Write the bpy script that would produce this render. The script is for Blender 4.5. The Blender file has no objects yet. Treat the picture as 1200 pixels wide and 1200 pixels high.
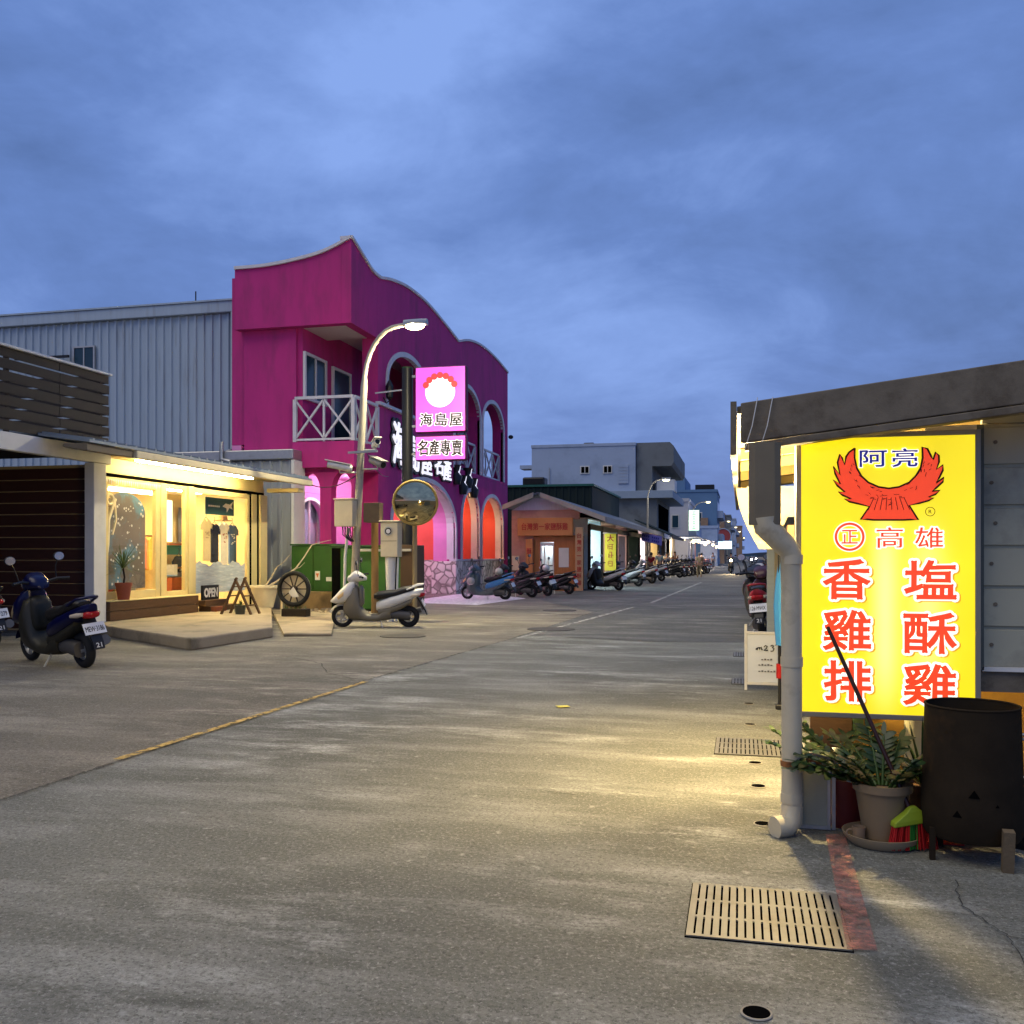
import bpy, bmesh, math, random
from mathutils import Vector, Matrix
random.seed(7)
R = math.radians
sc = bpy.context.scene
COL = sc.collection

# ------------------------------------------------------------------ camera
TH = math.atan(268 / 1109)
cam = bpy.data.cameras.new('camera')
cam_o = bpy.data.objects.new('camera', cam); COL.objects.link(cam_o)
cam.sensor_width = 36; cam.lens = 36 * 1109 / 1200
cam.shift_y = 50 / 1200
cam.clip_end = 6000; cam.clip_start = 0.05
cam_o.location = (0, 0, 1.5)
cam_o.rotation_euler = (R(90), 0, TH)
sc.camera = cam_o

# ------------------------------------------------------------------ exposure
sc.view_settings.view_transform = 'Standard'
sc.view_settings.look = 'None'
sc.view_settings.gamma = 1
sc.view_settings.exposure = 0.5

# ------------------------------------------------------------------ sky
SUN_EL, SUN_AZ = R(58), R(160)
world = bpy.data.worlds.new('World'); sc.world = world; world.use_nodes = True
nt = world.node_tree; N = nt.nodes; Lk = nt.links
bg = N['Background']
sky = N.new('ShaderNodeTexSky'); sky.sky_type = 'NISHITA'; sky.sun_disc = False
sky.sun_elevation = R(1.0); sky.sun_rotation = R(205)
tc = N.new('ShaderNodeTexCoord')
sep = N.new('ShaderNodeSeparateXYZ'); Lk.new(tc.outputs['Generated'], sep.inputs[0])
def wmath(op, a, b=None, clamp=False):
    n = N.new('ShaderNodeMath'); n.operation = op; n.use_clamp = clamp
    for i, v in enumerate((a, b)):
        if v is None: continue
        if isinstance(v, (int, float)): n.inputs[i].default_value = v
        else: Lk.new(v, n.inputs[i])
    return n.outputs[0]
zc = wmath('MAXIMUM', sep.outputs['Z'], 0.0)
den = wmath('ADD', zc, 0.28)
cmb = N.new('ShaderNodeCombineXYZ')
Lk.new(wmath('DIVIDE', sep.outputs['X'], den), cmb.inputs[0])
Lk.new(wmath('DIVIDE', sep.outputs['Y'], den), cmb.inputs[1])
def wnoise(scale, detail, rough, dist, off=(0, 0, 0)):
    m = N.new('ShaderNodeMapping'); m.inputs['Location'].default_value = off
    Lk.new(cmb.outputs[0], m.inputs['Vector'])
    n = N.new('ShaderNodeTexNoise'); n.inputs['Scale'].default_value = scale
    n.inputs['Detail'].default_value = detail; n.inputs['Roughness'].default_value = rough
    n.inputs['Distortion'].default_value = dist
    Lk.new(m.outputs[0], n.inputs['Vector']); return n.outputs['Fac']
n1 = wnoise(0.95, 9, 0.56, 0.55, (5.35, 1.9, 0))
n2 = wnoise(3.0, 8, 0.62, 0.5, (1.3, 2.2, 0))
mixn = wmath('ADD', wmath('MULTIPLY', n1, 0.74), wmath('MULTIPLY', n2, 0.26))
ramp = N.new('ShaderNodeValToRGB'); cr = ramp.color_ramp
cr.elements[0].position = 0.315; cr.elements[0].color = (0.60, 1.13, 2.75, 1)
cr.elements[1].position = 0.615; cr.elements[1].color = (1.95, 3.15, 6.7, 1)
e = cr.elements.new(0.47); e.color = (1.08, 1.92, 4.6, 1)
Lk.new(mixn, ramp.inputs[0])
# paler band low over the horizon
hz = wmath('POWER', wmath('SUBTRACT', 1.0, zc, True), 9.0)
mh = N.new('ShaderNodeMixRGB'); mh.inputs[2].default_value = (1.55, 2.25, 4.85, 1)
Lk.new(wmath('MULTIPLY', hz, 0.55), mh.inputs[0]); Lk.new(ramp.outputs[0], mh.inputs[1])
ms = N.new('ShaderNodeMixRGB'); ms.inputs[0].default_value = 0.12
Lk.new(mh.outputs[0], ms.inputs[1]); Lk.new(sky.outputs[0], ms.inputs[2])
Lk.new(ms.outputs[0], bg.inputs['Color'])
bg.inputs['Strength'].default_value = 0.10

# soft overcast dusk light
sun = bpy.data.lights.new('sun', 'SUN'); sun.energy = 1.2; sun.angle = R(50); sun.color = (1.0, 0.87, 0.62)
sun_o = bpy.data.objects.new('sun', sun); COL.objects.link(sun_o)
sun_o.rotation_euler = (R(30), 0, R(-42)); sun_o.location = (0, 0, 30)

def lamp(kind, loc, power, color=(1, 1, 1), size=0.1, rot=None, spot=None, sy=None, parent=None):
    d = bpy.data.lights.new('light', kind); d.energy = power; d.color = color
    if kind == 'AREA':
        d.size = size
        if sy: d.shape = 'RECTANGLE'; d.size_y = sy
    else: d.shadow_soft_size = size
    if spot: d.spot_size = R(spot); d.spot_blend = 0.6
    o = bpy.data.objects.new('light', d); COL.objects.link(o); o.location = loc
    if rot: o.rotation_euler = rot
    return o

# ------------------------------------------------------------------ materials
MATS = {}
def mat(name, col, rough=0.6, metal=0.0, var=0.25, scale=4.0, bump=0.0, bscale=60.0, dirt=None, dscale=1.5, dmin=0.5, dmax=0.75,
        emit=None, estr=0.0, spec=0.3, alpha_wear=None, stretch=(1, 1, 1), transl=0.0):
    if name in MATS: return MATS[name]
    m = bpy.data.materials.new(name); m.use_nodes = True; MATS[name] = m
    t = m.node_tree; nn = t.nodes; ll = t.links
    b = nn['Principled BSDF']
    b.inputs['Roughness'].default_value = rough; b.inputs['Metallic'].default_value = metal
    b.inputs['Specular IOR Level'].default_value = spec
    co = nn.new('ShaderNodeTexCoord')
    mp = nn.new('ShaderNodeMapping'); mp.inputs['Scale'].default_value = stretch
    ll.new(co.outputs['Object'], mp.inputs['Vector'])
    def noise(s, d=4, r=0.6):
        n = nn.new('ShaderNodeTexNoise'); n.inputs['Scale'].default_value = s
        n.inputs['Detail'].default_value = d; n.inputs['Roughness'].default_value = r
        ll.new(mp.outputs[0], n.inputs['Vector']); return n
    c = (*col, 1)
    if var > 0:
        n = noise(scale)
        mx = nn.new('ShaderNodeMixRGB')
        mx.inputs[1].default_value = tuple(v * (1 - var) for v in col) + (1,)
        mx.inputs[2].default_value = tuple(min(1, v * (1 + var)) for v in col) + (1,)
        ll.new(n.outputs['Fac'], mx.inputs[0]); out = mx.outputs[0]
        if dirt:
            n2 = noise(dscale, 6, 0.65)
            rp = nn.new('ShaderNodeMapRange'); rp.inputs['From Min'].default_value = dmin; rp.inputs['From Max'].default_value = dmax
            ll.new(n2.outputs['Fac'], rp.inputs['Value'])
            m2 = nn.new('ShaderNodeMixRGB'); m2.inputs[2].default_value = (*dirt, 1)
            ll.new(rp.outputs[0], m2.inputs[0]); ll.new(out, m2.inputs[1]); out = m2.outputs[0]
        ll.new(out, b.inputs['Base Color'])
    else:
        b.inputs['Base Color'].default_value = c
    if bump > 0:
        nb = noise(bscale, 4, 0.7)
        bp = nn.new('ShaderNodeBump'); bp.inputs['Strength'].default_value = bump; bp.inputs['Distance'].default_value = 0.02
        ll.new(nb.outputs['Fac'], bp.inputs['Height']); ll.new(bp.outputs[0], b.inputs['Normal'])
    if emit:
        b.inputs['Emission Color'].default_value = (*emit, 1); b.inputs['Emission Strength'].default_value = estr
    om = nn['Material Output']
    if alpha_wear is not None:
        n3 = noise(alpha_wear[0], 8, 0.75)
        rp = nn.new('ShaderNodeMapRange'); rp.inputs['From Min'].default_value = alpha_wear[1]; rp.inputs['From Max'].default_value = alpha_wear[2]
        ll.new(n3.outputs['Fac'], rp.inputs['Value'])
        ll.new(rp.outputs[0], b.inputs['Alpha'])
    if transl > 0:
        tr = nn.new('ShaderNodeBsdfTranslucent'); tr.inputs[0].default_value = c
        mxs = nn.new('ShaderNodeMixShader'); mxs.inputs[0].default_value = transl
        ll.new(b.outputs[0], mxs.inputs[1]); ll.new(tr.outputs[0], mxs.inputs[2]); ll.new(mxs.outputs[0], om.inputs[0])
    return m
def glass(name, tint=(1, 1, 1), refl=0.1, rough=0.02):
    if name in MATS: return MATS[name]
    m = bpy.data.materials.new(name); m.use_nodes = True; MATS[name] = m
    t = m.node_tree; nn = t.nodes; ll = t.links
    nn.remove(nn['Principled BSDF'])
    a = nn.new('ShaderNodeBsdfTransparent'); a.inputs[0].default_value = (*tint, 1)
    g = nn.new('ShaderNodeBsdfGlossy'); g.inputs['Roughness'].default_value = rough
    mx = nn.new('ShaderNodeMixShader')
    fr = nn.new('ShaderNodeLayerWeight'); fr.inputs[0].default_value = 0.5
    pw = nn.new('ShaderNodeMath'); pw.operation = 'POWER'; pw.inputs[1].default_value = 5; ll.new(fr.outputs['Facing'], pw.inputs[0])
    mm = nn.new('ShaderNodeMath'); mm.operation = 'MULTIPLY_ADD'; mm.inputs[1].default_value = 0.7; mm.inputs[2].default_value = refl
    ll.new(pw.outputs[0], mm.inputs[0]); ll.new(mm.outputs[0], mx.inputs[0])
    ll.new(a.outputs[0], mx.inputs[1]); ll.new(g.outputs[0], mx.inputs[2])
    ll.new(mx.outputs[0], nn['Material Output'].inputs[0])
    return m
def emitter(name, col, s):
    if name in MATS: return MATS[name]
    m = bpy.data.materials.new(name); m.use_nodes = True; MATS[name] = m
    b = m.node_tree.nodes['Principled BSDF']
    b.inputs['Base Color'].default_value = tuple(min(1, c * 0.8) for c in col) + (1,)
    b.inputs['Emission Color'].default_value = (*col, 1); b.inputs['Emission Strength'].default_value = s
    b.inputs['Roughness'].default_value = 0.35
    return m

# ------------------------------------------------------------------ mesh helpers
class MB:
    def __init__(s): s.bm = bmesh.new()
    def face(s, pts):
        try: return s.bm.faces.new([s.bm.verts.new(p) for p in pts])
        except ValueError: return None
    def box(s, x0, x1, y0, y1, z0, z1):
        v = [s.bm.verts.new((x, y, z)) for z in (z0, z1) for y in (y0, y1) for x in (x0, x1)]
        for f in ((0, 2, 3, 1), (4, 5, 7, 6), (0, 1, 5, 4), (2, 6, 7, 3), (0, 4, 6, 2), (1, 3, 7, 5)):
            s.bm.faces.new([v[i] for i in f])
        return s
    def obox(s, c, size, rot=(0, 0, 0)):
        from mathutils import Euler
        M = Euler(rot).to_matrix(); c = Vector(c)
        hx, hy, hz = size[0] / 2, size[1] / 2, size[2] / 2
        v = [s.bm.verts.new(c + M @ Vector((x, y, z))) for z in (-hz, hz) for y in (-hy, hy) for x in (-hx, hx)]
        for f in ((0, 2, 3, 1), (4, 5, 7, 6), (0, 1, 5, 4), (2, 6, 7, 3), (0, 4, 6, 2), (1, 3, 7, 5)):
            s.bm.faces.new([v[i] for i in f])
        return s
    def bar(s, p0, p1, w, h=None):
        """rectangular bar from p0 to p1"""
        h = h or w; p0 = Vector(p0); p1 = Vector(p1); d = (p1 - p0).normalized()
        up = Vector((0, 0, 1)) if abs(d.z) < 0.95 else Vector((0, 1, 0))
        a = d.cross(up).normalized() * (w / 2); b = a.cross(d).normalized() * (h / 2)
        s.loft([[p + a + b, p - a + b, p - a - b, p + a - b] for p in (p0, p1)]); return s
    def loft(s, rings, caps=True, closed=True):
        vs = [[s.bm.verts.new(p) for p in r] for r in rings]
        n = len(vs[0])
        for i in range(len(vs) - 1):
            for j in range(n if closed else n - 1):
                k = (j + 1) % n
                s.bm.faces.new([vs[i][j], vs[i][k], vs[i + 1][k], vs[i + 1][j]])
        if caps and closed:
            s.bm.faces.new(vs[0][::-1]); s.bm.faces.new(vs[-1])
        return s
    def cyl(s, p0, p1, r0, r1=None, n=12, caps=True):
        return s.tube([p0, p1], [r0, r1 if r1 is not None else r0], n, caps)
    def tube(s, pts, r, n=8, caps=True):
        pts = [Vector(p) for p in pts]; rings = []
        if not isinstance(r, (list, tuple)): r = [r] * len(pts)
        prev = None
        for i, p in enumerate(pts):
            d = (pts[min(i + 1, len(pts) - 1)] - pts[max(i - 1, 0)]).normalized()
            if prev is None:
                up = Vector((0, 0, 1)) if abs(d.z) < 0.9 else Vector((1, 0, 0))
                a = d.cross(up).normalized()
            else:
                a = (prev - d * prev.dot(d)).normalized()
            prev = a; b = d.cross(a).normalized()
            rings.append([p + (a * math.cos(2 * math.pi * k / n) + b * math.sin(2 * math.pi * k / n)) * r[i] for k in range(n)])
        return s.loft(rings, caps)
    def lathe(s, prof, c=(0, 0, 0), n=24, axis='z', caps=True):
        rings = []
        for (r, h) in prof:
            ring = []
            for k in range(n):
                a = 2 * math.pi * k / n; u, v = r * math.cos(a), r * math.sin(a)
                q = {'z': (u, v, h), 'y': (v, h, u), 'x': (h, u, v)}[axis]
                ring.append((c[0] + q[0], c[1] + q[1], c[2] + q[2]))
            rings.append(ring)
        return s.loft(rings, caps)
    def torus(s, c, R0, r, axis='y', n=28, m=8, squash=1.0):
        rings = []
        for k in range(n):
            a = 2 * math.pi * k / n; ring = []
            for j in range(m):
                b = 2 * math.pi * j / m
                rr = R0 + r * math.cos(b); h = r * squash * math.sin(b)
                q = {'y': (rr * math.cos(a), h, rr * math.sin(a)), 'z': (rr * math.cos(a), rr * math.sin(a), h), 'x': (h, rr * math.cos(a), rr * math.sin(a))}[axis]
                ring.append((c[0] + q[0], c[1] + q[1], c[2] + q[2]))
            rings.append(ring)
        rings.append(rings[0])
        s.loft(rings, caps=False)
        bmesh.ops.remove_doubles(s.bm, verts=s.bm.verts, dist=1e-5); return s
    def prism(s, poly, axis, a0, a1):
        def P(u, v, a): return {'x': (a, u, v), 'y': (u, a, v), 'z': (u, v, a)}[axis]
        f0 = [s.bm.verts.new(P(u, v, a0)) for u, v in poly]; f1 = [s.bm.verts.new(P(u, v, a1)) for u, v in poly]
        n = len(poly)
        A = s.bm.faces.new(f0); B = s.bm.faces.new(f1[::-1])
        for i in range(n):
            k = (i + 1) % n; s.bm.faces.new([f0[k], f0[i], f1[i], f1[k]])
        A.normal_update(); B.normal_update(); bmesh.ops.triangulate(s.bm, faces=[A, B]); return s
    def ball(s, c, r, sx=1, sy=1, sz=1, seg=16):
        M = Matrix.Translation(c) @ Matrix.Diagonal((sx * r, sy * r, sz * r, 1))
        bmesh.ops.create_uvsphere(s.bm, u_segments=seg, v_segments=max(6, seg // 2), radius=1, matrix=M); return s
    def build(s, name, m, parent=None, smooth=None, bevel=0, world=True):
        bmesh.ops.recalc_face_normals(s.bm, faces=s.bm.faces)
        if parent is not None and world:
            off = Vector((0, 0, 0)); p = parent
            while p: off += p.location; p = p.parent
            bmesh.ops.translate(s.bm, verts=s.bm.verts, vec=-off)
        me = bpy.data.meshes.new(name); s.bm.to_mesh(me); s.bm.free()
        o = bpy.data.objects.new(name, me); COL.objects.link(o)
        if m: me.materials.append(m)
        if smooth is not None:
            me.shade_smooth(); me.set_sharp_from_angle(angle=R(smooth))
        if bevel:
            bv = o.modifiers.new('bevel', 'BEVEL'); bv.width = bevel; bv.segments = 2; bv.limit_method = 'ANGLE'; bv.angle_limit = R(40)
        if parent: o.parent = parent
        return o
def thing(name, label, cat, loc=(0, 0, 0), group=None, rz=0):
    o = bpy.data.objects.new(name, None); COL.objects.link(o); o.location = loc; o.rotation_euler = (0, 0, rz)
    o.empty_display_size = 0.2
    o['label'] = label; o['category'] = cat
    if group: o['group'] = group
    return o
def tag(o, label, cat, group=None):
    o['label'] = label; o['category'] = cat
    if group: o['group'] = group
    return o
def struct(o): o['kind'] = 'structure'; return o
def B(name, m, parent, *boxes, bevel=0):
    b = MB()
    for q in boxes: b.box(*q)
    return b.build(name, m, parent, bevel=bevel)
def copy_tree(o, parent=None):
    c = o.copy(); COL.objects.link(c)
    if parent: c.parent = parent
    for ch in list(o.children): copy_tree(ch, c)
    return c

def arch_top(t, t0, t1, spring, apex):
    u = (t - (t0 + t1) / 2) / ((t1 - t0) / 2); u = max(-1, min(1, u))
    return spring + (apex - spring) * math.sqrt(max(0, 1 - u * u))
def arch_wall(mb, axis, t0, t1, zbot, ztop, ops, a0, a1, step=0.12):
    """wall along t with elliptical openings (t0,t1,bottom,spring,apex)"""
    ts = set([t0, t1]); k = t0
    while k < t1: ts.add(round(k, 4)); k += step
    for o in ops:
        n = 20
        for i in range(n + 1):
            ts.add((o[0] + o[1]) / 2 - (o[1] - o[0]) / 2 * math.cos(math.pi * i / n))
    ts = sorted(t for t in ts if t0 - 1e-6 <= t <= t1 + 1e-6)
    tt = [ts[0]]
    for t in ts[1:]:
        if t - tt[-1] > 1e-4: tt.append(t)
    ts = tt
    def P(t, a, z): return (a, t, z) if axis == 'y' else (t, a, z)
    for ta, tb in zip(ts, ts[1:]):
        mid = (ta + tb) / 2
        def ivs(t):
            base = [(zbot, ztop(t))]
            for o in ops:
                if o[0] < mid < o[1]:
                    lo, hi = o[2], arch_top(t, o[0], o[1], o[3], o[4]); nb = []
                    for (p, q) in base:
                        if lo > p + 1e-4: nb.append((p, lo))
                        nb.append((hi, q))
                    base = nb
            return base
        for (pa, qa), (pb, qb) in zip(ivs(ta), ivs(tb)):
            for a in (a0, a1): mb.face([P(ta, a, pa), P(tb, a, pb), P(tb, a, qb), P(ta, a, qa)])
            mb.face([P(ta, a0, pa), P(tb, a0, pb), P(tb, a1, pb), P(ta, a1, pa)])
            mb.face([P(ta, a0, qa), P(tb, a0, qb), P(tb, a1, qb), P(ta, a1, qa)])
    for o in ops:
        for t in (o[0], o[1]):
            mb.face([P(t, a0, o[2]), P(t, a1, o[2]), P(t, a1, o[3]), P(t, a0, o[3])])
    for t in (t0, t1):
        mb.face([P(t, a0, zbot), P(t, a1, zbot), P(t, a1, ztop(t)), P(t, a0, ztop(t))])
    bmesh.ops.remove_doubles(mb.bm, verts=mb.bm.verts, dist=1e-4)
    return mb
def arch_trim(mb, axis, o, w, a0, a1):
    t0, t1, bot, spring, apex = o; c = (t0 + t1) / 2; rx = (t1 - t0) / 2; ry = apex - spring
    inn, out = [(t0, bot)], [(t0 - w, bot)]
    for i in range(25):
        th = math.pi * (1 - i / 24)
        inn.append((c + rx * math.cos(th), spring + ry * math.sin(th)))
        out.append((c + (rx + w) * math.cos(th), spring + (ry + w) * math.sin(th)))
    inn.append((t1, bot)); out.append((t1 + w, bot))
    def P(p, a): return (a, p[0], p[1]) if axis == 'y' else (p[0], a, p[1])
    mb.loft([[P(i, a0), P(q, a0), P(q, a1), P(i, a1)] for i, q in zip(inn, out)])
    return mb
def interp(pts):
    def f(t):
        if t <= pts[0][0]: return pts[0][1]
        for i in range(len(pts) - 1):
            (xa, ya), (xb, yb) = pts[i], pts[i + 1]
            if t <= xb: return ya + (yb - ya) * (t - xa) / (xb - xa)
        return pts[-1][1]
    return f
def smooth_pts(pts, n=6):
    out = []
    for i in range(len(pts) - 1):
        p0 = pts[max(i - 1, 0)]; p1 = pts[i]; p2 = pts[i + 1]; p3 = pts[min(i + 2, len(pts) - 1)]
        for k in range(n):
            u = k / n
            q = []
            for a in range(2):
                q.append(0.5 * (2 * p1[a] + (p2[a] - p0[a]) * u + (2 * p0[a] - 5 * p1[a] + 4 * p2[a] - p3[a]) * u * u + (3 * p1[a] - p0[a] - 3 * p2[a] + p3[a]) * u ** 3))
            out.append(tuple(q))
    out.append(pts[-1]); return out

FACE_NY = (R(90), 0, 0)            # lettering that faces -Y
FACE_PX = (R(90), 0, R(90))        # lettering that faces +X
def text(name, s, m, parent, loc, rot, w, h, bold=0.0, depth=0.006, world=True):
    """lettering fitted to w x h (before thickening); bold = thickening radius as a fraction of the height"""
    c = bpy.data.curves.new('t', 'FONT'); c.body = s; c.size = 1.0; c.resolution_u = 3
    o = bpy.data.objects.new('t', c); COL.objects.link(o)
    me = bpy.data.meshes.new_from_object(o.evaluated_get(bpy.context.evaluated_depsgraph_get()))
    bpy.data.objects.remove(o); bpy.data.curves.remove(c)
    xs = [v.co.x for v in me.vertices]; ys = [v.co.y for v in me.vertices]
    r = bold * h
    sx = (w - 2 * r) / (max(xs) - min(xs)); sy = (h - 2 * r) / max(1e-4, (max(ys) - min(ys)))
    cx, cy = (max(xs) + min(xs)) / 2, (max(ys) + min(ys)) / 2
    bm = bmesh.new(); bm.from_mesh(me); bpy.data.meshes.remove(me)
    for v in bm.verts: v.co = ((v.co.x - cx) * sx, (v.co.y - cy) * sy, 0)
    bmesh.ops.remove_doubles(bm, verts=bm.verts, dist=1e-6)
    nxt = {}
    for e in bm.edges:
        if len(e.link_faces) == 1:
            l = e.link_loops[0]; nxt.setdefault(l.vert, l.link_loop_next.vert)
    loops = []; left = set(nxt)
    while left:
        st_ = left.pop(); lp = [st_.co.copy()]; v = nxt[st_]
        while v in left: left.discard(v); lp.append(v.co.copy()); v = nxt[v]
        if len(lp) > 2: loops.append(lp)
    ex = bmesh.ops.extrude_face_region(bm, geom=bm.faces[:])
    bmesh.ops.translate(bm, verts=[g for g in ex['geom'] if isinstance(g, bmesh.types.BMVert)], vec=(0, 0, depth))
    mb = MB(); mb.bm.free(); mb.bm = bm
    if bold:
        for lp in loops:
            cl = [lp[0]]
            for p in lp[1:]:
                if (p - cl[-1]).length > r * .25: cl.append(p)
            if len(cl) < 3: continue
            n = len(cl)
            # flat rounded band that follows the outline
            rings = []
            for k in range(n + 1):
                a, b_, c_ = cl[(k - 1) % n], cl[k % n], cl[(k + 1) % n]
                d = ((b_ - a).normalized() + (c_ - b_).normalized())
                d = d.normalized() if d.length > 1e-4 else (c_ - b_).normalized()
                q = Vector((-d.y, d.x, 0))
                rings.append([b_ + q * r + Vector((0, 0, depth * .05)), b_ + q * r * .9 + Vector((0, 0, depth * .96)), b_ - q * r * .9 + Vector((0, 0, depth * .96)), b_ - q * r + Vector((0, 0, depth * .05))])
            mb.loft(rings, caps=False)
            for k in range(n):
                a, b_, c_ = cl[(k - 1) % n], cl[k % n], cl[(k + 1) % n]
                if (b_ - a).normalized().dot((c_ - b_).normalized()) < .85:
                    mb.cyl(b_ + Vector((0, 0, depth * .04)), b_ + Vector((0, 0, depth * .94)), r, n=10)
    me = bpy.data.meshes.new(name); bmesh.ops.recalc_face_normals(bm, faces=bm.faces); bm.to_mesh(me); bm.free()
    me.materials.append(m)
    q = bpy.data.objects.new(name, me); COL.objects.link(q)
    q.rotation_euler = rot
    l = Vector(loc)
    if parent:
        q.parent = parent
        if world:
            p = parent
            while p: l = l - p.location; p = p.parent
    q.location = l
    return q
def onY(px, py, Y):
    r = (px - 600) / 1109; c, s = math.cos(TH), math.sin(TH)
    d = Y / (r * s + c); return d * (r * c - s), 1.5 + (650 - py) * d / 1109

# common materials
M_white = mat('white_paint', (0.62, 0.61, 0.57), 0.5, var=0.12, dirt=(0.35, 0.32, 0.26), dmin=0.55, dmax=0.9)
M_cream = mat('cream_paint', (0.62, 0.54, 0.36), 0.55, var=0.12, dirt=(0.4, 0.33, 0.2), dmin=0.55, dmax=0.9)
M_black = mat('black_plastic', (0.012, 0.012, 0.013), 0.4, var=0.2)
M_rubber = mat('rubber', (0.012, 0.012, 0.012), 0.8, var=0.2, bump=0.1)
M_chrome = mat('chrome', (0.6, 0.6, 0.6), 0.2, metal=1, var=0.1)
M_steel = mat('galvanised_steel', (0.42, 0.42, 0.40), 0.45, metal=0.8, var=0.2, scale=12, dirt=(0.2, 0.15, 0.1), dmin=0.6, dmax=0.8)
M_dark = mat('flat_black', (0.003, 0.003, 0.003), 0.9, var=0, spec=0.0)  # flat black for seams, also paints the darkness in pits, holes and vents
M_wood_dark = mat('dark_wood', (0.017, 0.011, 0.0065), 0.6, var=0.45, scale=3, stretch=(2, 1, 12), bump=0.15, bscale=20)
M_wood = mat('brown_wood', (0.10, 0.052, 0.022), 0.6, var=0.4, scale=3, stretch=(2, 2, 12), bump=0.15, bscale=20)
M_wood_or = mat('orange_wood', (0.34, 0.13, 0.035), 0.55, var=0.35, scale=3, stretch=(8, 8, 1), bump=0.1, bscale=20)
M_conc = mat('concrete', (0.30, 0.28, 0.24), 0.85, var=0.25, scale=3, bump=0.35, bscale=40, dirt=(0.12, 0.11, 0.09), dmin=0.5, dmax=0.75)
M_glass = glass('window_glass', refl=0.035)
M_bluegl = mat('blue_window', (0.02, 0.05, 0.075), 0.12, var=0.3, scale=1.5)
M_red_l = mat('red_lens', (0.35, 0.01, 0.012), 0.2, var=0)
M_plate = mat('licence_plate_white', (0.7, 0.7, 0.68), 0.4, var=0.05)
M_skin = mat('skin', (0.42, 0.24, 0.16), 0.6, var=0.1)

# ------------------------------------------------------------------ ground
def ground_mat(name, base, light, dark, warm=None):
    m = bpy.data.materials.new(name); m.use_nodes = True
    t = m.node_tree; nn = t.nodes; ll = t.links; b = nn['Principled BSDF']
    b.inputs['Roughness'].default_value = 0.78; b.inputs['Specular IOR Level'].default_value = 0.35
    co = nn.new('ShaderNodeTexCoord')
    def noise(scale, stretch=(1, 1, 1), d=5, r=0.6, rotz=0.0):
        mp = nn.new('ShaderNodeMapping'); mp.inputs['Scale'].default_value = stretch; mp.inputs['Rotation'].default_value = (0, 0, rotz)
        ll.new(co.outputs['Object'], mp.inputs['Vector'])
        n = nn.new('ShaderNodeTexNoise'); n.inputs['Scale'].default_value = scale; n.inputs['Detail'].default_value = d; n.inputs['Roughness'].default_value = r
        ll.new(mp.outputs[0], n.inputs['Vector']); return n.outputs['Fac']
    def rng(v, a, b2, lo=0.0, hi=1.0):
        r = nn.new('ShaderNodeMapRange'); r.inputs['From Min'].default_value = a; r.inputs['From Max'].default_value = b2
        r.inputs['To Min'].default_value = lo; r.inputs['To Max'].default_value = hi; ll.new(v, r.inputs['Value']); return r.outputs[0]
    def mul(a, b2):
        k = nn.new('ShaderNodeMath'); k.operation = 'MULTIPLY'; ll.new(a, k.inputs[0])
        if isinstance(b2, float): k.inputs[1].default_value = b2
        else: ll.new(b2, k.inputs[1])
        return k.outputs[0]
    def mix(fac, a, bcol):
        x = nn.new('ShaderNodeMixRGB'); ll.new(fac, x.inputs[0])
        if isinstance(a, tuple): x.inputs[1].default_value = (*a, 1)
        else: ll.new(a, x.inputs[1])
        x.inputs[2].default_value = (*bcol, 1); return x.outputs[0]
    c = mix(rng(noise(0.35, d=7, r=0.65), 0.38, 0.66), base, dark)
    c = mix(rng(noise(0.8, (0.5, 1.6, 1), 7, 0.7, 0.2), 0.48, 0.70, 0, 0.55), c, light)
    streak = mul(rng(noise(0.9, (0.75, 2.3, 1), 9, 0.74, 0.35), 0.50, 0.62), rng(noise(0.33, (1, 1, 1), 4), 0.44, 0.60))
    streak = mul(streak, rng(noise(16, (0.6, 1.6, 1), 6, 0.85), 0.32, 0.56))
    c = mix(mul(streak, 1.0), c, tuple(min(1, v * 1.2) for v in light))
    c = mix(rng(noise(0.9, (1, 1, 1), 6, 0.7), 0.58, 0.78, 0, 0.5), c, tuple(v * 0.6 for v in dark))
    c = mix(rng(noise(42, d=5, r=0.9), 0.49, 0.61, 0, 0.8), c, tuple(v * 0.55 for v in dark))
    c = mix(rng(noise(50, d=5, r=0.9, rotz=1.1), 0.54, 0.64, 0, 0.62), c, tuple(min(1, v * 1.15) for v in light))
    c = mix(rng(noise(13, d=4, r=0.7, rotz=.5), 0.60, 0.70, 0, 0.4), c, tuple(min(1, v * 1.1) for v in light))
    c = mix(rng(noise(7, d=6, r=0.8), 0.60, 0.72, 0, 0.55), c, tuple(v * 0.6 for v in dark))
    ll.new(c, b.inputs['Base Color'])
    bp = nn.new('ShaderNodeBump'); bp.inputs['Strength'].default_value = 0.8; bp.inputs['Distance'].default_value = 0.012
    ll.new(noise(48, d=5, r=0.85), bp.inputs['Height']); ll.new(bp.outputs[0], b.inputs['Normal'])
    return m
M_road = ground_mat('worn_concrete_road', (0.160, 0.162, 0.134), (0.44, 0.44, 0.395), (0.085, 0.084, 0.064))
M_apron = ground_mat('roadside_concrete', (0.175, 0.155, 0.115), (0.42, 0.38, 0.295), (0.09, 0.08, 0.058))
M_dirt = mat('bare_earth', (0.19, 0.15, 0.10), 0.95, var=0.4, scale=3, bump=0.6, bscale=25)
def sheet(name, poly, z, m):
    b = MB(); f = b.face([(x, y, z) for x, y in poly]); bmesh.ops.triangulate(b.bm, faces=[f])
    return struct(b.build(name, m))
sheet('ground', [(-3000, -3000), (3000, -3000), (3000, 3000), (-3000, 3000)], -0.012, M_dirt)
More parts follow.
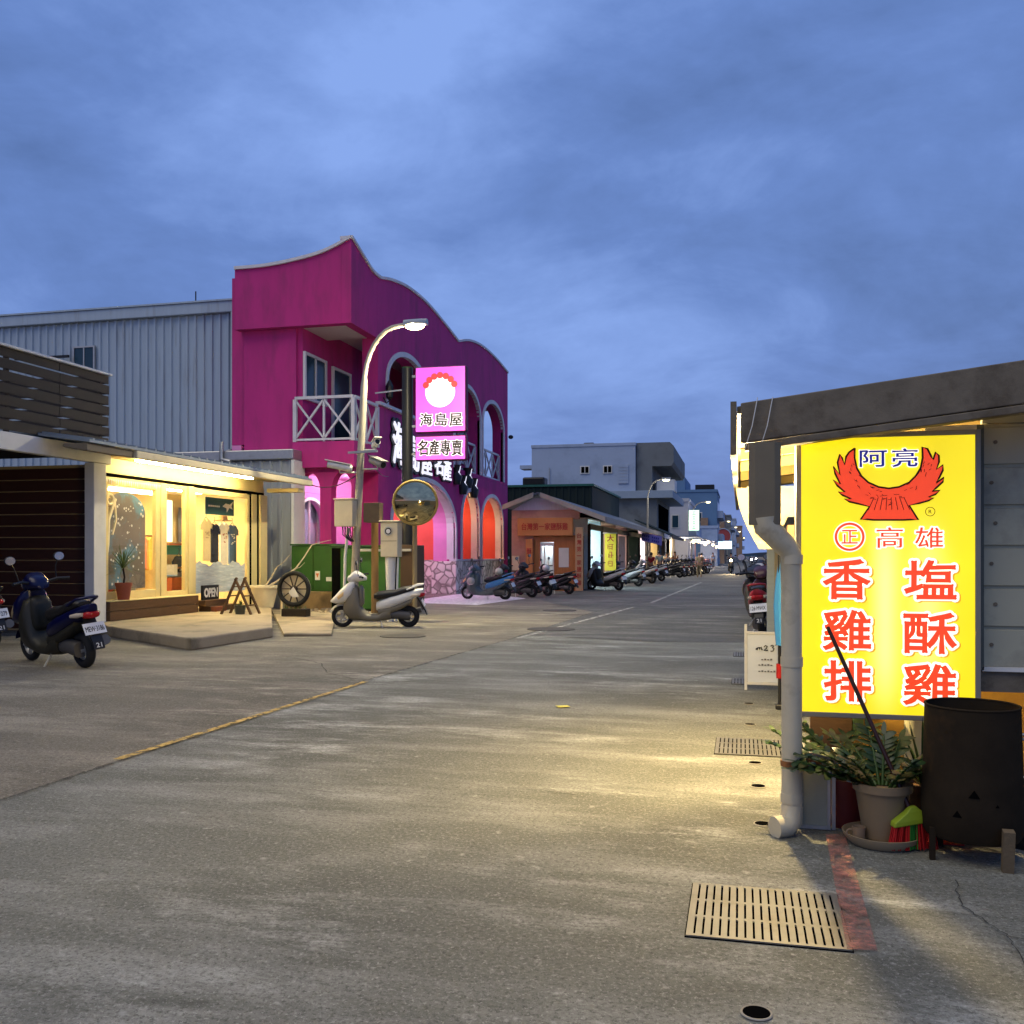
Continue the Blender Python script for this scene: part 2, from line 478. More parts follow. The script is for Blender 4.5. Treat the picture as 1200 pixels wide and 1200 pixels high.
sheet('road', [(-16, -30), (6, -30), (6, 700), (-8, 700), (-9, 80), (-16, 46)], 0.0, M_road)
# roadside strip left of the joint
sheet('roadside_strip', [(-40, -30), (-4.6, -30), (-4.40, 4.8), (-4.36, 10.4), (-3.98, 16.3), (-3.75, 24), (-3.2, 31), (-4.2, 44), (-7.0, 60), (-9.2, 60), (-40, 44)], 0.004, M_apron)
M_asph = ground_mat('worn_asphalt', (0.105, 0.105, 0.092), (0.27, 0.265, 0.235), (0.058, 0.058, 0.051))
sheet('road_surface', [(-3.95, 17.2), (-1.5, 16.4), (2, 16.9), (6, 16.5), (6, 700), (-8, 700), (-9, 80), (-9.4, 44), (-9.2, 37.5), (-7.3, 33), (-5.6, 28.5), (-3.72, 24.4)], 0.0065, M_asph)
# the joint itself
jn = [(-4.5, -6), (-4.42, 2), (-4.38, 4.8), (-4.34, 10.4), (-3.96, 16.3), (-3.73, 24), (-3.18, 31)]
b = MB()
for (xa, ya), (xb, yb) in zip(jn, jn[1:]):
    n = 14
    for i in range(n):
        u, v = i / n, (i + 1) / n
        w1 = 0.012 + 0.012 * random.random(); w2 = w1
        p = (xa + (xb - xa) * u, ya + (yb - ya) * u); q = (xa + (xb - xa) * v, ya + (yb - ya) * v)
        j = random.uniform(-0.012, 0.012)
        b.face([(p[0] - w1 + j, p[1], 0.008), (p[0] + w1 + j, p[1], 0.008), (q[0] + w2 + j, q[1], 0.008), (q[0] - w2 + j, q[1], 0.008)])
struct(b.build('pavement_joint', mat('joint_dirt', (0.11, 0.10, 0.08), 0.95, var=0.3, alpha_wear=(6, 0.45, 0.62))))
sheet('road_marking', [(-4.45, 6.02), (-4.375, 6.02), (-4.245, 10.4), (-4.32, 10.4)], 0.012,
      mat('worn_yellow_paint', (0.55, 0.36, 0.09), 0.7, var=0.2, scale=8, alpha_wear=(11, 0.38, 0.56)))
sheet('road_marking', [(0.39, 3.77), (0.50, 3.78), (0.54, 5.32), (0.44, 5.30)], 0.012,
      mat('worn_red_paint', (0.36, 0.15, 0.11), 0.8, var=0.25, scale=6, alpha_wear=(14, 0.36, 0.66)))
M_oldwhite = mat('worn_white_paint', (0.5, 0.49, 0.44), 0.75, var=0.15, alpha_wear=(5, 0.38, 0.6))
sheet('road_marking', [(-3.92, 16.4), (-3.82, 16.4), (-2.9, 27), (-3.0, 27)], 0.012, M_oldwhite)
sheet('road_marking', [(-2.75, 29.5), (-2.63, 29.5), (-2.0, 52), (-2.12, 52)], 0.012, M_oldwhite)
def crack(pts, w=.006):
    rnd = random.Random(int(abs(pts[0][0] * 100))); b = MB(); q = []
    for (xa, ya), (xb, yb) in zip(pts, pts[1:]):
        n = 10
        for i in range(n): q.append((xa + (xb - xa) * i / n + rnd.uniform(-.012, .012), ya + (yb - ya) * i / n + rnd.uniform(-.012, .012)))
    vs = []
    for i, (x, y) in enumerate(q):
        k = w * rnd.uniform(.35, 1.2); vs.append((b.bm.verts.new((x - k, y - k * .6, .0085)), b.bm.verts.new((x + k, y + k * .6, .0085))))
    for a, c in zip(vs, vs[1:]): b.bm.faces.new([a[0], a[1], c[1], c[0]])
    struct(b.build('road_crack', M_crack))
M_crack = mat('crack_dark', (.045, .042, .034), .95, var=.2)  # plain dark colour of the crack lines
crack([(-2.35, 2.25), (-2.0, 2.55), (-1.55, 2.62), (-1.2, 2.68)], .005)
crack([(.95, 4.7), (.92, 4.35), (1.02, 4.05), (1.0, 3.7), (1.15, 3.4)], .003)
crack([(1.02, 4.05), (1.25, 4.0), (1.5, 4.1)], .004)
crack([(-3.9, 5.2), (-3.1, 5.6), (-2.4, 5.5), (-1.6, 5.9), (-.9, 5.8)], .004)
crack([(-6.3, 12.6), (-5.6, 12.0), (-5.1, 11.1), (-4.5, 10.6)], .008)
crack([(-9.6, 9.0), (-8.6, 9.9), (-7.4, 10.2), (-6.6, 11.4)], .010)
# stone forecourt at the arcade
b = MB(); b.face([(-10.4, 27.9, 0.010), (-7.6, 27.0, 0.010), (-7.1, 31.4, 0.010), (-10.4, 37, 0.010)])
M_fore = mat('pale_stone_paving', (0.72, 0.70, 0.68), 0.8, var=0.4, scale=5, bump=0.5, bscale=9, dirt=(0.2, 0.18, 0.16), dscale=7)
struct(b.build('stone_paving', M_fore))
# far water and dark shore at the end of the street
sheet('sea', [(-400, 640), (900, 640), (900, 2990), (-400, 2990)], 0.02, mat('sea_water', (0.03, 0.05, 0.09), 0.25, var=0.2, bump=0.3, bscale=0.4))
b = MB(); rr = [(-60, 0)] + [(-60 + i * 8, 2.6 + .8 * math.sin(i * 0.7) + random.random() * .6) for i in range(40)] + [(252, 0)]
b.prism(rr, 'y', 660, 690); struct(b.build('hill', mat('dark_shore', (0.05, 0.065, 0.085), 0.9, var=0.3)))

# ================================================================== LEFT SIDE
# ------------------------------------------------------------------ slatted wooden porch
t = thing('wooden_porch', 'dark wooden porch with slatted plank parapet and pale beam left of the shop', 'porch', (-14, 12, 0))
b = MB(); z = 3.60; k = 0
while z < 4.98:
    h = 0.17
    x = -12.0 + (0.012 if k % 2 else 0)
    y = 4.0
    while y < 16.1:
        y2 = min(16.13, y + 2.15)
        b.box(x - 0.03, x, y, y2 - 0.012, z, z + h)
        y = y2
    b.box(-15.5, -12.035, 16.07, 16.10, z, z + h)
    z += 0.205; k += 1
b.build('parapet', M_wood_dark, t, bevel=0.006)
B('parapet_cap', M_white, t, (-12.09, -11.93, 4, 16.15, 4.985, 5.03), bevel=0.01)
for y in (11.4, 13.5, 15.9): B('parapet_stud', M_wood_dark, t, (-12.10, -12.032, y, y + 0.07, 3.565, 4.98))
B('beam', M_white, t, (-12.10, -11.94, 4, 16.12, 3.26, 3.56), bevel=0.01)
B('post', M_white, t, (-12.16, -11.95, 15.62, 15.98, 0, 3.255), bevel=0.012)
B('roof', M_wood_dark, t, (-20, -12.105, 4, 16.05, 3.42, 3.54))
b = MB(); z = 0.05
while z < 3.2:
    b.box(-16.0, -12.17, 15.84, 15.88, z, z + 0.205); z += 0.225
b.build('slat_wall', mat('red_dark_wood', (0.05, 0.018, 0.012), 0.7, var=0.4, scale=3, stretch=(1, 2, 12)), t)
B('back_wall', M_wood_dark, t, (-19.9, -19.7, 4, 15.8, 0, 3.4))

# ------------------------------------------------------------------ souvenir shop
M_yell = mat('cream_yellow_paint', (0.62, 0.50, 0.23), 0.5, var=0.12, dirt=(0.45, 0.36, 0.2), dmin=0.6, dmax=0.9)
t = thing('souvenir_shop', 'single storey shop with cream framed glass front and brightly lit eave', 'shop', (-14, 19.5, 0)); SHOP = t
Y0, Y1, XF = 16.16, 22.75, -12.2
B('floor', mat('shop_floor', (0.4, 0.32, 0.22), 0.5, var=0.2), t, (-16.5, XF + 0.06, Y0, Y1, 0.0, 0.115))
B('wall', mat('shop_wall', (0.58, 0.47, 0.27), 0.7, var=0.1), t, (-16.5, XF - 0.11, 15.92, Y0, 0, 3.25), (-16.5, -12.29, Y1, Y1 + 0.12, 0, 3.25), (-16.62, -16.5, Y0, Y1, 0, 3.25))
B('ceiling', M_white, t, (-16.5, XF - 0.10, Y0, Y1, 3.13, 3.2))
# roof with pitched metal sheet and ribs
b = MB(); b.prism([(-10.95, 3.50), (-17.0, 4.35), (-17.0, 4.30), (-10.95, 3.45)], 'y', 14.2, 22.95)
y = 14.3
while y < 22.95:
    b.prism([(-10.96, 3.50), (-17.0, 4.355), (-17.0, 4.39), (-10.96, 3.535)], 'y', y, y + 0.05); y += 0.3
b.build('roof', mat('bluegrey_roof', (0.22, 0.26, 0.30), 0.5, metal=0.3, var=0.2), t)
B('gutter', M_cream, t, (-11.06, -10.93, 15.5, 22.98, 3.30, 3.44), bevel=0.02)
b = MB(); b.prism([(-11.0, 3.30), (-11.06, 3.30), (-11.5, 3.38), (-11.5, 3.44), (-11.0, 3.44)], 'y', 14.2, 15.49)
b.build('gutter_end', mat('dull_brown_metal', (0.16, 0.13, 0.09), 0.6, var=0.3), t, bevel=0.02)
B('soffit', M_yell, t, (XF + 0.03, -11.07, 16.1, 22.9, 3.42, 3.445))
B('header', M_yell, t, (XF - 0.06, XF + 0.02, Y0, 22.62, 3.12, 3.42), bevel=0.006)
B('header_strip', M_dark, t, (XF - 0.08, XF + 0.035, Y0, 22.62, 3.05, 3.115))
B('eave_bracket', M_yell, t, (-12.0, -11.1, 22.45, 22.75, 3.12, 3.22), bevel=0.01)
# frames
def frame(nm, y0, y1, z0, z1, w=0.09, parts=None, x0=-12.26, x1=-12.17):
    f = MB(); f.box(x0, x1, y0, y0 + w, z0, z1); f.box(x0, x1, y1 - w, y1, z0, z1)
    f.box(x0 + .004, x1 - .004, y0 + w, y1 - w, z1 - w, z1); f.box(x0 + .004, x1 - .004, y0 + w, y1 - w, z0, z0 + w)
    return f
fr1 = frame('', 16.18, 18.06, 0.60, 3.05, 0.16).build('window_frame', M_yell, t, bevel=0.008)
B('pane', M_glass, fr1, (-12.225, -12.215, 16.33, 17.9, 0.75, 2.9))
B('post', M_yell, t, (-12.28, -12.15, 18.065, 18.20, 0.12, 3.05), bevel=0.01)
fr2 = frame('', 18.205, 19.10, 0.60, 3.05, 0.10).build('window_frame', M_yell, t, bevel=0.008)
B('pane', M_glass, fr2, (-12.225, -12.215, 18.30, 19.0, 0.69, 2.96))
B('post', M_yell, t, (-12.29, -12.14, 19.105, 19.34, 0.12, 3.05), bevel=0.01)
dr = frame('', 19.345, 21.9, 0.12, 3.03, 0.11, x0=-12.25, x1=-12.18).build('sliding_door', M_yell, t, bevel=0.008)
B('pane', M_glass, dr, (-12.225, -12.215, 19.45, 21.8, 0.22, 2.93))
# frosted wave picture on the lower door glass
b = MB()
top = [(19.46 + i * 0.0975, 1.27 + 0.05 * math.sin(i * 0.8) + 0.02 * (i % 3)) for i in range(24)]
b.prism([(19.46, 0.6)] + top + [(21.70, 0.6)], 'x', -12.21, -12.206)
b.build('frosted_film', mat('frosted_film', (0.42, 0.47, 0.48), 0.6, var=0.5, scale=3, stretch=(1, 0.6, 5), dirt=(0.75, 0.72, 0.62), dscale=5), dr)
B('corner_post', M_yell, t, (-12.27, -12.16, 21.98, 22.25, 0.12, 3.05), (-12.30, -12.12, 22.36, 22.72, 0.12, 3.05), bevel=0.01)
B('door_track', M_dark, t, (-12.24, -12.17, 21.905, 21.975, 0.12, 3.05), (-12.24, -12.17, 22.255, 22.355, 0.12, 3.05))
# arched picture on the first window
b = MB(); arc = [(16.36, 0.80)] + [(17.03 - 0.67 * math.cos(math.pi * i / 16), 2.35 + 0.42 * math.sin(math.pi * i / 16)) for i in range(17)] + [(17.70, 0.80)]
b.prism(arc, 'x', -12.30, -12.29)
mur = b.build('window_picture', mat('starry_mural', (0.15, 0.125, 0.105), 0.7, var=0.35, scale=2, dirt=(0.10, 0.24, 0.34), dscale=1.7, dmin=0.50, dmax=0.66), fr1)
b = MB(); random.seed(3)
for i in range(70):
    yy = random.uniform(16.42, 17.64); zz = random.uniform(0.9, 2.6) if i % 3 else random.uniform(2.0, 2.62)
    if ((yy - 17.03) / 0.64) ** 2 + (max(0, zz - 2.35) / 0.4) ** 2 > 1: continue
    r_ = random.uniform(0.008, 0.03); b.cyl((-12.288, yy, zz), (-12.284, yy, zz), r_, n=8)
b.build('snow_dots', M_white, mur)
b = MB()
for (c0, r0) in (((16.42, 2.6), 0.10),): b.torus((-12.20, c0[0], c0[1]), r0, 0.03, axis='x')
b.tube([(-12.20, 16.56, 2.62), (-12.2, 16.38, 2.2), (-12.2, 16.36, 1.7), (-12.2, 16.30, 1.3)], [0.05, 0.035, 0.03, 0.02])
b.tube([(-12.20, 16.56, 2.55), (-12.2, 16.62, 2.2), (-12.2, 16.50, 1.9)], [0.03, 0.02, 0.02])
b.build('white_garland', mat('garland', (0.75, 0.68, 0.45), 0.7, var=0.1), t, smooth=40)
# bunting strip above the first window
b = MB()
for i in range(26):
    y = 16.25 + i * 0.07; b.prism([(y, 3.0), (y + 0.055, 3.0), (y + 0.03, 2.93 - 0.02 * (i % 3))], 'x', -12.16, -12.155)
b.build('bunting', M_white, t)
# low dark plank wall below the window
b = MB()
for z in (0.02, 0.21, 0.40):
    b.box(-12.16, -11.88, 16.0, 19.08, z, z + 0.18)
b.build('plank_wall', M_wood, t, bevel=0.008)
B('sill', M_yell, t, (-12.30, -11.86, 16.0, 19.10, 0.585, 0.60), bevel=0.004)
# inside lights
tube = B('ceiling_tube', emitter('warm_tube', (1.0, 0.76, 0.36), 105), t, (-13.6, -13.5, 16.9, 21.9, 3.07, 3.11), (-15.0, -14.9, 16.9, 21.9, 3.07, 3.11))
B('eave_tube', emitter('eave_tube', (1.0, 0.84, 0.45), 75), t, (-11.75, -11.69, 16.6, 21.2, 3.36, 3.40))
# interior furniture
s = thing('display_shelf', 'wooden wall shelf behind the narrow shop window with folded goods', 'shelf', (-12.7, 19.45, 0.12))
for z in (0.62, 1.18, 1.72):
    B('shelf_board', M_wood_or, s, (-12.78, -12.52, 18.9, 20.0, z, z + 0.04))
B('back_panel', M_yell, s, (-12.83, -12.80, 18.85, 20.05, 0.12, 2.9))
B('coloured_strip', mat('teal_cloth', (0.10, 0.42, 0.36), 0.7, var=0.2), s, (-12.79, -12.77, 18.95, 19.95, 1.50, 1.715))
B('box_stack', mat('terracotta_box', (0.36, 0.10, 0.04), 0.7, var=0.2), s, (-12.75, -12.5, 19.0, 19.7, 0.665, 0.98), bevel=0.01)
B('books', mat('grey_books', (0.18, 0.17, 0.18), 0.7, var=0.3), s, (-12.72, -12.55, 19.25, 19.6, 0.985, 1.10), bevel=0.01)
B('green_card', mat('green_card', (0.06, 0.35, 0.08), 0.6, var=0.1), s, (-12.765, -12.75, 18.98, 19.15, 1.25, 1.45))
B('lit_panel', emitter('lit_panel', (1.0, 0.9, 0.62), 1.4), s, (-12.79, -12.77, 18.98, 19.42, 1.80, 2.75))
B('grey_scarf', mat('grey_books', (0.18, 0.17, 0.18)), s, (-12.76, -12.74, 19.62, 19.85, 1.80, 2.6), bevel=.01)
def shirt(label, col, y, zt, w=0.55, h=0.72, x=-12.7, tail=0, mark=None):
    o = thing('shirt', label, 'shirt', (x, y, zt), 'shirts hanging in the shop')
    hw = w / 2
    pl = [(y - hw * .62, zt - h), (y - hw * .62, zt - 0.22), (y - hw, zt - 0.26), (y - hw * 1.0, zt - 0.12), (y - hw * .55, zt), (y - hw * .2, zt + .015), (y, zt - 0.05),
          (y + hw * .2, zt + .015), (y + hw * .55, zt), (y + hw, zt - 0.12), (y + hw, zt - 0.26), (y + hw * .62, zt - 0.22), (y + hw * .62, zt - h)]
    bb = MB(); bb.prism(pl, 'x', x - 0.03, x + 0.03)
    bb.build('cloth', mat('cloth_' + str(col), col, 0.9, var=0.15, scale=8), o, bevel=0.02)
    bb = MB(); bb.tube([(x, y - hw * .5, zt - .01), (x, y, zt + 0.07), (x, y + hw * .5, zt - .01)], 0.008, 5); bb.tube([(x, y, zt + .07), (x, y + .02, zt + .15), (x, y - .02, zt + .19)], 0.006, 5)
    bb.build('hanger', M_wood, o)
    if mark:
        bb = MB(); rnd = random.Random(int(y * 100))
        for i in range(9):
            yy = y + rnd.uniform(-.1, .1); zz = zt - 0.2 - rnd.uniform(0, .3)
            bb.box(x + 0.031, x + 0.036, yy - .03, yy + .03, zz - .012, zz + .012)
        bb.build('print', mat('print_' + str(mark), mark, 0.8, var=0.1), o)
shirt('cream shirt with a pale print hanging furthest left in the glass door', (0.60, 0.48, 0.24), 20.72, 2.35, mark=(0.35, 0.25, 0.12), h=1.0)
shirt('long black shirt hanging between two pale shirts in the glass door', (0.015, 0.015, 0.018), 21.10, 2.25, h=0.95, w=0.5)
shirt('white shirt with red brown print hanging right of the black shirt', (0.75, 0.70, 0.58), 21.52, 2.30, h=1.05, mark=(0.4, 0.15, 0.08))
shirt('blue shirt with white print hanging furthest right in the glass door', (0.06, 0.11, 0.24), 21.95, 2.25, h=1.0, mark=(0.7, 0.7, 0.7))
shirt('dark grey shirt with white flower print above the terracotta boxes', (0.04, 0.045, 0.055), 19.45, 1.46, h=0.5, w=0.5, x=-12.62, mark=(0.7, 0.7, 0.65))
s = thing('hanging_banner', 'dark green banner with a white sea creature hung behind the glass door', 'banner', (-12.9, 20.5, 2.5))
B('cloth', mat('dark_green_cloth', (0.01, 0.06, 0.055), 0.8, var=0.2), s, (-12.56, -12.54, 20.45, 21.75, 2.48, 2.90))
b = MB(); b.prism([(y + .6, z - .02) for y, z in [(20.6, 2.72), (20.75, 2.80), (20.95, 2.78), (21.1, 2.86), (21.02, 2.74), (21.08, 2.66), (20.93, 2.70), (20.8, 2.58), (20.8, 2.68)]], 'x', -12.537, -12.532)
for i in range(6): b.box(-12.537, -12.532, 20.56 + i * .09, 20.62 + i * .09, 2.67, 2.71)
b.build('emblem', M_white, s)
s = thing('hat_rack', 'brown straw hat on a peg above the white and blue shirts', 'hat', (-12.85, 21.75, 2.42))
b = MB(); b.lathe([(0.24, 0), (0.24, 0.015), (0.12, 0.03), (0.11, 0.12), (0.06, 0.15), (0.001, 0.155)], (-12.85, 21.75, 2.36), 20); b.build('straw_hat', mat('straw', (0.35, 0.2, 0.08), 0.8, var=0.3, scale=20), s, smooth=40)
s = thing('display_table', 'low wooden table with round cushions behind the left shop window', 'table', (-12.8, 17.0, 0.12))
B('table_top', M_wood_or, s, (-13.3, -12.4, 16.25, 17.9, 0.62, 0.70), bevel=0.01)
for (yy, xx) in ((16.3, -13.2), (17.8, -13.2), (16.3, -12.45), (17.8, -12.45)): B('leg', M_wood_or, s, (xx, xx + .05, yy, yy + .05, 0.12, 0.615))
for nm, lab, col, y, r_, sz in (('cushion', 'pink round cushion behind the potted yucca on the window table', (0.55, 0.12, 0.07), 16.85, .17, .9), ('cushion', 'pale yellow cushion right of the pink cushion on the window table', (0.62, 0.45, 0.15), 17.2, .16, .75),
                              ('cushion', 'grey pebble shaped cushion at the right end of the window table', (0.20, 0.20, 0.15), 17.62, .13, .5)):
    b = MB(); b.ball((-12.62, y, 0.70 + r_ * sz), r_, 1, 1.15, sz); tag(b.build(nm, mat('cush' + str(col), col, 0.9, var=0.2), None, smooth=60), lab, 'cushion', 'cushions on the window table')
b = MB(); b.torus((-12.55, 16.42, 0.95), 0.20, 0.075, 'x'); tag(b.build('swim_ring', mat('ring_cream', (0.65, 0.42, 0.2), 0.5, var=0.15), None, smooth=60), 'cream and orange swim ring standing at the left edge of the shop window', 'swim ring')

s = thing('clothes_rack', 'long rail of mixed clothes at the back of the shop', 'clothes rack', (-15.6, 23, 0.12))
b = MB(); b.tube([(-15.4, 18.2, 2.0), (-15.4, 22.6, 2.0)], .02); b.build('rail', M_wood, s)
rnd = random.Random(4)
for i in range(15):
    y = 18.4 + i * .28; c_ = rnd.choice(((.5, .42, .28), (.10, .16, .25), (.45, .16, .10), (.06, .06, .07), (.15, .30, .22), (.6, .55, .42), (.55, .35, .1)))
    b = MB(); b.prism([(y - .10, 2.0 - rnd.uniform(.7, 1.0)), (y - .12, 1.9), (y, 1.98), (y + .12, 1.9), (y + .10, 1.1)], 'x', -15.5, -15.3); b.build('garment', mat('garment_%.2f' % c_[0], c_, .9, var=.2), s, bevel=.02)
for i, (y, z, w, h) in enumerate(((18.3, 2.45, .5, .4), (19.2, 2.5, .35, .5), (20.2, 2.42, .6, .4), (21.3, 2.5, .4, .45), (22.2, 2.45, .4, .4))):
    s = thing('wall_picture', '%s framed picture from the left on the shop back wall' % ('first', 'second', 'third', 'fourth', 'fifth')[i], 'picture', (-16.45, y, z), 'pictures on the shop wall')
    B('frame', M_wood, s, (-16.49, -16.45, y - w / 2, y + w / 2, z - h / 2, z + h / 2)); B('print', mat('pic%d' % i, ((.1, .25, .35), (.5, .2, .1), (.2, .35, .2), (.45, .4, .2), (.3, .15, .25))[i], .7, var=.5, scale=5), s, (-16.449, -16.44, y - w / 2 + .04, y + w / 2 - .04, z - h / 2 + .04, z + h / 2 - .04))
s = thing('net_curtain', 'printed lace panel hung low inside the narrow shop window', 'curtain', (-12.35, 18.7, .9)); B('cloth', mat('lace', (.62, .54, .36), .9, var=.35, scale=14), s, (-12.36, -12.35, 18.35, 18.98, 1.05, 1.28)); B('fringe', mat('lace_blue', (.3, .38, .42), .9, var=.3, scale=20), s, (-12.365, -12.345, 18.35, 18.98, 1.02, 1.05))

# ------------------------------------------------------------------ potted yucca on the sill
def leaf(b, p, d, L, w, droop=0.3, nseg=5, up=Vector((0, 0, 1))):
    d = Vector(d).normalized(); p = Vector(p); side = d.cross(up)
    side = side.normalized() if side.length > 1e-3 else Vector((1, 0, 0))
    prev = None
    for i in range(nseg + 1):
        u = i / nseg; q = p + d * L * u - up * droop * L * u * u
        ww = w * (0.45 + 1.3 * u) * (1 - u) ** 0.8 if u < 1 else 0
        cur = (b.bm.verts.new(q + side * ww), b.bm.verts.new(q - side * ww))
        if prev: b.bm.faces.new([prev[0], prev[1], cur[1], cur[0]])
        prev = cur
M_leafy = mat('yucca_leaf', (0.07, 0.11, 0.03), 0.5, var=0.5, scale=6, transl=0.25)
s = thing('potted_yucca', 'spiky potted yucca in a terracotta pot on the dark plank sill', 'plant', (-11.98, 16.55, 0.6))
b = MB(); b.lathe([(0.11, 0.6), (0.15, 0.88), (0.165, 0.88), (0.165, 0.94), (0.14, 0.94), (0.13, 0.90), (0.001, 0.90)], (-11.98, 16.55, 0), 20); b.build('pot', mat('terracotta', (0.22, 0.055, 0.03), 0.7, var=0.2), s, smooth=35)
b = MB(); b.tube([(-11.98, 16.55, 0.9), (-11.97, 16.57, 1.05), (-11.99, 16.55, 1.24)], [0.022, 0.018, 0.02]); b.build('trunk', M_wood_dark, s, smooth=60)
b = MB(); rnd = random.Random(5)
for i in range(70):
    a = rnd.uniform(0, 2 * math.pi); el = rnd.uniform(-0.1, 1.4)
    leaf(b, (-11.99, 16.55, 1.2 + rnd.uniform(0, .08)), (math.cos(a) * math.cos(el), math.sin(a) * math.cos(el), math.sin(el)), rnd.uniform(0.4, 0.62), 0.013, rnd.uniform(0.05, 0.35))
b.build('leaves', M_leafy, s)

# ------------------------------------------------------------------ stepped platform in front of the shop
b = MB(); b.prism([(-8.31, 13.14), (-8.22, 15.6), (-12.1, 22.9), (-12.14, 16.0), (-11.6, 15.3)], 'z', 0.0, 0.20)
M_step = mat('yellowed_concrete', (0.33, 0.27, 0.18), 0.85, var=0.3, scale=2.5, bump=0.4, bscale=30, dirt=(0.10, 0.085, 0.055), dscale=1.1, dmin=0.50, dmax=0.75)
tag(b.build('platform', M_step, None, bevel=0.03), 'low mossy concrete platform in front of the glass shop', 'platform')
b = MB(); b.prism([(-8.1, 15.8), (-7.3, 16.1), (-9.6, 21.5), (-11.5, 22.7), (-12.0, 22.7)], 'z', 0.0, 0.06)
tag(b.build('concrete_pad', M_step, None, bevel=0.02), 'thin concrete pad beside the mossy platform, under the wheel ornament', 'pad')

# OPEN sign on wooden blocks
P = Vector((-11.85, 19.9, 0.2))
s = thing('wood_blocks', 'stack of short brown timber blocks on the platform by the glass door', 'wooden blocks', P)
B('block', M_wood, s, (-12.05, -11.75, 19.36, 20.7, 0.2, 0.32), bevel=0.01)
B('block', M_wood, s, (-12.02, -11.78, 19.2, 20.2, 0.325, 0.46), bevel=0.01)
B('block', mat('red_timber', (0.20, 0.06, 0.025), 0.7, var=0.3), s, (-11.74, -11.6, 19.36, 19.8, 0.2, 0.31), bevel=0.01)
s = thing('open_sign', 'small black board reading OPEN standing on the timber blocks', 'sign', (-11.9, 20.15, 0.465))
B('board', M_black, s, (-11.93, -11.88, 19.24, 19.94, 0.465, 0.80), bevel=0.01)
text('lettering', 'OPEN', M_white, s, (-11.876, 19.59, 0.63), FACE_PX, 0.58, 0.22, 0.06)
# small A shaped plant ladder
s = thing('plant_ladder', 'small brown A shaped wooden ladder on the shop platform', 'ladder', (-10.75, 18.7, 0.2))
ax, ay = -10.66, 18.6
for dy in (-0.02, 0.36):
    b = MB(); b.bar((ax - 0.36, ay + dy, 0.2), (ax + 0.02, ay + dy, 1.0), 0.055, 0.04); b.bar((ax + 0.36, ay + dy, 0.2), (ax - 0.02, ay + dy, 0.98), 0.055, 0.04); b.build('side_rail', M_wood, s)
b = MB()
for u in (0.25, 0.5, 0.75):
    for sg in (-1, 1): b.bar((ax + sg * 0.36 * (1 - u), ay, 0.2 + 0.8 * u), (ax + sg * 0.36 * (1 - u), ay + 0.36, 0.2 + 0.8 * u), 0.05, 0.025)
b.build('rung', M_wood, s)
s = thing('potted_succulent', 'tiny green succulent in a dark pot under the A shaped ladder', 'plant', (ax + .03, ay + .1, 0.2))
b = MB(); b.lathe([(0.10, 0.2), (0.13, 0.40), (0.11, 0.40), (0.001, 0.38)], (ax + .03, ay + .1, 0), 16); b.build('pot', mat('dark_glazed_pot', (0.05, 0.055, 0.045), 0.4, var=0.2), s, smooth=40)
b = MB()
for i in range(26):
    a = rnd.uniform(0, 6.28); el = rnd.uniform(.3, 1.5); leaf(b, (ax + .03, ay + .1, .38), (math.cos(a) * math.cos(el), math.sin(a) * math.cos(el), math.sin(el)), rnd.uniform(.1, .2), .025, .1)
b.build('leaves', M_leafy, s)
# large pot with bare branches
s = thing('potted_branches', 'big cream pot with bare pale branches leaning over beside the glass door', 'plant', (-11.5, 21.4, 0.2))
b = MB(); b.lathe([(0.22, 0.13), (0.33, 0.62), (0.36, 0.62), (0.36, 0.68), (0.30, 0.68), (0.28, 0.62), (0.001, 0.6)], (-11.5, 21.4, 0.06), 24); b.build('pot', M_cream, s, smooth=35)
b = MB()
def br(p, q, r0, r1, mid=0.05):
    p, q = Vector(p), Vector(q); m = (p + q) / 2 + Vector((0, rnd.uniform(-mid, mid), rnd.uniform(-mid, mid))); b.tube([p, m, q], [r0, (r0 + r1) / 2, r1], 6)
br((-11.5, 21.4, .65), (-10.9, 21.9, 1.15), .03, .022); br((-10.9, 21.9, 1.15), (-10.6, 22.2, 1.75), .02, .014); br((-10.6, 22.2, 1.75), (-10.2, 22.5, 1.88), .013, .006)
br((-11.5, 21.35, .65), (-11.2, 21.5, 1.2), .025, .015); br((-11.2, 21.5, 1.2), (-10.95, 21.7, 1.5), .014, .006); br((-10.9, 21.9, 1.15), (-10.75, 22.1, 1.3), .012, .005)
b.build('branches', mat('bare_branch', (0.42, 0.35, 0.24), 0.7, var=0.2), s, smooth=60)
# wheel ornament on a stand
wx, wy = -10.15, 20.3
s = thing('wheel_ornament', 'black spoked wheel ornament on a small stand beside the green cabinet', 'ornament', (wx, wy, 0.06))
b = MB(); b.torus((wx, wy, 0.70), 0.37, 0.055, 'y', 32, 8); b.build('rim', M_rubber, s, smooth=60)
b = MB()
for i in range(10):
    a = 2 * math.pi * i / 10; b.bar((wx, wy, 0.70), (wx + 0.36 * math.cos(a), wy, 0.70 + 0.36 * math.sin(a)), 0.025)
b.cyl((wx, wy - .06, .70), (wx, wy + .06, .70), .07); b.build('spokes', mat('dark_spokes', (0.05, 0.035, 0.025), 0.5, var=0.3), s)
b = MB(); b.cyl((wx - .02, wy + .07, .70), (wx - .02, wy + .11, .70), .40, n=28); b.build('back_disc', M_cream, s, smooth=40)
b = MB(); b.prism([(wx - .1, .62), (wx + .02, .75), (wx + .12, .60), (wx + .16, .52), (wx, .50)], 'y', wy - .075, wy - .06); b.build('painted_motif', M_white, s)
B('stand', M_cream, s, (wx - .33, wy - .02, wy + .02, wy + .12, .06, .7) if False else (wx - .34, wx - .28, wy, wy + .1, .06, .62), bevel=0.005)
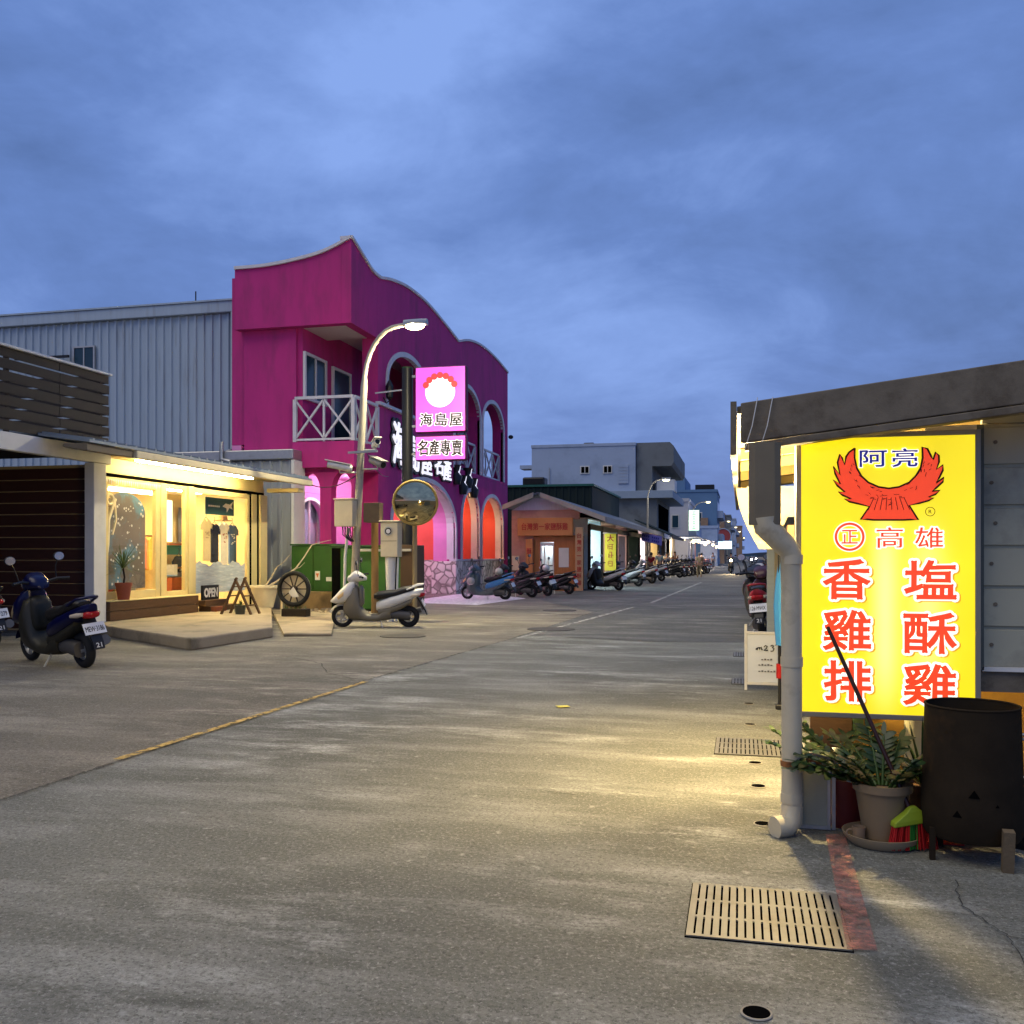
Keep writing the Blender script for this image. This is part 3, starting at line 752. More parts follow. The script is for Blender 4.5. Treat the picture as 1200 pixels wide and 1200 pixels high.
B('base_box', M_wood_dark, s, (wx - .26, wx + .36, wy - .12, wy + .14, .06, .24), bevel=0.01)
b = MB()
for i in range(40):
    a = rnd.uniform(0, 6.28); leaf(b, (wx + rnd.uniform(-.22, .32), wy + rnd.uniform(-.08, .1), .24), (math.cos(a) * .5, math.sin(a) * .5, 1), rnd.uniform(.05, .13), .012, .1)
b.build('small_plants', M_leafy, s)

# ------------------------------------------------------------------ corrugated metal buildings
def corrugated(b, x0, x1, y, z0, z1, pitch=0.28, depth=0.05):
    pts = []; x = x0
    while x < x1 - 1e-6:
        for dx, dy in ((0, 0), (0.62, 0), (0.70, -depth), (0.92, -depth)):
            if x + dx * pitch <= x1: pts.append((x + dx * pitch, y + dy))
        x += pitch
    pts.append((x1, y)); back = [(x1, y + 0.05), (x0, y + 0.05)]
    b.prism(pts + back, 'z', z0, z1); return b
M_corr = mat('pale_blue_sheet', (0.33, 0.40, 0.47), 0.5, metal=0.1, var=0.14, scale=2, stretch=(4, 1, 0.4), dirt=(0.22, 0.22, 0.22), dscale=1.2, dmin=0.55, dmax=0.85)
t = thing('metal_warehouse', 'large pale blue corrugated metal warehouse behind the shops', 'warehouse', (-25, 30, 0))
b = MB(); corrugated(b, -42, -14.55, 26.0, 0, 8.85); b.build('wall', M_corr, t)
B('side_wall', M_corr, t, (-42, -14.6, 26.06, 40, 0, 8.8))
B('roof_flashing', M_corr, t, (-42.2, -14.5, 25.84, 26.12, 8.86, 9.2), bevel=0.02)
b = MB(); b.prism([(-42.2, 9.2), (-14.5, 9.2), (-14.5, 9.25), (-42.2, 9.25)], 'y', 25.8, 40); b.build('roof', M_corr, t)
b = MB(); b.tube([(-14.95, 25.86, 8.85), (-14.95, 25.86, 4.7), (-15.3, 25.75, 4.5)], 0.06); b.tube([(-14.72, 25.88, 8.85), (-14.72, 25.88, 4.3)], 0.03); b.build('drain_pipe', M_steel, t, smooth=60)
w = frame('', -20.6, -19.8, 7.3, 8.1, 0.05, x0=25.90, x1=25.97)
for v in w.bm.verts: v.co = (v.co.y, v.co.x, v.co.z)
w = w.build('window', M_steel, t); B('pane', M_bluegl, w, (-20.55, -19.85, 25.93, 25.95, 7.35, 8.05)); B('mullion', M_steel, w, (-20.22, -20.18, 25.91, 25.929, 7.35, 8.05))
B('bracket_bar', M_black, t, (-22.6, -20.6, 25.7, 25.76, 7.72, 7.80))
b = MB(); b.cyl((-16.6, 26.5, 9.2), (-16.6, 26.5, 9.75), 0.02); b.build('roof_spike', M_black, t)
t = thing('metal_annex', 'low grey corrugated annex between the glass shop and the pink building', 'annex', (-13.4, 24.6, 0))
b = MB(); corrugated(b, -15.2, -12.2, 24.3, 0, 4.15, 0.30, 0.05); b.build('wall', mat('grey_sheet', (0.30, 0.32, 0.33), 0.5, var=0.15, scale=2, stretch=(4, 1, 0.4), dirt=(0.2, 0.18, 0.15), dmin=0.55, dmax=0.8), t)
B('side_wall', M_corr, t, (-15.2, -12.22, 24.36, 24.9, 0, 4.1))
B('cap', M_steel, t, (-17.5, -12.12, 24.18, 24.95, 4.16, 4.45), bevel=0.03)
B('corner_trim', M_white, t, (-12.19, -12.10, 24.2, 24.9, 0, 4.15), bevel=0.01)
b = MB(); b.tube([(-14.3, 24.12, 4.7), (-14.3, 24.12, 4.2), (-14.0, 24.1, 4.12)], 0.06); b.build('drain_pipe', M_steel, t, smooth=60)

# ------------------------------------------------------------------ pink arcade building
M_mag = mat('magenta_paint', (0.45, 0.024, 0.18), 0.75, var=0.18, scale=1.6, bump=0.12, bscale=50, dirt=(0.29, 0.026, 0.13), dscale=1.9, dmin=0.48, dmax=0.72, stretch=(1, 1, 0.28))
M_pinkwall = mat('light_pink_paint', (0.62, 0.22, 0.46), 0.7, var=0.08)
M_red = mat('coral_red_paint', (0.60, 0.09, 0.06), 0.7, var=0.08)
M_wt = mat('white_trim', (0.58, 0.56, 0.58), 0.55, var=0.10, dirt=(0.36, 0.34, 0.34), dmin=0.55, dmax=0.85)
M_soff = mat('soffit_paint', (0.60, 0.52, 0.50), 0.6, var=0.1)
def stone_mat(name, c1, c2, sc_):
    m = bpy.data.materials.new(name); m.use_nodes = True; t = m.node_tree; nn = t.nodes; ll = t.links; b = nn['Principled BSDF']
    co = nn.new('ShaderNodeTexCoord'); v = nn.new('ShaderNodeTexVoronoi'); v.feature = 'DISTANCE_TO_EDGE'; v.inputs['Scale'].default_value = sc_
    v2 = nn.new('ShaderNodeTexVoronoi'); v2.inputs['Scale'].default_value = sc_
    ll.new(co.outputs['Object'], v.inputs['Vector']); ll.new(co.outputs['Object'], v2.inputs['Vector'])
    rp = nn.new('ShaderNodeMapRange'); rp.inputs['From Min'].default_value = 0.02; rp.inputs['From Max'].default_value = 0.12; ll.new(v.outputs['Distance'], rp.inputs['Value'])
    mx0 = nn.new('ShaderNodeMixRGB'); mx0.inputs[1].default_value = (*c1, 1); mx0.inputs[2].default_value = (*c2, 1)
    sp = nn.new('ShaderNodeSeparateColor'); ll.new(v2.outputs['Color'], sp.inputs[0]); ll.new(sp.outputs[0], mx0.inputs[0])
    mx = nn.new('ShaderNodeMixRGB'); mx.inputs[1].default_value = (0.22, 0.20, 0.17, 1)
    ll.new(rp.outputs[0], mx.inputs[0]); ll.new(mx0.outputs[0], mx.inputs[2]); ll.new(mx.outputs[0], b.inputs['Base Color'])
    bp = nn.new('ShaderNodeBump'); bp.inputs['Strength'].default_value = .5; bp.inputs['Distance'].default_value = 0.03
    ll.new(rp.outputs[0], bp.inputs['Height']); ll.new(bp.outputs[0], b.inputs['Normal']); b.inputs['Roughness'].default_value = 0.8
    return m
M_stone = stone_mat('rubble_stone', (0.74, 0.70, 0.64), (0.48, 0.44, 0.38), 3.2)
t = thing('pink_arcade_building', 'tall magenta pink arcade building with a curved white edged parapet and arched balconies', 'building', (-14, 34, 0)); PK = t
FX = -10.6
prof = smooth_pts([(24.7, 10.36), (25.2, 10.20), (25.75, 10.02), (26.3, 9.86), (26.9, 9.84)], 4)[:-1] + smooth_pts([(26.9, 9.84), (27.9, 10.05), (29.4, 10.22), (31.25, 10.20), (33.2, 9.97), (35.0, 9.70)], 5)[:-1] + smooth_pts([(35.0, 9.70), (36.5, 10.06), (38.4, 10.25), (40.7, 10.20), (43.0, 9.98)], 5)
ztop = interp(prof)
U1 = (27.5, 31.3, 6.05, 6.9, 7.92); U2 = (34.5, 38.1, 4.82, 7.1, 8.14); U3 = (38.6, 42.1, 4.82, 7.1, 8.12)
L1 = (27.85, 34.6, 0.0, 2.5, 4.03); L2 = (35.5, 37.95, 1.27, 2.85, 4.04); L3 = (38.4, 41.95, 1.27, 2.85, 4.0)
b = MB(); arch_wall(b, 'y', 26.7, 43.0, 4.72, ztop, [U1, U2, U3], FX - 0.5, FX)
b.build('arcade_wall', M_mag, t)
b = MB(); arch_wall(b, 'y', 26.7, 43.0, 0.0, lambda y: 4.715, [L1, (L2[0], L2[1], 1.27, L2[3], L2[4]), L3], FX - 0.85, FX - 0.004)
b.build('arcade_wall', M_mag, t)
# overhanging band with flame shaped corner
b = MB(); arch_wall(b, 'y', 24.7, 26.695, 8.0, ztop, [], FX - 0.3, FX)
b.build('parapet_band', M_mag, t)
fprof = smooth_pts([(-14.21, 9.73), (-13.27, 9.74), (-12.33, 9.84), (-11.42, 10.02), (-10.605, 10.35)], 6)
b = MB(); arch_wall(b, 'x', -14.21, FX - 0.304, 8.0, interp(fprof), [], 24.7, 25.0); b.build('parapet_band', M_mag, t)
# white coping
b = MB(); b.loft([[(FX - 0.34, y, z), (FX + 0.05, y, z), (FX + 0.05, y, z + 0.085), (FX - 0.34, y, z + 0.085)] for y, z in prof])
b.build('coping', M_wt, t)
b = MB(); b.loft([[(x, 25.04, z + .002), (x, 24.64, z + .002), (x, 24.64, z + 0.088), (x, 25.04, z + 0.088)] for x, z in fprof]); b.build('coping', M_wt, t)
B('soffit', M_soff, t, (-12.24, FX - 0.31, 25.01, 26.69, 8.02, 8.12), (-12.24, FX - 0.51, 26.70, 43.0, 8.25, 8.35))
# main body
B('body_wall', M_mag, t, (-14.5, -12.25, 25.05, 43.0, 4.71, 9.6))
B('roof', M_conc, t, (-14.5, -11.2, 25.3, 43.0, 9.601, 9.7))
B('side_wall', M_mag, t, (-14.05, -12.41, 24.95, 25.045, 0, 7.995))
B('lower_wall', M_pinkwall, t, (-14.5, -14.2, 25.05, 28.3, 0, 4.7), (-14.5, -14.2, 31.0, 43.0, 0, 4.7), (-14.5, -14.2, 28.31, 30.99, 3.6, 4.7))
B('balcony_slab', M_mag, t, (-12.405, FX + 0.08, 24.72, 26.695, 3.97, 4.70))
B('gallery_floor', M_conc, t, (-14.2, FX - 0.86, 26.0, 43.0, 4.25, 4.70))
B('gallery_ceiling', M_pinkwall, t, (-14.19, FX - 0.86, 26.0, 43.0, 4.20, 4.245))
# lower camera side arches
b = MB(); arch_wall(b, 'x', -12.40, FX - 0.02, 0, lambda x: 3.965, [(-12.34, -11.66, 0, 3.3, 3.86), (-11.32, -10.68, 0, 3.25, 3.86)], 24.95, 25.3)
b.build('arcade_wall', M_mag, t)
B('corner_pier', M_mag, t, (FX - 0.5, FX + 0.02, 26.68, 27.7, 0, 6.0))
B('ledge', M_wt, t, (FX - 0.05, FX + 0.12, 26.62, 31.4, 6.001, 6.10), bevel=0.01)
# linings of the arches and white rings
for o, m_ in ((L1, M_pinkwall), (L2, M_red), (L3, M_red)):
    b = MB(); arch_trim(b, 'y', (o[0] + .02, o[1] - .02, max(o[2], 1.26), o[3], o[4] - .02), 0.018, FX - 0.86, FX - 0.33); b.build('arch_lining', m_, t)
    b = MB(); arch_trim(b, 'y', (o[0] + .022, o[1] - .022, max(o[2], 1.32), o[3], o[4] - .022), 0.02, FX - 0.326, FX - 0.05); b.build('arch_lining', M_wt, t)
for o in (U1, U2, U3):
    b = MB(); arch_trim(b, 'y', o, 0.16, FX - 0.1, FX + 0.05); b.build('arch_trim', M_wt, t)
for o in (L1, L2, L3):
    b = MB(); arch_trim(b, 'y', (o[0], o[1], max(o[2], 1.27), o[3], o[4]), 0.15, FX - 0.09, FX + 0.05); b.build('arch_trim', M_wt, t)
# stone plinths
B('stone_base', M_stone, t, (FX - 0.90, FX + 0.08, 34.46, 35.48, 0, 1.25), bevel=0.02)
B('stone_base', M_stone, t, (FX - 0.8, FX + 0.06, 35.485, 42.0, 0, 1.24), bevel=0.02)
B('stone_base', M_stone, t, (FX - 0.8, FX + 0.06, 26.66, 27.84, 0, 1.24), bevel=0.02)
B('sill', M_wt, t, (FX - 0.2, FX + 0.10, 34.5, 42.1, 1.252, 1.32), bevel=0.01)
B('stone_base', M_stone, t, (-14.0, FX - 0.91, 34.86, 34.985, 0, 1.30))
# inner coloured cross walls seen through the arches
B('cross_wall', M_red, t, (-14.15, FX - 0.9, 35.0, 35.2, 0, 4.19))
B('cross_wall', M_red, t, (-14.15, FX - 0.9, 42.7, 42.9, 0, 4.19))
B('cross_wall', M_mag, t, (-12.3, FX - 2.0, 38.2, 38.4, 0, 4.19) if False else (-14.15, -12.9, 38.2, 38.35, 0, 4.19))
# lit room behind an arched inner window
b = MB(); arch_wall(b, 'y', 28.305, 30.995, 0, lambda y: 3.59, [(28.55, 30.75, 1.0, 2.5, 3.35)], -14.4, -14.2); b.build('lower_wall', M_pinkwall, t)
b = MB(); arch_trim(b, 'y', (28.55, 30.75, 1.0, 2.5, 3.35), 0.1, -14.22, -14.15); iw = b.build('inner_window', M_white, t)
B('pane', M_glass, iw, (-14.31, -14.30, 28.56, 30.74, 1.0, 2.6))
B('mullion', M_white, iw, (-14.29, -14.23, 29.62, 29.68, 1.0, 3.33))
B('back_room', M_white, t, (-17.1, -17.0, 28.31, 30.99, 0, 3.6), (-16.99, -14.45, 28.31, 28.36, 0, 3.59), (-16.99, -14.45, 30.94, 30.99, 0, 3.59))
B('inner_shelf', mat('green_goods', (0.12, 0.30, 0.10), 0.7, var=0.5, scale=6), t, (-16.9, -16.5, 28.5, 30.8, 1.1, 1.6), (-16.9, -16.5, 28.5, 30.8, 2.0, 2.4))
lamp('POINT', (-15.6, 29.6, 3.2), 90, (0.9, 1.0, 0.9), 0.2)
# railings
def rail(p0, p1, z0, z1, nx, M=M_wt):
    b = MB(); p0 = Vector((*p0, 0)); p1 = Vector((*p1, 0))
    def at(u, z): q = p0.lerp(p1, u); return (q.x, q.y, z)
    b.bar(at(0, z1), at(1, z1), 0.07, 0.08); b.bar(at(0, z0 + .06), at(1, z0 + .06), 0.06)
    for i in range(nx + 1): b.bar(at(i / nx, z0), at(i / nx, z1 - .04), 0.10 if i in (0, nx) else 0.055)
    for i in range(nx):
        b.bar(at(i / nx, z0 + .08), at((i + 1) / nx, z1 - .05), 0.055); b.bar(at(i / nx, z1 - .05), at((i + 1) / nx, z0 + .08), 0.050)
    return b.build('railing', M, t)
rail((-12.36, 24.80), (FX + .02, 24.80), 4.71, 5.96, 2)
rail((FX + .02, 24.87), (FX + .02, 26.60), 4.71, 5.96, 2)
rail((FX - .2, 34.55), (FX - .2, 38.05), 4.84, 6.05, 3); rail((FX - .2, 38.65), (FX - .2, 42.05), 4.84, 6.05, 3)
# upper window and balcony door
def wframe(nm, y0, y1, z0, z1, mull):
    f = MB(); x0, x1 = -12.245, -12.17; w = 0.085
    f.box(x0, x1, y0, y0 + w, z0, z1); f.box(x0, x1, y1 - w, y1, z0, z1); f.box(x0, x1 - .003, y0 + w, y1 - w, z1 - w, z1); f.box(x0, x1 - .003, y0 + w, y1 - w, z0, z0 + w)
    if mull: f.box(x0, x1 - .006, (y0 + y1) / 2 - .03, (y0 + y1) / 2 + .03, z0 + w, z1 - w)
    o = f.build(nm, M_wt, t); B('pane', M_bluegl, o, (-12.23, -12.215, y0 + w, y1 - w, z0 + w, z1 - w)); return o
wframe('window', 25.0 + .06, 26.55, 5.98, 7.36, True); wframe('balcony_door', 27.0, 28.4, 4.72, 7.30, False)
wframe('window', 35.0, 37.5, 5.6, 7.3, True); wframe('window', 39.0, 41.5, 5.6, 7.3, True)
# raised lettering along the front
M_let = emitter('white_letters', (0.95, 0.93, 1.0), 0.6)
s = thing('shop_lettering', 'raised white lettering with black backing on the pink arcade front', 'lettering', (FX + .06, 31, 4.8))
seq = [('海', 28.3, 5.02, 1.15, 1.35), ('島', 29.7, 4.85, 1.1, 1.15), ('屋', 31.0, 4.70, 1.1, 0.95), ('名', 32.35, 4.76, 0.95, 0.8), ('產', 33.35, 4.62, 0.95, 0.8)]
for ch, y, z, w, h in seq:
    text('backing', ch, M_black, s, (FX + .02, y, z), FACE_PX, w * 1.2, h * 1.2, 0.11, 0.05)
    text('letter', ch, M_let, s, (FX + .075, y, z), FACE_PX, w, h, 0.022, 0.04)
for y, z, h in ((34.55, 4.55, .75), (35.35, 4.22, .75), (36.1, 4.55, .8), (36.9, 4.2, .8)):
    b = MB(); b.tube([(FX + .06, y, z - h / 2), (FX + .06, y, z - h * .1), (FX + .06, y + .02, z + h * .1), (FX + .06, y, z + h / 2)], [.17, .24, .12, .20], 10); b.build('backing', M_black, s, smooth=60)
    b = MB(); b.tube([(FX + .12, y, z - h / 2 + .05), (FX + .12, y, z - h * .1), (FX + .12, y + .02, z + h * .1), (FX + .12, y, z + h / 2 - .05)], [.10, .17, .07, .13], 10); b.build('letter', M_let, s, smooth=60)
tag(MB().ball((FX + .15, 43.0, 7.0), .12, 1, 1, .8).build('security_camera', M_black, None, smooth=60), 'small black dome camera on the far corner of the pink building', 'camera')
b = MB(); b.lathe([(0.0, 0), (.35, 0), (.42, .12), (.30, .3), (.001, .34)], (-12.2, 27.6, 9.7), 16); tag(b.build('roof_vent', M_black, None, smooth=50), 'dark rounded roof vent behind the parapet of the pink building', 'vent')
# arcade lights
for (x, y, p, c) in ((-12.6, 27.2, 110, (1.0, 0.78, 0.92)), (-12.6, 30.4, 150, (1.0, 0.75, 0.95)), (-12.2, 33.2, 120, (1.0, 0.72, 0.95)), (-12.0, 36.8, 120, (1.0, 0.62, 0.30)), (-12.0, 40.4, 120, (1.0, 0.62, 0.28))):
    s = thing('ceiling_lamp', 'round ceiling lamp under the pink arcade gallery', 'lamp', (x, y, 4.2), 'lamps under the pink arcade')
    bb = MB(); bb.cyl((x, y, 4.14), (x, y, 4.198), .16, n=20); bb.build('diffuser', emitter('lamp%s' % y, c, 6), s)
    bb = MB(); bb.torus((x, y, 4.17), .18, .025, 'z'); bb.build('ring', M_white, s)
    lamp('POINT', (x, y, 3.9), p, c, 0.15)

# ------------------------------------------------------------------ transformer cabinets
M_grn = mat('green_cabinet_paint', (0.024, 0.088, 0.014), 0.45, var=0.2, dirt=(0.02, 0.07, 0.015), dmin=0.5, dmax=0.8)
M_grn2 = mat('dark_green_paint', (0.012, 0.045, 0.012), 0.5, var=0.2)
t = thing('transformer_cabinet', 'bright green transformer cabinet on a concrete base below the pink balcony', 'cabinet', (-11.1, 24, 0))
B('body', M_grn, t, (-11.80, -10.52, 23.45, 24.1, 0.52, 1.74), bevel=0.012)
B('lid', M_grn, t, (-11.83, -10.49, 23.42, 24.13, 1.745, 1.79), bevel=0.01)
B('door_seam', M_dark, t, (-11.165, -11.155, 23.440, 23.4485, 0.58, 1.70))
B('warning_label', mat('label_white', (0.6, 0.6, 0.55), 0.5, var=0.05), t, (-11.10, -10.96, 23.437, 23.4485, 0.82, 1.06), (-10.78, -10.62, 23.437, 23.4485, 0.79, 0.90))
b = MB(); b.prism([(-11.08, 1.0), (-11.03, .88), (-10.98, 1.0)], 'y', 23.433, 23.4365); b.build('warning_triangle', mat('orange_mark', (0.5, .12, .03), .5, var=0), t)
B('base', mat('ochre_concrete', (0.25, 0.17, 0.08), 0.85, var=0.35, bump=0.4, bscale=25, dirt=(0.10, 0.08, 0.05)), t, (-12.1, -10.45, 23.35, 24.2, 0, 0.515), bevel=0.03)
t = thing('switchgear_cabinet', 'dark green switchgear cabinet with a brown end, behind the white scooter', 'cabinet', (-9, 22.5, 0))
B('body', M_grn, t, (-10.0, -8.15, 22.05, 22.9, 0.14, 1.68), bevel=0.012)
B('end_panel', mat('brown_panel', (0.05, 0.028, 0.016), 0.5, var=0.2), t, (-8.145, -7.83, 22.0, 22.9, 0.1, 1.74), bevel=0.01)
B('lid', M_grn2, t, (-10.03, -8.15, 22.02, 22.93, 1.685, 1.74), bevel=0.01)
B('dark_strip', M_dark, t, (-8.55, -8.25, 22.035, 22.0485, 0.2, 1.66), (-9.98, -9.75, 22.035, 22.0485, 0.2, 1.66))  # black strips laid flat on the cabinet face
B('base', M_conc, t, (-10.05, -7.80, 21.98, 22.95, 0, 0.095))
B('cable_rail', M_steel, t, (-9.4, -7.85, 21.95, 22.0, 1.58, 1.64), bevel=0.005)
# rubble at the foot of the base
b = MB(); rnd = random.Random(11)
for i in range(160):
    x = rnd.uniform(-11.2, -8.7); y = rnd.uniform(21.6, 23.3) ; r_ = rnd.uniform(.03, .09)
    b.ball((x, y, r_ * .4), r_, rnd.uniform(.7, 1.3), 1, .7, 6)
o = b.build('rubble', mat('loose_stones', (0.30, 0.24, 0.16), .9, var=.5, scale=5), None); o['label'] = 'loose tan stones at the foot of the green cabinets'; o['category'] = 'stones'; o['kind'] = 'stuff'

# ------------------------------------------------------------------ street lamp
M_pole = mat('lamp_pole_paint', (0.33, 0.30, 0.24), 0.5, metal=0.2, var=0.2, dirt=(0.14, 0.11, 0.07), dscale=2.5, dmin=0.55, dmax=0.8)
def street_lamp(label, base, height, reach, strength, power, lean=0.0, r=0.07, color=(1.0, 0.88, 0.55), group='street lamps along the street'):
    x, y = base
    s = thing('street_lamp', label, 'street lamp', (x, y, 0), group)
    hs = height * 0.80
    pts = [(x, y, 0), (x + lean * .5, y, hs * .5), (x + lean, y, hs)]
    for i in range(1, 9):
        a = (math.pi / 2) * i / 8
        pts.append((x + lean + (reach * .8) * (1 - math.cos(a)), y, hs + (height - hs) * math.sin(a)))
    pts.append((x + lean + reach, y, height + .02))
    bb = MB(); bb.tube(pts, [r * 1.15, r, r * .9] + [r * .62] * 9, 12); bb.build('pole', M_pole, s, smooth=50)
    hx = x + lean + reach
    bb = MB(); bb.loft([[(hx - .1 + dx, y + sy * w, height + .03 + z) for sy, z in ((-1, -.03), (-1, .04), (-.5, .09), (.5, .09), (1, .04), (1, -.03))] for dx, w in ((0, .06), (.12, .12), (.42, .14), (.55, .07))])
    bb.build('lamp_head', M_steel, s, smooth=40)
    bb = MB(); bb.ball((hx + .16, y, height - .02), .15, 1.5, .95, .62); bb.build('lens', emitter('lamp_lens%.1f' % strength, (1.0, .86, .42), strength * .16), s, smooth=60)  # lens made oversize so its bright shape takes in the lamp's glare
    if power:
        lamp('SPOT', (hx + .16, y, height - .12), power, color, .12, (0, 0, 0), 165)
        lamp('POINT', (hx + .16, y, height - .12), power * .25, color, .12)
    return s
street_lamp('weathered street lamp with camera brackets standing among the utility boxes by the pink building', (-8.55, 20.0), 6.62, 1.05, 60, 1500, lean=0.28, r=0.085)
LX, LY = -8.55, 20.0
def px_pole(z): return LX + 0.28 * min(1, z / 5.3)
s = thing('utility_box', 'cream metal box strapped to the near lamp pole', 'utility box', (px_pole(2.5) - .15, LY - .15, 2.2))
B('case', M_cream, s, (px_pole(2.5) - .42, px_pole(2.5) + .02, LY - .36, LY - .10, 2.13, 2.72), bevel=0.015)
B('lid', M_cream, s, (px_pole(2.5) - .44, px_pole(2.5) + .04, LY - .38, LY - .095, 2.725, 2.76), bevel=0.008)
b = MB()
for i in range(4): b.tube([(px_pole(2) - .25 + i * .06, LY - .22, 2.13), (px_pole(2) - .25 + i * .06, LY - .22, 1.95), (px_pole(2) - .1 + i * .02, LY - .1, 1.8)], .014, 6)
b.build('cable', M_black, s)
b = MB(); b.tube([(px_pole(1.9) - .16, LY - .1, 2.1), (px_pole(1.6) - .22, LY - .1, 1.5), (px_pole(.5) - .2, LY - .1, 0.02)], .035, 8); b.build('conduit', M_white, s, smooth=60)
# cameras on the pole
def cctv(label, p, d, L=.34, r=.065, col=M_white):
    s = thing('security_camera', label, 'camera', p, 'security cameras on the lamp pole')
    p = Vector(p); d = Vector(d).normalized(); bb = MB(); bb.tube([p - d * L / 2, p + d * L / 2], r, 12); bb.build('housing', col, s, smooth=40)
    bb = MB(); bb.bar(p - d * (L / 2 - .02) + Vector((0, 0, r + .012)), p + d * (L / 2 + .06) + Vector((0, 0, r + .012)), 2.4 * r, .018); bb.build('sun_shield', col, s)
    bb = MB(); bb.cyl(p + d * L / 2, p + d * (L / 2 + .01), r * .8); bb.build('lens', M_black, s)
    q = Vector((px_pole(p.z), LY, p.z - .12)); bb = MB(); bb.tube([p - Vector((0, 0, r)), p - Vector((0, 0, r + .06)), q], .022, 6); bb.build('bracket', M_steel, s)
cctv('long pale camera pointing left on the lamp pole', (-8.75, LY - .25, 3.48), (-.9, -.3, .18), .55, .075)
cctv('dark camera tilted down to the right on the lamp pole', (-7.85, LY - .25, 3.55), (.8, -.5, -.32), .45, .085, mat('grey_camera', (.22, .21, .19), .4))
cctv('small pale camera on the highest bracket of the lamp pole', (-7.95, LY - .1, 3.98), (.5, -.6, .25), .26, .07)
b = MB(); b.bar((px_pole(3.7) - .25, LY - .12, 3.80), (px_pole(3.7) + .45, LY - .12, 3.82), .05); tag(b.build('pole_bracket', M_steel, None), 'steel cross bracket clamped to the lamp pole below the cameras', 'bracket')
for i, (p, q, sag) in enumerate((((px_pole(3.3), LY, 3.35), (-12.1, 24.2, 3.75), .35), ((px_pole(4.0), LY, 4.1), (-10.5, 27.3, 3.9), .25))):
    b = MB(); p, q = Vector(p), Vector(q); b.tube([p.lerp(q, u / 12) - Vector((0, 0, sag * 4 * (u / 12) * (1 - u / 12))) for u in range(13)], .012, 5)
    tag(b.build('cable', M_black, None), ['slack black cable from the lamp pole to the grey annex', 'black cable from the lamp pole to the pink corner pier'][i], 'cable')
s = thing('wall_lantern', 'small dark lantern on the pink facade beside the upper arch', 'lantern', (FX + .1, 27.1, 6.5)); b = MB(); b.lathe([(.03, 6.2), (.11, 6.3), (.13, 6.62), (.04, 6.8), (.001, 6.84)], (FX + .2, 27.15, 0), 8); b.build('case', M_black, s); b = MB(); b.tube([(FX, 27.15, 6.3), (FX + .1, 27.15, 6.12), (FX + .2, 27.15, 6.2)], .02); b.build('bracket', M_black, s)
# brown post with dark box
s = thing('box_post', 'brown wooden post carrying a dark rusty box, right of the near lamp pole', 'post', (-8.1, 20.1, 0))
b = MB(); b.cyl((-8.06, 20.12, 0), (-8.06, 20.12, 2.6), .085, .08, 14); b.build('post', mat('ochre_post', (.26, .15, .05), .7, var=.3), s, smooth=40)
B('box', mat('rust_box', (.10, .07, .04), .7, var=.4), s, (-8.2, -7.82, 19.78, 20.02, 2.22, 2.66), bevel=.01)
# meter cabinet
s = thing('meter_cabinet', 'cream electricity meter cabinet with a round dial on a grey post', 'meter cabinet', (-7.75, 20.0, 0))
B('case', M_cream, s, (-7.78, -7.38, 19.75, 20.05, 1.45, 2.22), bevel=.015)
B('lid', M_cream, s, (-7.81, -7.35, 19.72, 20.08, 2.225, 2.26), bevel=.008)
b = MB(); b.cyl((-7.59, 19.735, 2.02), (-7.59, 19.749, 2.02), .085, n=24); d_ = b.build('dial', M_black, s)
b = MB(); b.torus((-7.59, 19.735, 2.02), .09, .014); b.build('bezel', M_steel, d_)
b = MB(); b.cyl((-7.59, 19.728, 2.02), (-7.59, 19.734, 2.02), .05, n=20); b.build('dial_face', M_plate, d_)
B('seam', M_dark, s, (-7.76, -7.40, 19.744, 19.7485, 1.80, 1.808))
b = MB(); b.cyl((-7.60, 19.9, 0), (-7.60, 19.9, 1.445), .075, .12, 14); b.build('post', M_white, s, smooth=40)
b = MB(); b.tube([(-7.42, 19.9, 1.44), (-7.44, 19.9, .8), (-7.47, 19.9, .02)], .025, 8); b.build('conduit', M_white, s, smooth=50)
# convex mirror
s = thing('convex_mirror', 'round convex traffic mirror on a slim tan post', 'traffic mirror', (-7.15, 20.2, 0))
mc = Vector((-7.05, 20.0, 2.66)); MR = .485
fd = Vector((.30, -.95, -.08)).normalized()
b = MB(); prof_ = []
for i in range(11):
    a = i / 10; prof_.append((max(.001, MR * a), .13 * (1 - a * a)))
b.lathe(prof_[::-1], n=48); q = fd.to_track_quat('Z', 'Y').to_matrix().to_4x4()
bmesh.ops.transform(b.bm, matrix=Matrix.Translation(mc) @ q, verts=b.bm.verts); b.build('mirror_face', mat('mirror_glass', (.50, .42, .24), .05, metal=1, var=.05), s, smooth=80)  # golden tint paints in the colours the mirror would reflect
b = MB(); b.torus((0, 0, 0), MR, .03, 'z', 48); b.lathe([(MR, -.005), (MR * .8, -.10), (.001, -.14)], n=32); bmesh.ops.transform(b.bm, matrix=Matrix.Translation(mc) @ q, verts=b.bm.verts); b.build('mirror_rim', mat('dull_brass_rim', (.35, .24, .06), .45, var=.2), s, smooth=60)
b = MB(); b.cyl((-7.15, 20.25, 0), (-7.15, 20.25, 2.75), .055, n=12); b.build('post', mat('tan_post', (.33, .25, .12), .6, var=.2), s, smooth=40)
b = MB(); b.bar((-7.15, 20.22, 2.66), (-7.07, 20.1, 2.66), .06); b.build('clamp', M_steel, s)

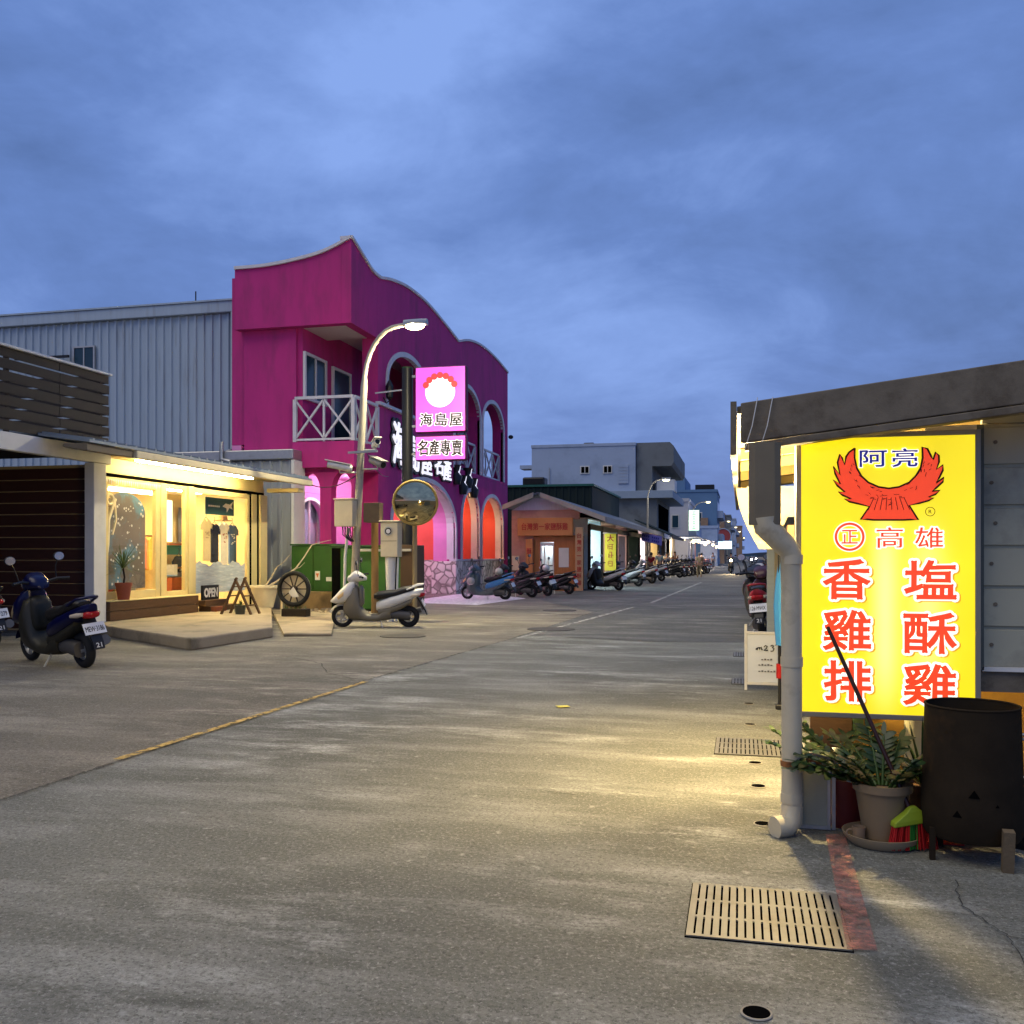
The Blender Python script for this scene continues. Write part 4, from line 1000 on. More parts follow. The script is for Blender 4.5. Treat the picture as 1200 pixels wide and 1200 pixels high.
# ------------------------------------------------------------------ pink lightbox signs
M_pinkbox = emitter('pink_backlit', (0.84, 0.10, 0.66), 0.64); M_redlit = emitter('red_backlit', (.85, .05, .05), .55); M_whitelit = emitter('white_backlit', (1, .95, 1), .68)
M_inkbox = mat('sign_ink', (.02, .015, .01), .5, var=0)
PX0, PY0 = -8.45, 23.35
s = thing('sign_pole', 'black round pole carrying the two pink lightbox signs', 'pole', (PX0, PY0, 0))
b = MB(); b.cyl((PX0, PY0, 0), (PX0, PY0, 6.35), .145, n=16); b.build('shaft', M_black, s, smooth=40)
b = MB(); b.cyl((PX0, PY0, 6.351), (PX0, PY0, 6.38), .15, n=16); b.build('cap', M_grn2, s)
def lightbox(nm, label, x0, x1, z0, z1, y=23.2, d=.22):
    o = thing(nm, label, 'sign', ((x0 + x1) / 2, y, z0))
    B('frame', mat('plum_frame', (.07, .01, .05), .5), o, (x0, x1, y, y + d, z0, z1), bevel=.06)
    w = .035; bb = MB(); bb.box(x0 + w, x1 - w, y - .012, y - .002, z0 + w, z1 - w); bb.build('lit_face', M_pinkbox, o, bevel=.05)
    return o
x0, za = onY(486, 431, 23.2); x1, zb = onY(546.5, 506, 23.2); _, zc2 = onY(516, 510, 23.2); _, zd = onY(516, 540, 23.2)
o = lightbox('lightbox_sign', 'large pink lightbox sign with a rosette above three characters', x0, x1, zb, za + .02)
xc = (x0 + x1) / 2
# plain round rosette as a stand-in for the portrait on the sign
b = MB(); b.cyl((xc, 23.175, zb + 1.05), (xc, 23.186, zb + 1.05), .40, n=40); b.build('rosette', M_whitelit, o)
b = MB()
for i in range(7):
    a = math.pi * (0.14 + 0.72 * i / 6); b.cyl((xc + .42 * math.cos(a), 23.165, zb + 1.05 + .42 * math.sin(a)), (xc + .42 * math.cos(a), 23.172, zb + 1.05 + .42 * math.sin(a)), .085, n=18)
b.build('petals', M_redlit, o)
for i, ch in enumerate('海島屋'):
    px = (499.5, 517, 534)[i]; xx, zz = onY(px, 491.5, 23.18)
    text('outline', ch, M_whitelit, o, (xx, 23.186, zz), FACE_NY, .38, .36, .065, .004); text('character', ch, M_inkbox, o, (xx, 23.181, zz), FACE_NY, .34, .33, .032, .004)
o = lightbox('lightbox_sign', 'low pink lightbox sign with four characters below the larger one', x0, x1, zd, zc2)
for i, ch in enumerate('名產專賣'):
    px = (495.5, 509, 522, 535.5)[i]; xx, zz = onY(px, 524.5, 23.18)
    text('outline', ch, M_whitelit, o, (xx, 23.186, zz), FACE_NY, .32, .43, .055, .004); text('character', ch, M_inkbox, o, (xx, 23.181, zz), FACE_NY, .285, .40, .028, .004)
b = MB()
for z in (zb + .2, za - .2, zd + .2): b.bar((PX0, PY0, z), (x0 + .1, 23.32, z), .06)
b.bar((PX0 - .9, PY0 + .02, 5.75), (PX0 + .1, PY0 + .0, 5.82), .035)
b.build('arm', M_steel, bpy.data.objects['sign_pole'])

# ================================================================== SCOOTERS
def ell(x, z0, z1, hw, y0=0.0, n=14, p=2.6, tilt=0.0):
    zc, hz = (z0 + z1) / 2, (z1 - z0) / 2; ring = []
    for k in range(n):
        a = 2 * math.pi * k / n; ca, sa = math.cos(a), math.sin(a)
        yy = hw * math.copysign(abs(ca) ** (2 / p), ca); zz = hz * math.copysign(abs(sa) ** (2 / p), sa)
        ring.append((x + tilt * zz, y0 + yy, zc + zz))
    return ring
def make_scooter(label, body, inner=(.06, .055, .05), plate=None, tail=None, helmet=False, group='scooters parked along the street', detail=True, headlit=False):
    """local: +x forward, origin on the ground"""
    s = thing('scooter', label, 'scooter', (0, 0, 0), group)
    bname = 'body_' + '_'.join('%.2f' % c for c in body)
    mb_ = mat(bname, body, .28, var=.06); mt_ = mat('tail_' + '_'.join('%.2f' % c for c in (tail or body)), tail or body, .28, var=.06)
    mi = mat('inner_' + '_'.join('%.2f' % c for c in inner), inner, .5, var=.12)
    FA, RA, WR = .66, -.64, .215
    for nm, ax, w in (('front_wheel', FA, .045), ('rear_wheel', RA, .055)):
        b = MB(); b.torus((ax, 0, WR), WR - w, w, 'y', 26, 10); wh = b.build(nm, M_rubber, s, smooth=60)
        b = MB(); b.torus((ax, 0, WR), WR - w * 2 + .01, .018, 'y', 22, 6, 1.4)
        for i in range(5):
            a = 2 * math.pi * i / 5; b.bar((ax, 0, WR), (ax + (WR - w * 2) * math.cos(a), 0, WR + (WR - w * 2) * math.sin(a)), .03)
        b.cyl((ax, -.06, WR), (ax, .06, WR), .045); b.build('rim', M_steel, wh, smooth=40)
    b = MB()
    for sy in (-.07, .07): b.tube([(FA, sy, WR), (FA - .14, sy, .58)], .024, 8)
    b.build('fork', M_steel, s, smooth=50)
    # front fender
    b = MB(); rings = []
    for i in range(9):
        a = R(20 + 130 * i / 8); r_ = WR + .03
        x, z = FA + r_ * math.cos(a), WR + r_ * math.sin(a)
        rings.append([(x, -.075, z - .02), (x + .012 * math.cos(a), 0, z + .015), (x, .075, z - .02), (x * .995 + FA * .005, 0, z - .008)])
    b.loft(rings); b.build('front_fender', mb_, s, smooth=60)
    # nose cowl
    b = MB(); b.loft([ell(.88, .50, .545, .05), ell(.80, .48, .62, .13), ell(.70, .47, .735, .18), ell(.58, .50, .85, .205), ell(.47, .60, .93, .19), ell(.40, .72, .94, .13)])
    b.build('nose_cowl', mb_, s, smooth=60)
    b = MB()
    for sy in (-1, 1): b.loft([ell(.80, .545, .575, .02, sy * .09), ell(.70, .56, .66, .04, sy * .145), ell(.60, .64, .73, .02, sy * .185)])
    b.build('turn_signals', mat('amber_lens', (.6, .42, .2), .2, var=0), s, smooth=60)
    # leg shield, floor, under body
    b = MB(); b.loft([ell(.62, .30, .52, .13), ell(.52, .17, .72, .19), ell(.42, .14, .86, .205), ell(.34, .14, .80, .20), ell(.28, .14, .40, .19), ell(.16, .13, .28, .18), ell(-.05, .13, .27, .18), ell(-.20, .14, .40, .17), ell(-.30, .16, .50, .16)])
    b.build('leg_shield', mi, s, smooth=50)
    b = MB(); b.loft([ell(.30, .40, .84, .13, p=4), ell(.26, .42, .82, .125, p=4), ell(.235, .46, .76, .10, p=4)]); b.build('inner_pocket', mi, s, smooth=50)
    # rear body
    b = MB(); b.loft([ell(-.02, .34, .50, .12), ell(-.12, .33, .56, .165), ell(-.30, .38, .63, .19), ell(-.50, .46, .68, .185), ell(-.68, .54, .735, .155), ell(-.84, .62, .77, .11), ell(-.95, .69, .78, .05)])
    b.build('rear_body', mt_, s, smooth=60)
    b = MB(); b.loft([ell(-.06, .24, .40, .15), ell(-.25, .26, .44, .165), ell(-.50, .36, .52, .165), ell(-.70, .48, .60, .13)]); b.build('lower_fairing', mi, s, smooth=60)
    # seat
    b = MB(); b.loft([ell(.03, .57, .66, .08), ell(-.05, .54, .71, .13), ell(-.22, .575, .735, .15), ell(-.40, .62, .745, .15), ell(-.52, .655, .80, .14), ell(-.68, .70, .825, .125), ell(-.76, .74, .80, .08)])
    b.build('seat', mat('seat_vinyl', (.014, .013, .013), .45, var=.2), s, smooth=60)
    b = MB(); b.tube([(-.62, .14, .76), (-.82, .13, .84), (-.93, .07, .855), (-.93, -.07, .855), (-.82, -.13, .84), (-.62, -.14, .76)], .016, 8); b.build('grab_rail', mt_ if detail else M_steel, s, smooth=60)
    # engine, exhaust
    b = MB(); b.loft([ell(-.20, .17, .33, .10, .02), ell(-.45, .17, .36, .11, .03), ell(-.68, .14, .32, .08, .06)]); b.build('engine', mat('engine_grey', (.09, .085, .08), .5, metal=.4, var=.3), s, smooth=50)
    b = MB(); b.tube([(-.25, -.12, .19), (-.48, -.15, .22), (-.55, -.15, .24), (-.88, -.15, .33)], [.025, .03, .058, .062], 12); b.build('exhaust', mat('exhaust_grey', (.12, .115, .11), .4, metal=.6, var=.3), s, smooth=50)
    b = MB(); b.loft([[(-.80, -.07, .60), (-.80, .07, .60), (-.84, .07, .60), (-.84, -.07, .60)], [(-.96, -.065, .34), (-.96, .065, .34), (-.985, .065, .34), (-.985, -.065, .34)], [(-1.0, -.06, .25), (-1.0, .06, .25), (-1.01, .06, .25), (-1.01, -.06, .25)]])
    b.build('rear_mudguard', M_black, s)
    b = MB(); b.loft([ell(-.86, .60, .70, .10), ell(-.93, .61, .695, .085), ell(-.965, .63, .68, .05)]); b.build('tail_light', M_red_l, s, smooth=60)
    b = MB()
    for sy in (-1, 1): b.loft([ell(-.70, .62, .66, .02, sy * .145), ell(-.80, .62, .68, .03, sy * .12), ell(-.88, .64, .68, .02, sy * .10)])
    b.build('rear_signals', mat('pale_lens', (.5, .42, .32), .2, var=0), s, smooth=60)
    # licence plate
    b = MB(); b.obox((-.935, 0, .49), (.008, .26, .14), (0, R(25), 0)); pl = b.build('licence_plate', M_plate, s)
    if plate:
        q = text('plate_characters', plate, M_black, pl, (0, 0, 0), (0, 0, 0), .225, .065, .012, .003)
        q.rotation_euler = (R(65), 0, R(-90)); q.location = (-.9408, 0, .487)
        b = MB(); b.obox((-.995, 0, .30), (.006, .13, .09), (0, R(15), 0)); p2 = b.build('tag_plate', M_black, s)
        q = text('tag_characters', '21', M_white, p2, (0, 0, 0), (0, 0, 0), .07, .055, .02, .003); q.rotation_euler = (R(75), 0, R(-90)); q.location = (-.9995, 0, .30)
    # handlebar and headlight
    b = MB(); b.loft([ell(.53, .90, 1.0, .07), ell(.46, .89, 1.08, .125), ell(.37, .90, 1.13, .14), ell(.26, .92, 1.06, .12), ell(.18, .93, 1.0, .07)]); b.build('handlebar_cowl', mb_, s, smooth=60)
    b = MB(); b.loft([ell(.55, .92, .99, .055), ell(.52, .905, 1.03, .105), ell(.47, .905, 1.04, .118)])
    b.build('headlight', emitter('headlight_on', (1, .72, .35), 60) if headlit else mat('headlight_glass', (.45, .45, .45), .08, var=0), s, smooth=60)
    for sy in (-1, 1):
        b = MB(); b.tube([(.30, sy * .10, 1.0), (.25, sy * .22, 1.03), (.20, sy * .35, 1.02)], [.02, .018, .021], 8); b.build('handlebar', M_black, s, smooth=60)
        b = MB(); b.tube([(.30, sy * .23, 1.04), (.33, sy * .25, 1.18), (.33, sy * .28, 1.25)], .008, 6); mr = b.build('mirror', M_black, s, smooth=60)
        b = MB(); b.ball((.33, sy * .30, 1.30), .055, .35, 1.25, 1.0, 14); b.build('mirror_shell', M_black, mr, smooth=60)
        b = MB(); b.lathe([(.001, 0), (.05, 0), (.05, .004), (.001, .004)], n=16); bmesh.ops.transform(b.bm, matrix=Matrix.Translation((.309, sy * .30, 1.30)) @ Matrix.Rotation(R(-90), 4, 'Y') @ Matrix.Diagonal((1, 1.2, 1, 1)), verts=b.bm.verts); b.build('mirror_glass', M_chrome, mr)
    b = MB(); b.tube([(-.10, .12, .16), (-.16, .26, .015)], .013, 6); b.bar((-.16, .24, .012), (-.16, .30, .012), .03); b.build('side_stand', M_steel, s)
    if helmet:
        pass
    return s
def put(o, x, y, ang, lean=-6, scale=1.0):
    o.location = (x, y, 0); o.rotation_euler = (R(lean), 0, R(ang)); o.scale = (scale,) * 3; return o
def again(src, label):
    c = copy_tree(src); c['label'] = label; return c
WHT, BLK = (.62, .60, .55), (.016, .016, .018)
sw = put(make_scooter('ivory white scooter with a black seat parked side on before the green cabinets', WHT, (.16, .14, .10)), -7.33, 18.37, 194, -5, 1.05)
sb = put(make_scooter('dark blue scooter seen from behind parked before the wooden porch, its plate ending 3186', (.002, .003, .035), (.022, .02, .013), plate='MEW·3186'), -9.08, 11.14, 156, -6, 1.12)
sl = put(make_scooter('black scooter cut off by the left edge, a red light above its plate', (.02, .02, .022), (.02, .02, .02), plate='MDK·279'), -12.38, 13.25, 152, -6, 1.15)
st = put(make_scooter('grey blue scooter with bright blue tail panels beside the stone plinth', (.06, .10, .13), (.09, .11, .11), tail=(.05, .20, .42)), -8.27, 30.6, 172, -6, 1.05)
sk = put(make_scooter('black scooter next to the grey blue one, in front of the peach wall', BLK, (.018, .018, .018)), -7.75, 32.5, 166, -7, 1.05)
put(again(sk, 'black scooter in the middle of the group before the wooden shopfront'), -7.35, 33.9, 147, -9, 1.10)
put(again(sk, 'black scooter nearest the wooden door of the orange shopfront'), -6.95, 35.6, 163, -5, 1.03)
s2 = put(make_scooter('silver white scooter with black seat right of the vertical timber sign', (.5, .5, .5), (.02, .02, .02)), -5.55, 39.8, 150, -6, 1.1)
s3 = put(make_scooter('dark scooter with pale rear parked below the yellow sign', BLK, (.03, .03, .03), tail=(.35, .36, .38)), -5.35, 45.0, 160, -6, 1.1)
put(again(s3, 'dark scooter with pale rear further along, before the red panel shop'), -5.1, 49.5, 158, -6, 1.1)
put(again(s2, 'silver white scooter beside the person in red'), -5.0, 54.0, 160, -6, 1.12)
for i in range(8):
    lab = ['black scooter at the near end of the far row under the purple banner', 'second black scooter in the far parked row', 'third black scooter in the far parked row', 'fourth black scooter in the far parked row',
           'fifth black scooter in the far parked row', 'sixth black scooter in the far parked row', 'seventh black scooter in the far parked row', 'black scooter at the far end of the far row, by the walker'][i]
    put(again(sk, lab), -4.55 + i * .18, 62.6 + i * 2.0, 168 + (i % 3) * 9, -6, 1.1)
# right side of the street
sr = put(make_scooter('red and black scooter with a luggage rack seen from behind past the menu board', (.05, .015, .02), (.02, .02, .02), plate='126·MWX', tail=(.30, .02, .03)), .47, 18.3, 84, -6, 1.15)
put(again(sk, 'black scooter just beyond the red one at the right kerb'), .42, 20.8, 98, -6, 1.1)
put(again(s3, 'dark scooter with pale rear at the right kerb, third from the menu board'), .50, 23.2, 92, -6, 1.1)
put(again(sk, 'black scooter fourth from the menu board at the right kerb'), .58, 26.4, 96, -6, 1.1)
put(again(s2, 'silver white scooter at the right kerb behind the black ones'), .68, 30.0, 90, -6, 1.1)
put(again(sk, 'black scooter sixth from the menu board at the right kerb'), .80, 35, 96, -6, 1.1)
put(again(s3, 'dark scooter with pale rear far along the right kerb'), .95, 42, 90, -6, 1.1)
put(again(sk, 'black scooter furthest along the right kerb'), 1.2, 51, 94, -6, 1.1)
sm = put(make_scooter('oncoming scooter with its headlight switched on in the street', (.02, .02, .02), (.02, .02, .02), headlit=True, group='scooters riding in the street'), -.75, 77.0, -88, 0, 1.1)
lamp('SPOT', (-.75, 76.25, 1.05), 500, (1, .74, .38), .08, (R(78), 0, 0 + R(180)), 70)
for nm, lab, p, c in (('helmet', 'pale grey helmet hung on the grey blue scooter leg shield', (-8.72, 30.25, .62), (.35, .34, .30)), ('helmet', 'cream helmet on the seat of the grey blue scooter', (-7.85, 30.6, .93), (.5, .47, .36)), ('helmet', 'white helmet on the black scooter nearest the wooden door', (-7.1, 34.8, 1.0), (.55, .55, .52))):
    b = MB(); b.ball(p, .14, 1, 1, .95, 18); h_ = b.build(nm, mat('helmet_%.2f' % c[0], c, .25, var=.05), None, smooth=60); tag(h_, lab, 'helmet', 'helmets on the scooters')

# ================================================================== PEOPLE
def skin_mesh(name, joints, edges, m, parent, sub=2):
    me = bpy.data.meshes.new(name); me.from_pydata([j[0] for j in joints], edges, [])
    o = bpy.data.objects.new(name, me); COL.objects.link(o)
    sk_ = o.modifiers.new('skin', 'SKIN'); o.modifiers.new('sub', 'SUBSURF').levels = sub
    for i, j in enumerate(joints):
        r = j[1]; me.skin_vertices[0].data[i].radius = r if isinstance(r, tuple) else (r, r)
    me.skin_vertices[0].data[0].use_root = True
    dg = bpy.context.evaluated_depsgraph_get(); me2 = bpy.data.meshes.new_from_object(o.evaluated_get(dg))
    bpy.data.objects.remove(o); bpy.data.meshes.remove(me)
    me2.name = name; me2.materials.clear(); me2.materials.append(m); me2.shade_smooth()
    q = bpy.data.objects.new(name, me2); COL.objects.link(q); q.parent = parent; return q
def person(label, x, y, ang, H=1.66, shirt=(.4, .4, .4), legs=(.05, .05, .06), hair=(.012, .01, .01), pose='stand', long_legs=True, group=None, skirt=False, z0=0.0):
    s = thing('person', label, 'person', (x, y, z0), group, R(ang)); k = H / 1.7
    st = {'stand': .03, 'walk': .20, 'sit': .0}[pose]
    sit = pose == 'sit'
    hz = .90 if not sit else .52
    def V(a, b_, c): return Vector((a * k, b_ * k, c * k))
    hip = V(0, 0, hz)
    if sit:
        kn = [V(.42, .10, .52), V(.42, -.10, .52)]; an = [V(.40, .10, .09), V(.40, -.10, .09)]; ft = [V(.54, .10, .04), V(.54, -.10, .04)]
    else:
        kn = [V(st * .9 + .02, .09, .49), V(-st * .2 + .02, -.09, .49)]; an = [V(st, .09, .08), V(-st * 1.2, -.09, .10 + st * .3)]; ft = [V(st + .14, .10, .03), V(-st * 1.2 + .13, -.10, .03 + st * .1)]
    zt = hz - .90
    hands = [V(-st * .8 + .10, .24, .80 + zt), V(st * .9 + .10, -.24, .82 + zt)] if not sit else [V(.40, .16, .98), V(.40, -.16, .98)]
    elb = [V(-st * .5 - .02, .24, 1.06 + zt), V(st * .5 - .02, -.24, 1.06 + zt)] if not sit else [V(.10, .24, .86), V(.10, -.24, .86)]
    sh = [V(0, .18, 1.38 + zt), V(0, -.18, 1.38 + zt)]
    J = [(hip, (.13 * k, .10 * k)), (V(0, 0, 1.12 + zt), (.125 * k, .095 * k)), (V(0, 0, 1.34 + zt), (.13 * k, .10 * k)), (V(0, 0, 1.47 + zt), .052 * k), (V(.015, 0, 1.55 + zt), (.075 * k, .085 * k)), (V(.02, 0, 1.64 + zt), (.075 * k, .09 * k))]
    Ed = [(0, 1), (1, 2), (2, 3), (3, 4), (4, 5)]
    for i in range(2):
        n = len(J); sg = 1 if i == 0 else -1
        J += [(sh[i], .055 * k), (elb[i], .042 * k), (hands[i], .032 * k)]; Ed += [(2, n), (n, n + 1), (n + 1, n + 2)]
        n = len(J); J += [(hip + V(0, sg * .09, -.06), .085 * k), (kn[i], .06 * k), (an[i], .042 * k), (ft[i], .038 * k)]; Ed += [(0, n), (n, n + 1), (n + 1, n + 2), (n + 2, n + 3)]
        for f in range(4):
            n2 = len(J); base = hands[i]; d = V(.03, sg * (.012 - .012 * f), -.07 + .006 * abs(f - 1)); J.append((base + d, .012 * k)); Ed.append((n - 1, n2))
        n2 = len(J); J.append((hands[i] + V(.05, -sg * .01, -.02), .012 * k)); Ed.append((n - 1, n2))
    skin_mesh('body', J, Ed, M_skin, s)
    ms = mat('shirt_%.2f_%.2f_%.2f' % shirt, shirt, .85, var=.15); ml = mat('trousers_%.2f_%.2f_%.2f' % legs, legs, .85, var=.15)
    JS = [(V(0, 0, .97 + zt), (.15 * k, .125 * k)), (V(0, 0, 1.15 + zt), (.14 * k, .115 * k)), (V(0, 0, 1.36 + zt), (.145 * k, .115 * k)), (V(0, 0, 1.44 + zt), .07 * k)]
    ES = [(0, 1), (1, 2), (2, 3)]
    for i in range(2):
        n = len(JS); JS += [(sh[i], .075 * k), (sh[i].lerp(elb[i], .75), .066 * k)]; ES += [(2, n), (n, n + 1)]
    skin_mesh('shirt', JS, ES, ms, s)
    JT = [(hip + V(0, 0, .06), (.15 * k, .12 * k))]; ET = []
    for i in range(2):
        sg = 1 if i == 0 else -1; n = len(JT); e_ = an[i] if long_legs else kn[i]
        JT += [(hip + V(0, sg * .09, -.06), .10 * k), (kn[i], .078 * k if long_legs else .085 * k)]; ET += [(0, n), (n, n + 1)]
        if long_legs: JT.append((an[i], .06 * k)); ET.append((n + 1, n + 2))
    skin_mesh('trousers', JT, ET, ml, s)
    b = MB(); b.ball(V(-.005, 0, 1.635 + zt), .098 * k, 1.05, .92, 1.05, 14)
    for v in b.bm.verts:
        if v.co.x > .055 * k and v.co.z < (1.665 + zt) * k: v.co.x = .055 * k
    b.build('hair', mat('hair_%.3f' % hair[0], hair, .6, var=.2), s, smooth=60, world=False)
    b = MB()
    for sg in (-1, 1): b.ball(V(.092, sg * .032, 1.615 + zt), .011 * k, seg=8); 
    b.build('eyes', M_black, s, world=False)
    b = MB(); b.ball(V(.103, 0, 1.585 + zt), .013 * k, 1, .9, 1.3, 8); b.build('nose', M_skin, s, world=False)
    return s
person('person in a red top and beige shorts standing by the purple banner', -5.45, 59.8, 60, 1.62, (.35, .02, .03), (.06, .02, .03), long_legs=False)
person('person in a grey green top and black shorts seen from behind by the lit stall', -5.15, 62.0, 95, 1.72, (.22, .26, .24), (.015, .015, .018), long_legs=False)
person('person in white sitting behind the row of black scooters', -5.3, 70.5, -60, 1.66, (.55, .55, .52), (.05, .05, .06), pose='sit', z0=.35)
person('dark haired person in an orange brown top behind the row of black scooters', -5.0, 75.0, -70, 1.72, (.30, .13, .06), (.05, .05, .06))
person('person in tan clothes walking away at the end of the scooter row', -2.62, 62.8, 100, 1.62, (.34, .27, .16), (.26, .21, .12), hair=(.25, .24, .23), pose='walk')
person('rider in dark clothes on the oncoming scooter', -.75, 77.35, -88, 1.7, (.06, .06, .08), (.04, .04, .05), pose='sit', z0=.30)
person('far person in white standing before the bright shops', -3.6, 92, 80, 1.65, (.6, .58, .55), (.5, .48, .45))
person('far person in pink standing before the bright shops', -3.9, 98, 40, 1.6, (.55, .18, .2), (.1, .1, .12))
person('far person in pale blue standing nearest the oncoming scooter', -2.9, 104, -60, 1.7, (.3, .4, .55), (.1, .1, .12))

# ================================================================== SHOP ROW ON THE LEFT
M_peach = mat('peach_wall', (.42, .24, .19), .8, var=.15, dirt=(.3, .16, .12))
M_teal = mat('dark_green_sheet', (.006, .016, .016), .8, var=.25, stretch=(6, 1, .4))
M_wall_w = mat('bluewhite_render', (.31, .38, .50), .75, var=.12, scale=.6, dirt=(.20, .25, .33), dscale=.5, dmin=.5, dmax=.8)
M_wall_g = mat('grey_render', (.15, .165, .17), .8, var=.25, scale=.7, dirt=(.07, .075, .075), dscale=.5, dmin=.5, dmax=.75)
M_lit_w = emitter('white_tube', (.90, .97, 1.0), 7)
M_lit_y = emitter('yellow_tube', (1.0, .78, .42), 7)
M_signred = mat('sign_red', (.33, .03, .02), .6, var=.1)
t = thing('timber_shopfront', 'orange timber shopfront facing the viewer beside the pink building, under a low gable', 'shop', (-8, 40, 0)); TF = t
YW = 38.5
B('wall', M_peach, t, (-9.32, -8.37, YW, YW + .15, 0, 2.95))
B('upper_wall', M_peach, t, (-9.32, -6.45, YW + .01, YW + .15, 2.96, 3.35))
b = MB(); b.prism([(-9.30, 3.36), (-6.6, 3.36), (-7.9, 3.86), (-8.4, 3.86)], 'y', YW + .02, YW + .12); b.build('gable', mat('pale_gable_sheet', (.42, .46, .55), .6, var=.25, scale=4, stretch=(6, 1, .6)), t)
B('timber_wall', M_wood_or, t, (-8.365, -8.09, YW - .06, YW + .12, 0, 2.3)); B('timber_wall', M_wood_or, t, (-7.50, -6.70, YW - .06, YW + .12, 0, 2.3)); B('timber_wall', M_wood_or, t, (-8.085, -7.505, YW - .06, YW + .12, 2.02, 2.3))
B('timber_wall', M_wood_or, t, (-6.695, -6.60, YW - .06, 40.6, 0, 2.3))
B('door', mat('bright_door_room', (.65, .72, .75), .6, var=.1), t, (-8.36, -7.2, YW + .9, YW + .92, 0, 2.3))
d_ = B('door_frame', M_white, t, (-8.085, -8.03, YW - .05, YW + .02, 0, 2.01), (-8.025, -7.565, YW - .05, YW + .02, 1.86, 2.01), (-7.56, -7.51, YW - .05, YW + .02, 0, 2.01), (-7.93, -7.89, YW - .045, YW + .02, 0, 1.855))
B('glazing', M_glass, d_, (-8.025, -7.565, YW - .02, YW - .01, 0, 1.85))
B('paper_notice', mat('notice_paper', (.55, .55, .5), .7, var=.12), t, (-7.30, -6.88, YW - .075, YW - .0605, 0.98, 1.78), bevel=.005)
lamp('POINT', (-7.75, YW + .5, 1.95), 30, (.8, .93, 1.0), .1)
s = thing('shop_sign', 'wide faded orange timber board with red characters above the timber door', 'sign', (-7.95, YW - .2, 2.3))
B('board', mat('orange_board', (.46, .19, .06), .6, var=.2, scale=2), s, (-9.0, -6.68, YW - .30, YW - .08, 2.28, 3.02), bevel=.015)
text('lettering', '台灣第一家鹽酥雞', M_signred, s, (-7.85, YW - .302, 2.66), FACE_NY, 1.95, .30, .02)
s = thing('post_sign', 'short orange timber post sign left of the shopfront door', 'sign', (-8.5, YW - .3, 0))
B('board', mat('orange_board', (.4, .2, .1)), s, (-8.66, -8.37, YW - .24, YW - .17, .3, 2.15), bevel=.01)
text('lettering', '酥', M_signred, s, (-8.515, YW - .242, 1.65), FACE_NY, .2, .25, .02)
tag(B('notice_board', M_cream, None, (-9.28, -8.98, YW - .08, YW - .005, .85, 1.45)), 'cream board fixed to the peach wall above the black scooters', 'board')
s = thing('vertical_sign', 'tall narrow timber sign with red characters standing at the shopfront corner', 'sign', (-6.42, YW - .2, 0))
B('board', mat('tan_board', (.42, .27, .14), .6, var=.15), s, (-6.58, -6.26, YW - .25, YW - .13, .02, 2.62), bevel=.01)
for i, ch in enumerate('台灣第一家鹽酥雞'): text('character', ch, M_signred, s, (-6.42, YW - .252, 2.28 - i * .275), FACE_NY, .19, .21 if ch != '一' else .035, .02)
# long low roof over the row
t = thing('low_gable_roof', 'long low metal roof with pale rafters covering the row of open shops', 'roof', (-7, 50, 3))
b = MB(); b.prism([(-5.35, 2.92), (-8.15, 4.0), (-8.15, 4.08), (-5.35, 3.0)], 'y', 38.2, 66); b.prism([(-8.16, 4.0), (-9.6, 3.45), (-9.6, 3.53), (-8.16, 4.08)], 'y', 38.2, 66); b.build('sheet', mat('grey_roof_sheet', (.10, .115, .14), .5, var=.25, stretch=(1, 5, 1)), t)
b = MB(); b.prism([(-5.32, 2.84), (-8.0, 3.86), (-8.0, 4.06), (-5.32, 3.04)], 'y', 38.0, 38.19); b.prism([(-8.3, 3.86), (-9.6, 3.36), (-9.6, 3.56), (-8.3, 4.06)], 'y', 38.0, 38.19); b.build('barge_board', mat('tan_barge', (.33, .30, .26), .6, var=.25), t)
B('eave_fascia', mat('tan_barge', (.3, .3, .3)), t, (-5.36, -5.29, 38.2, 66, 2.80, 3.05), bevel=.01)
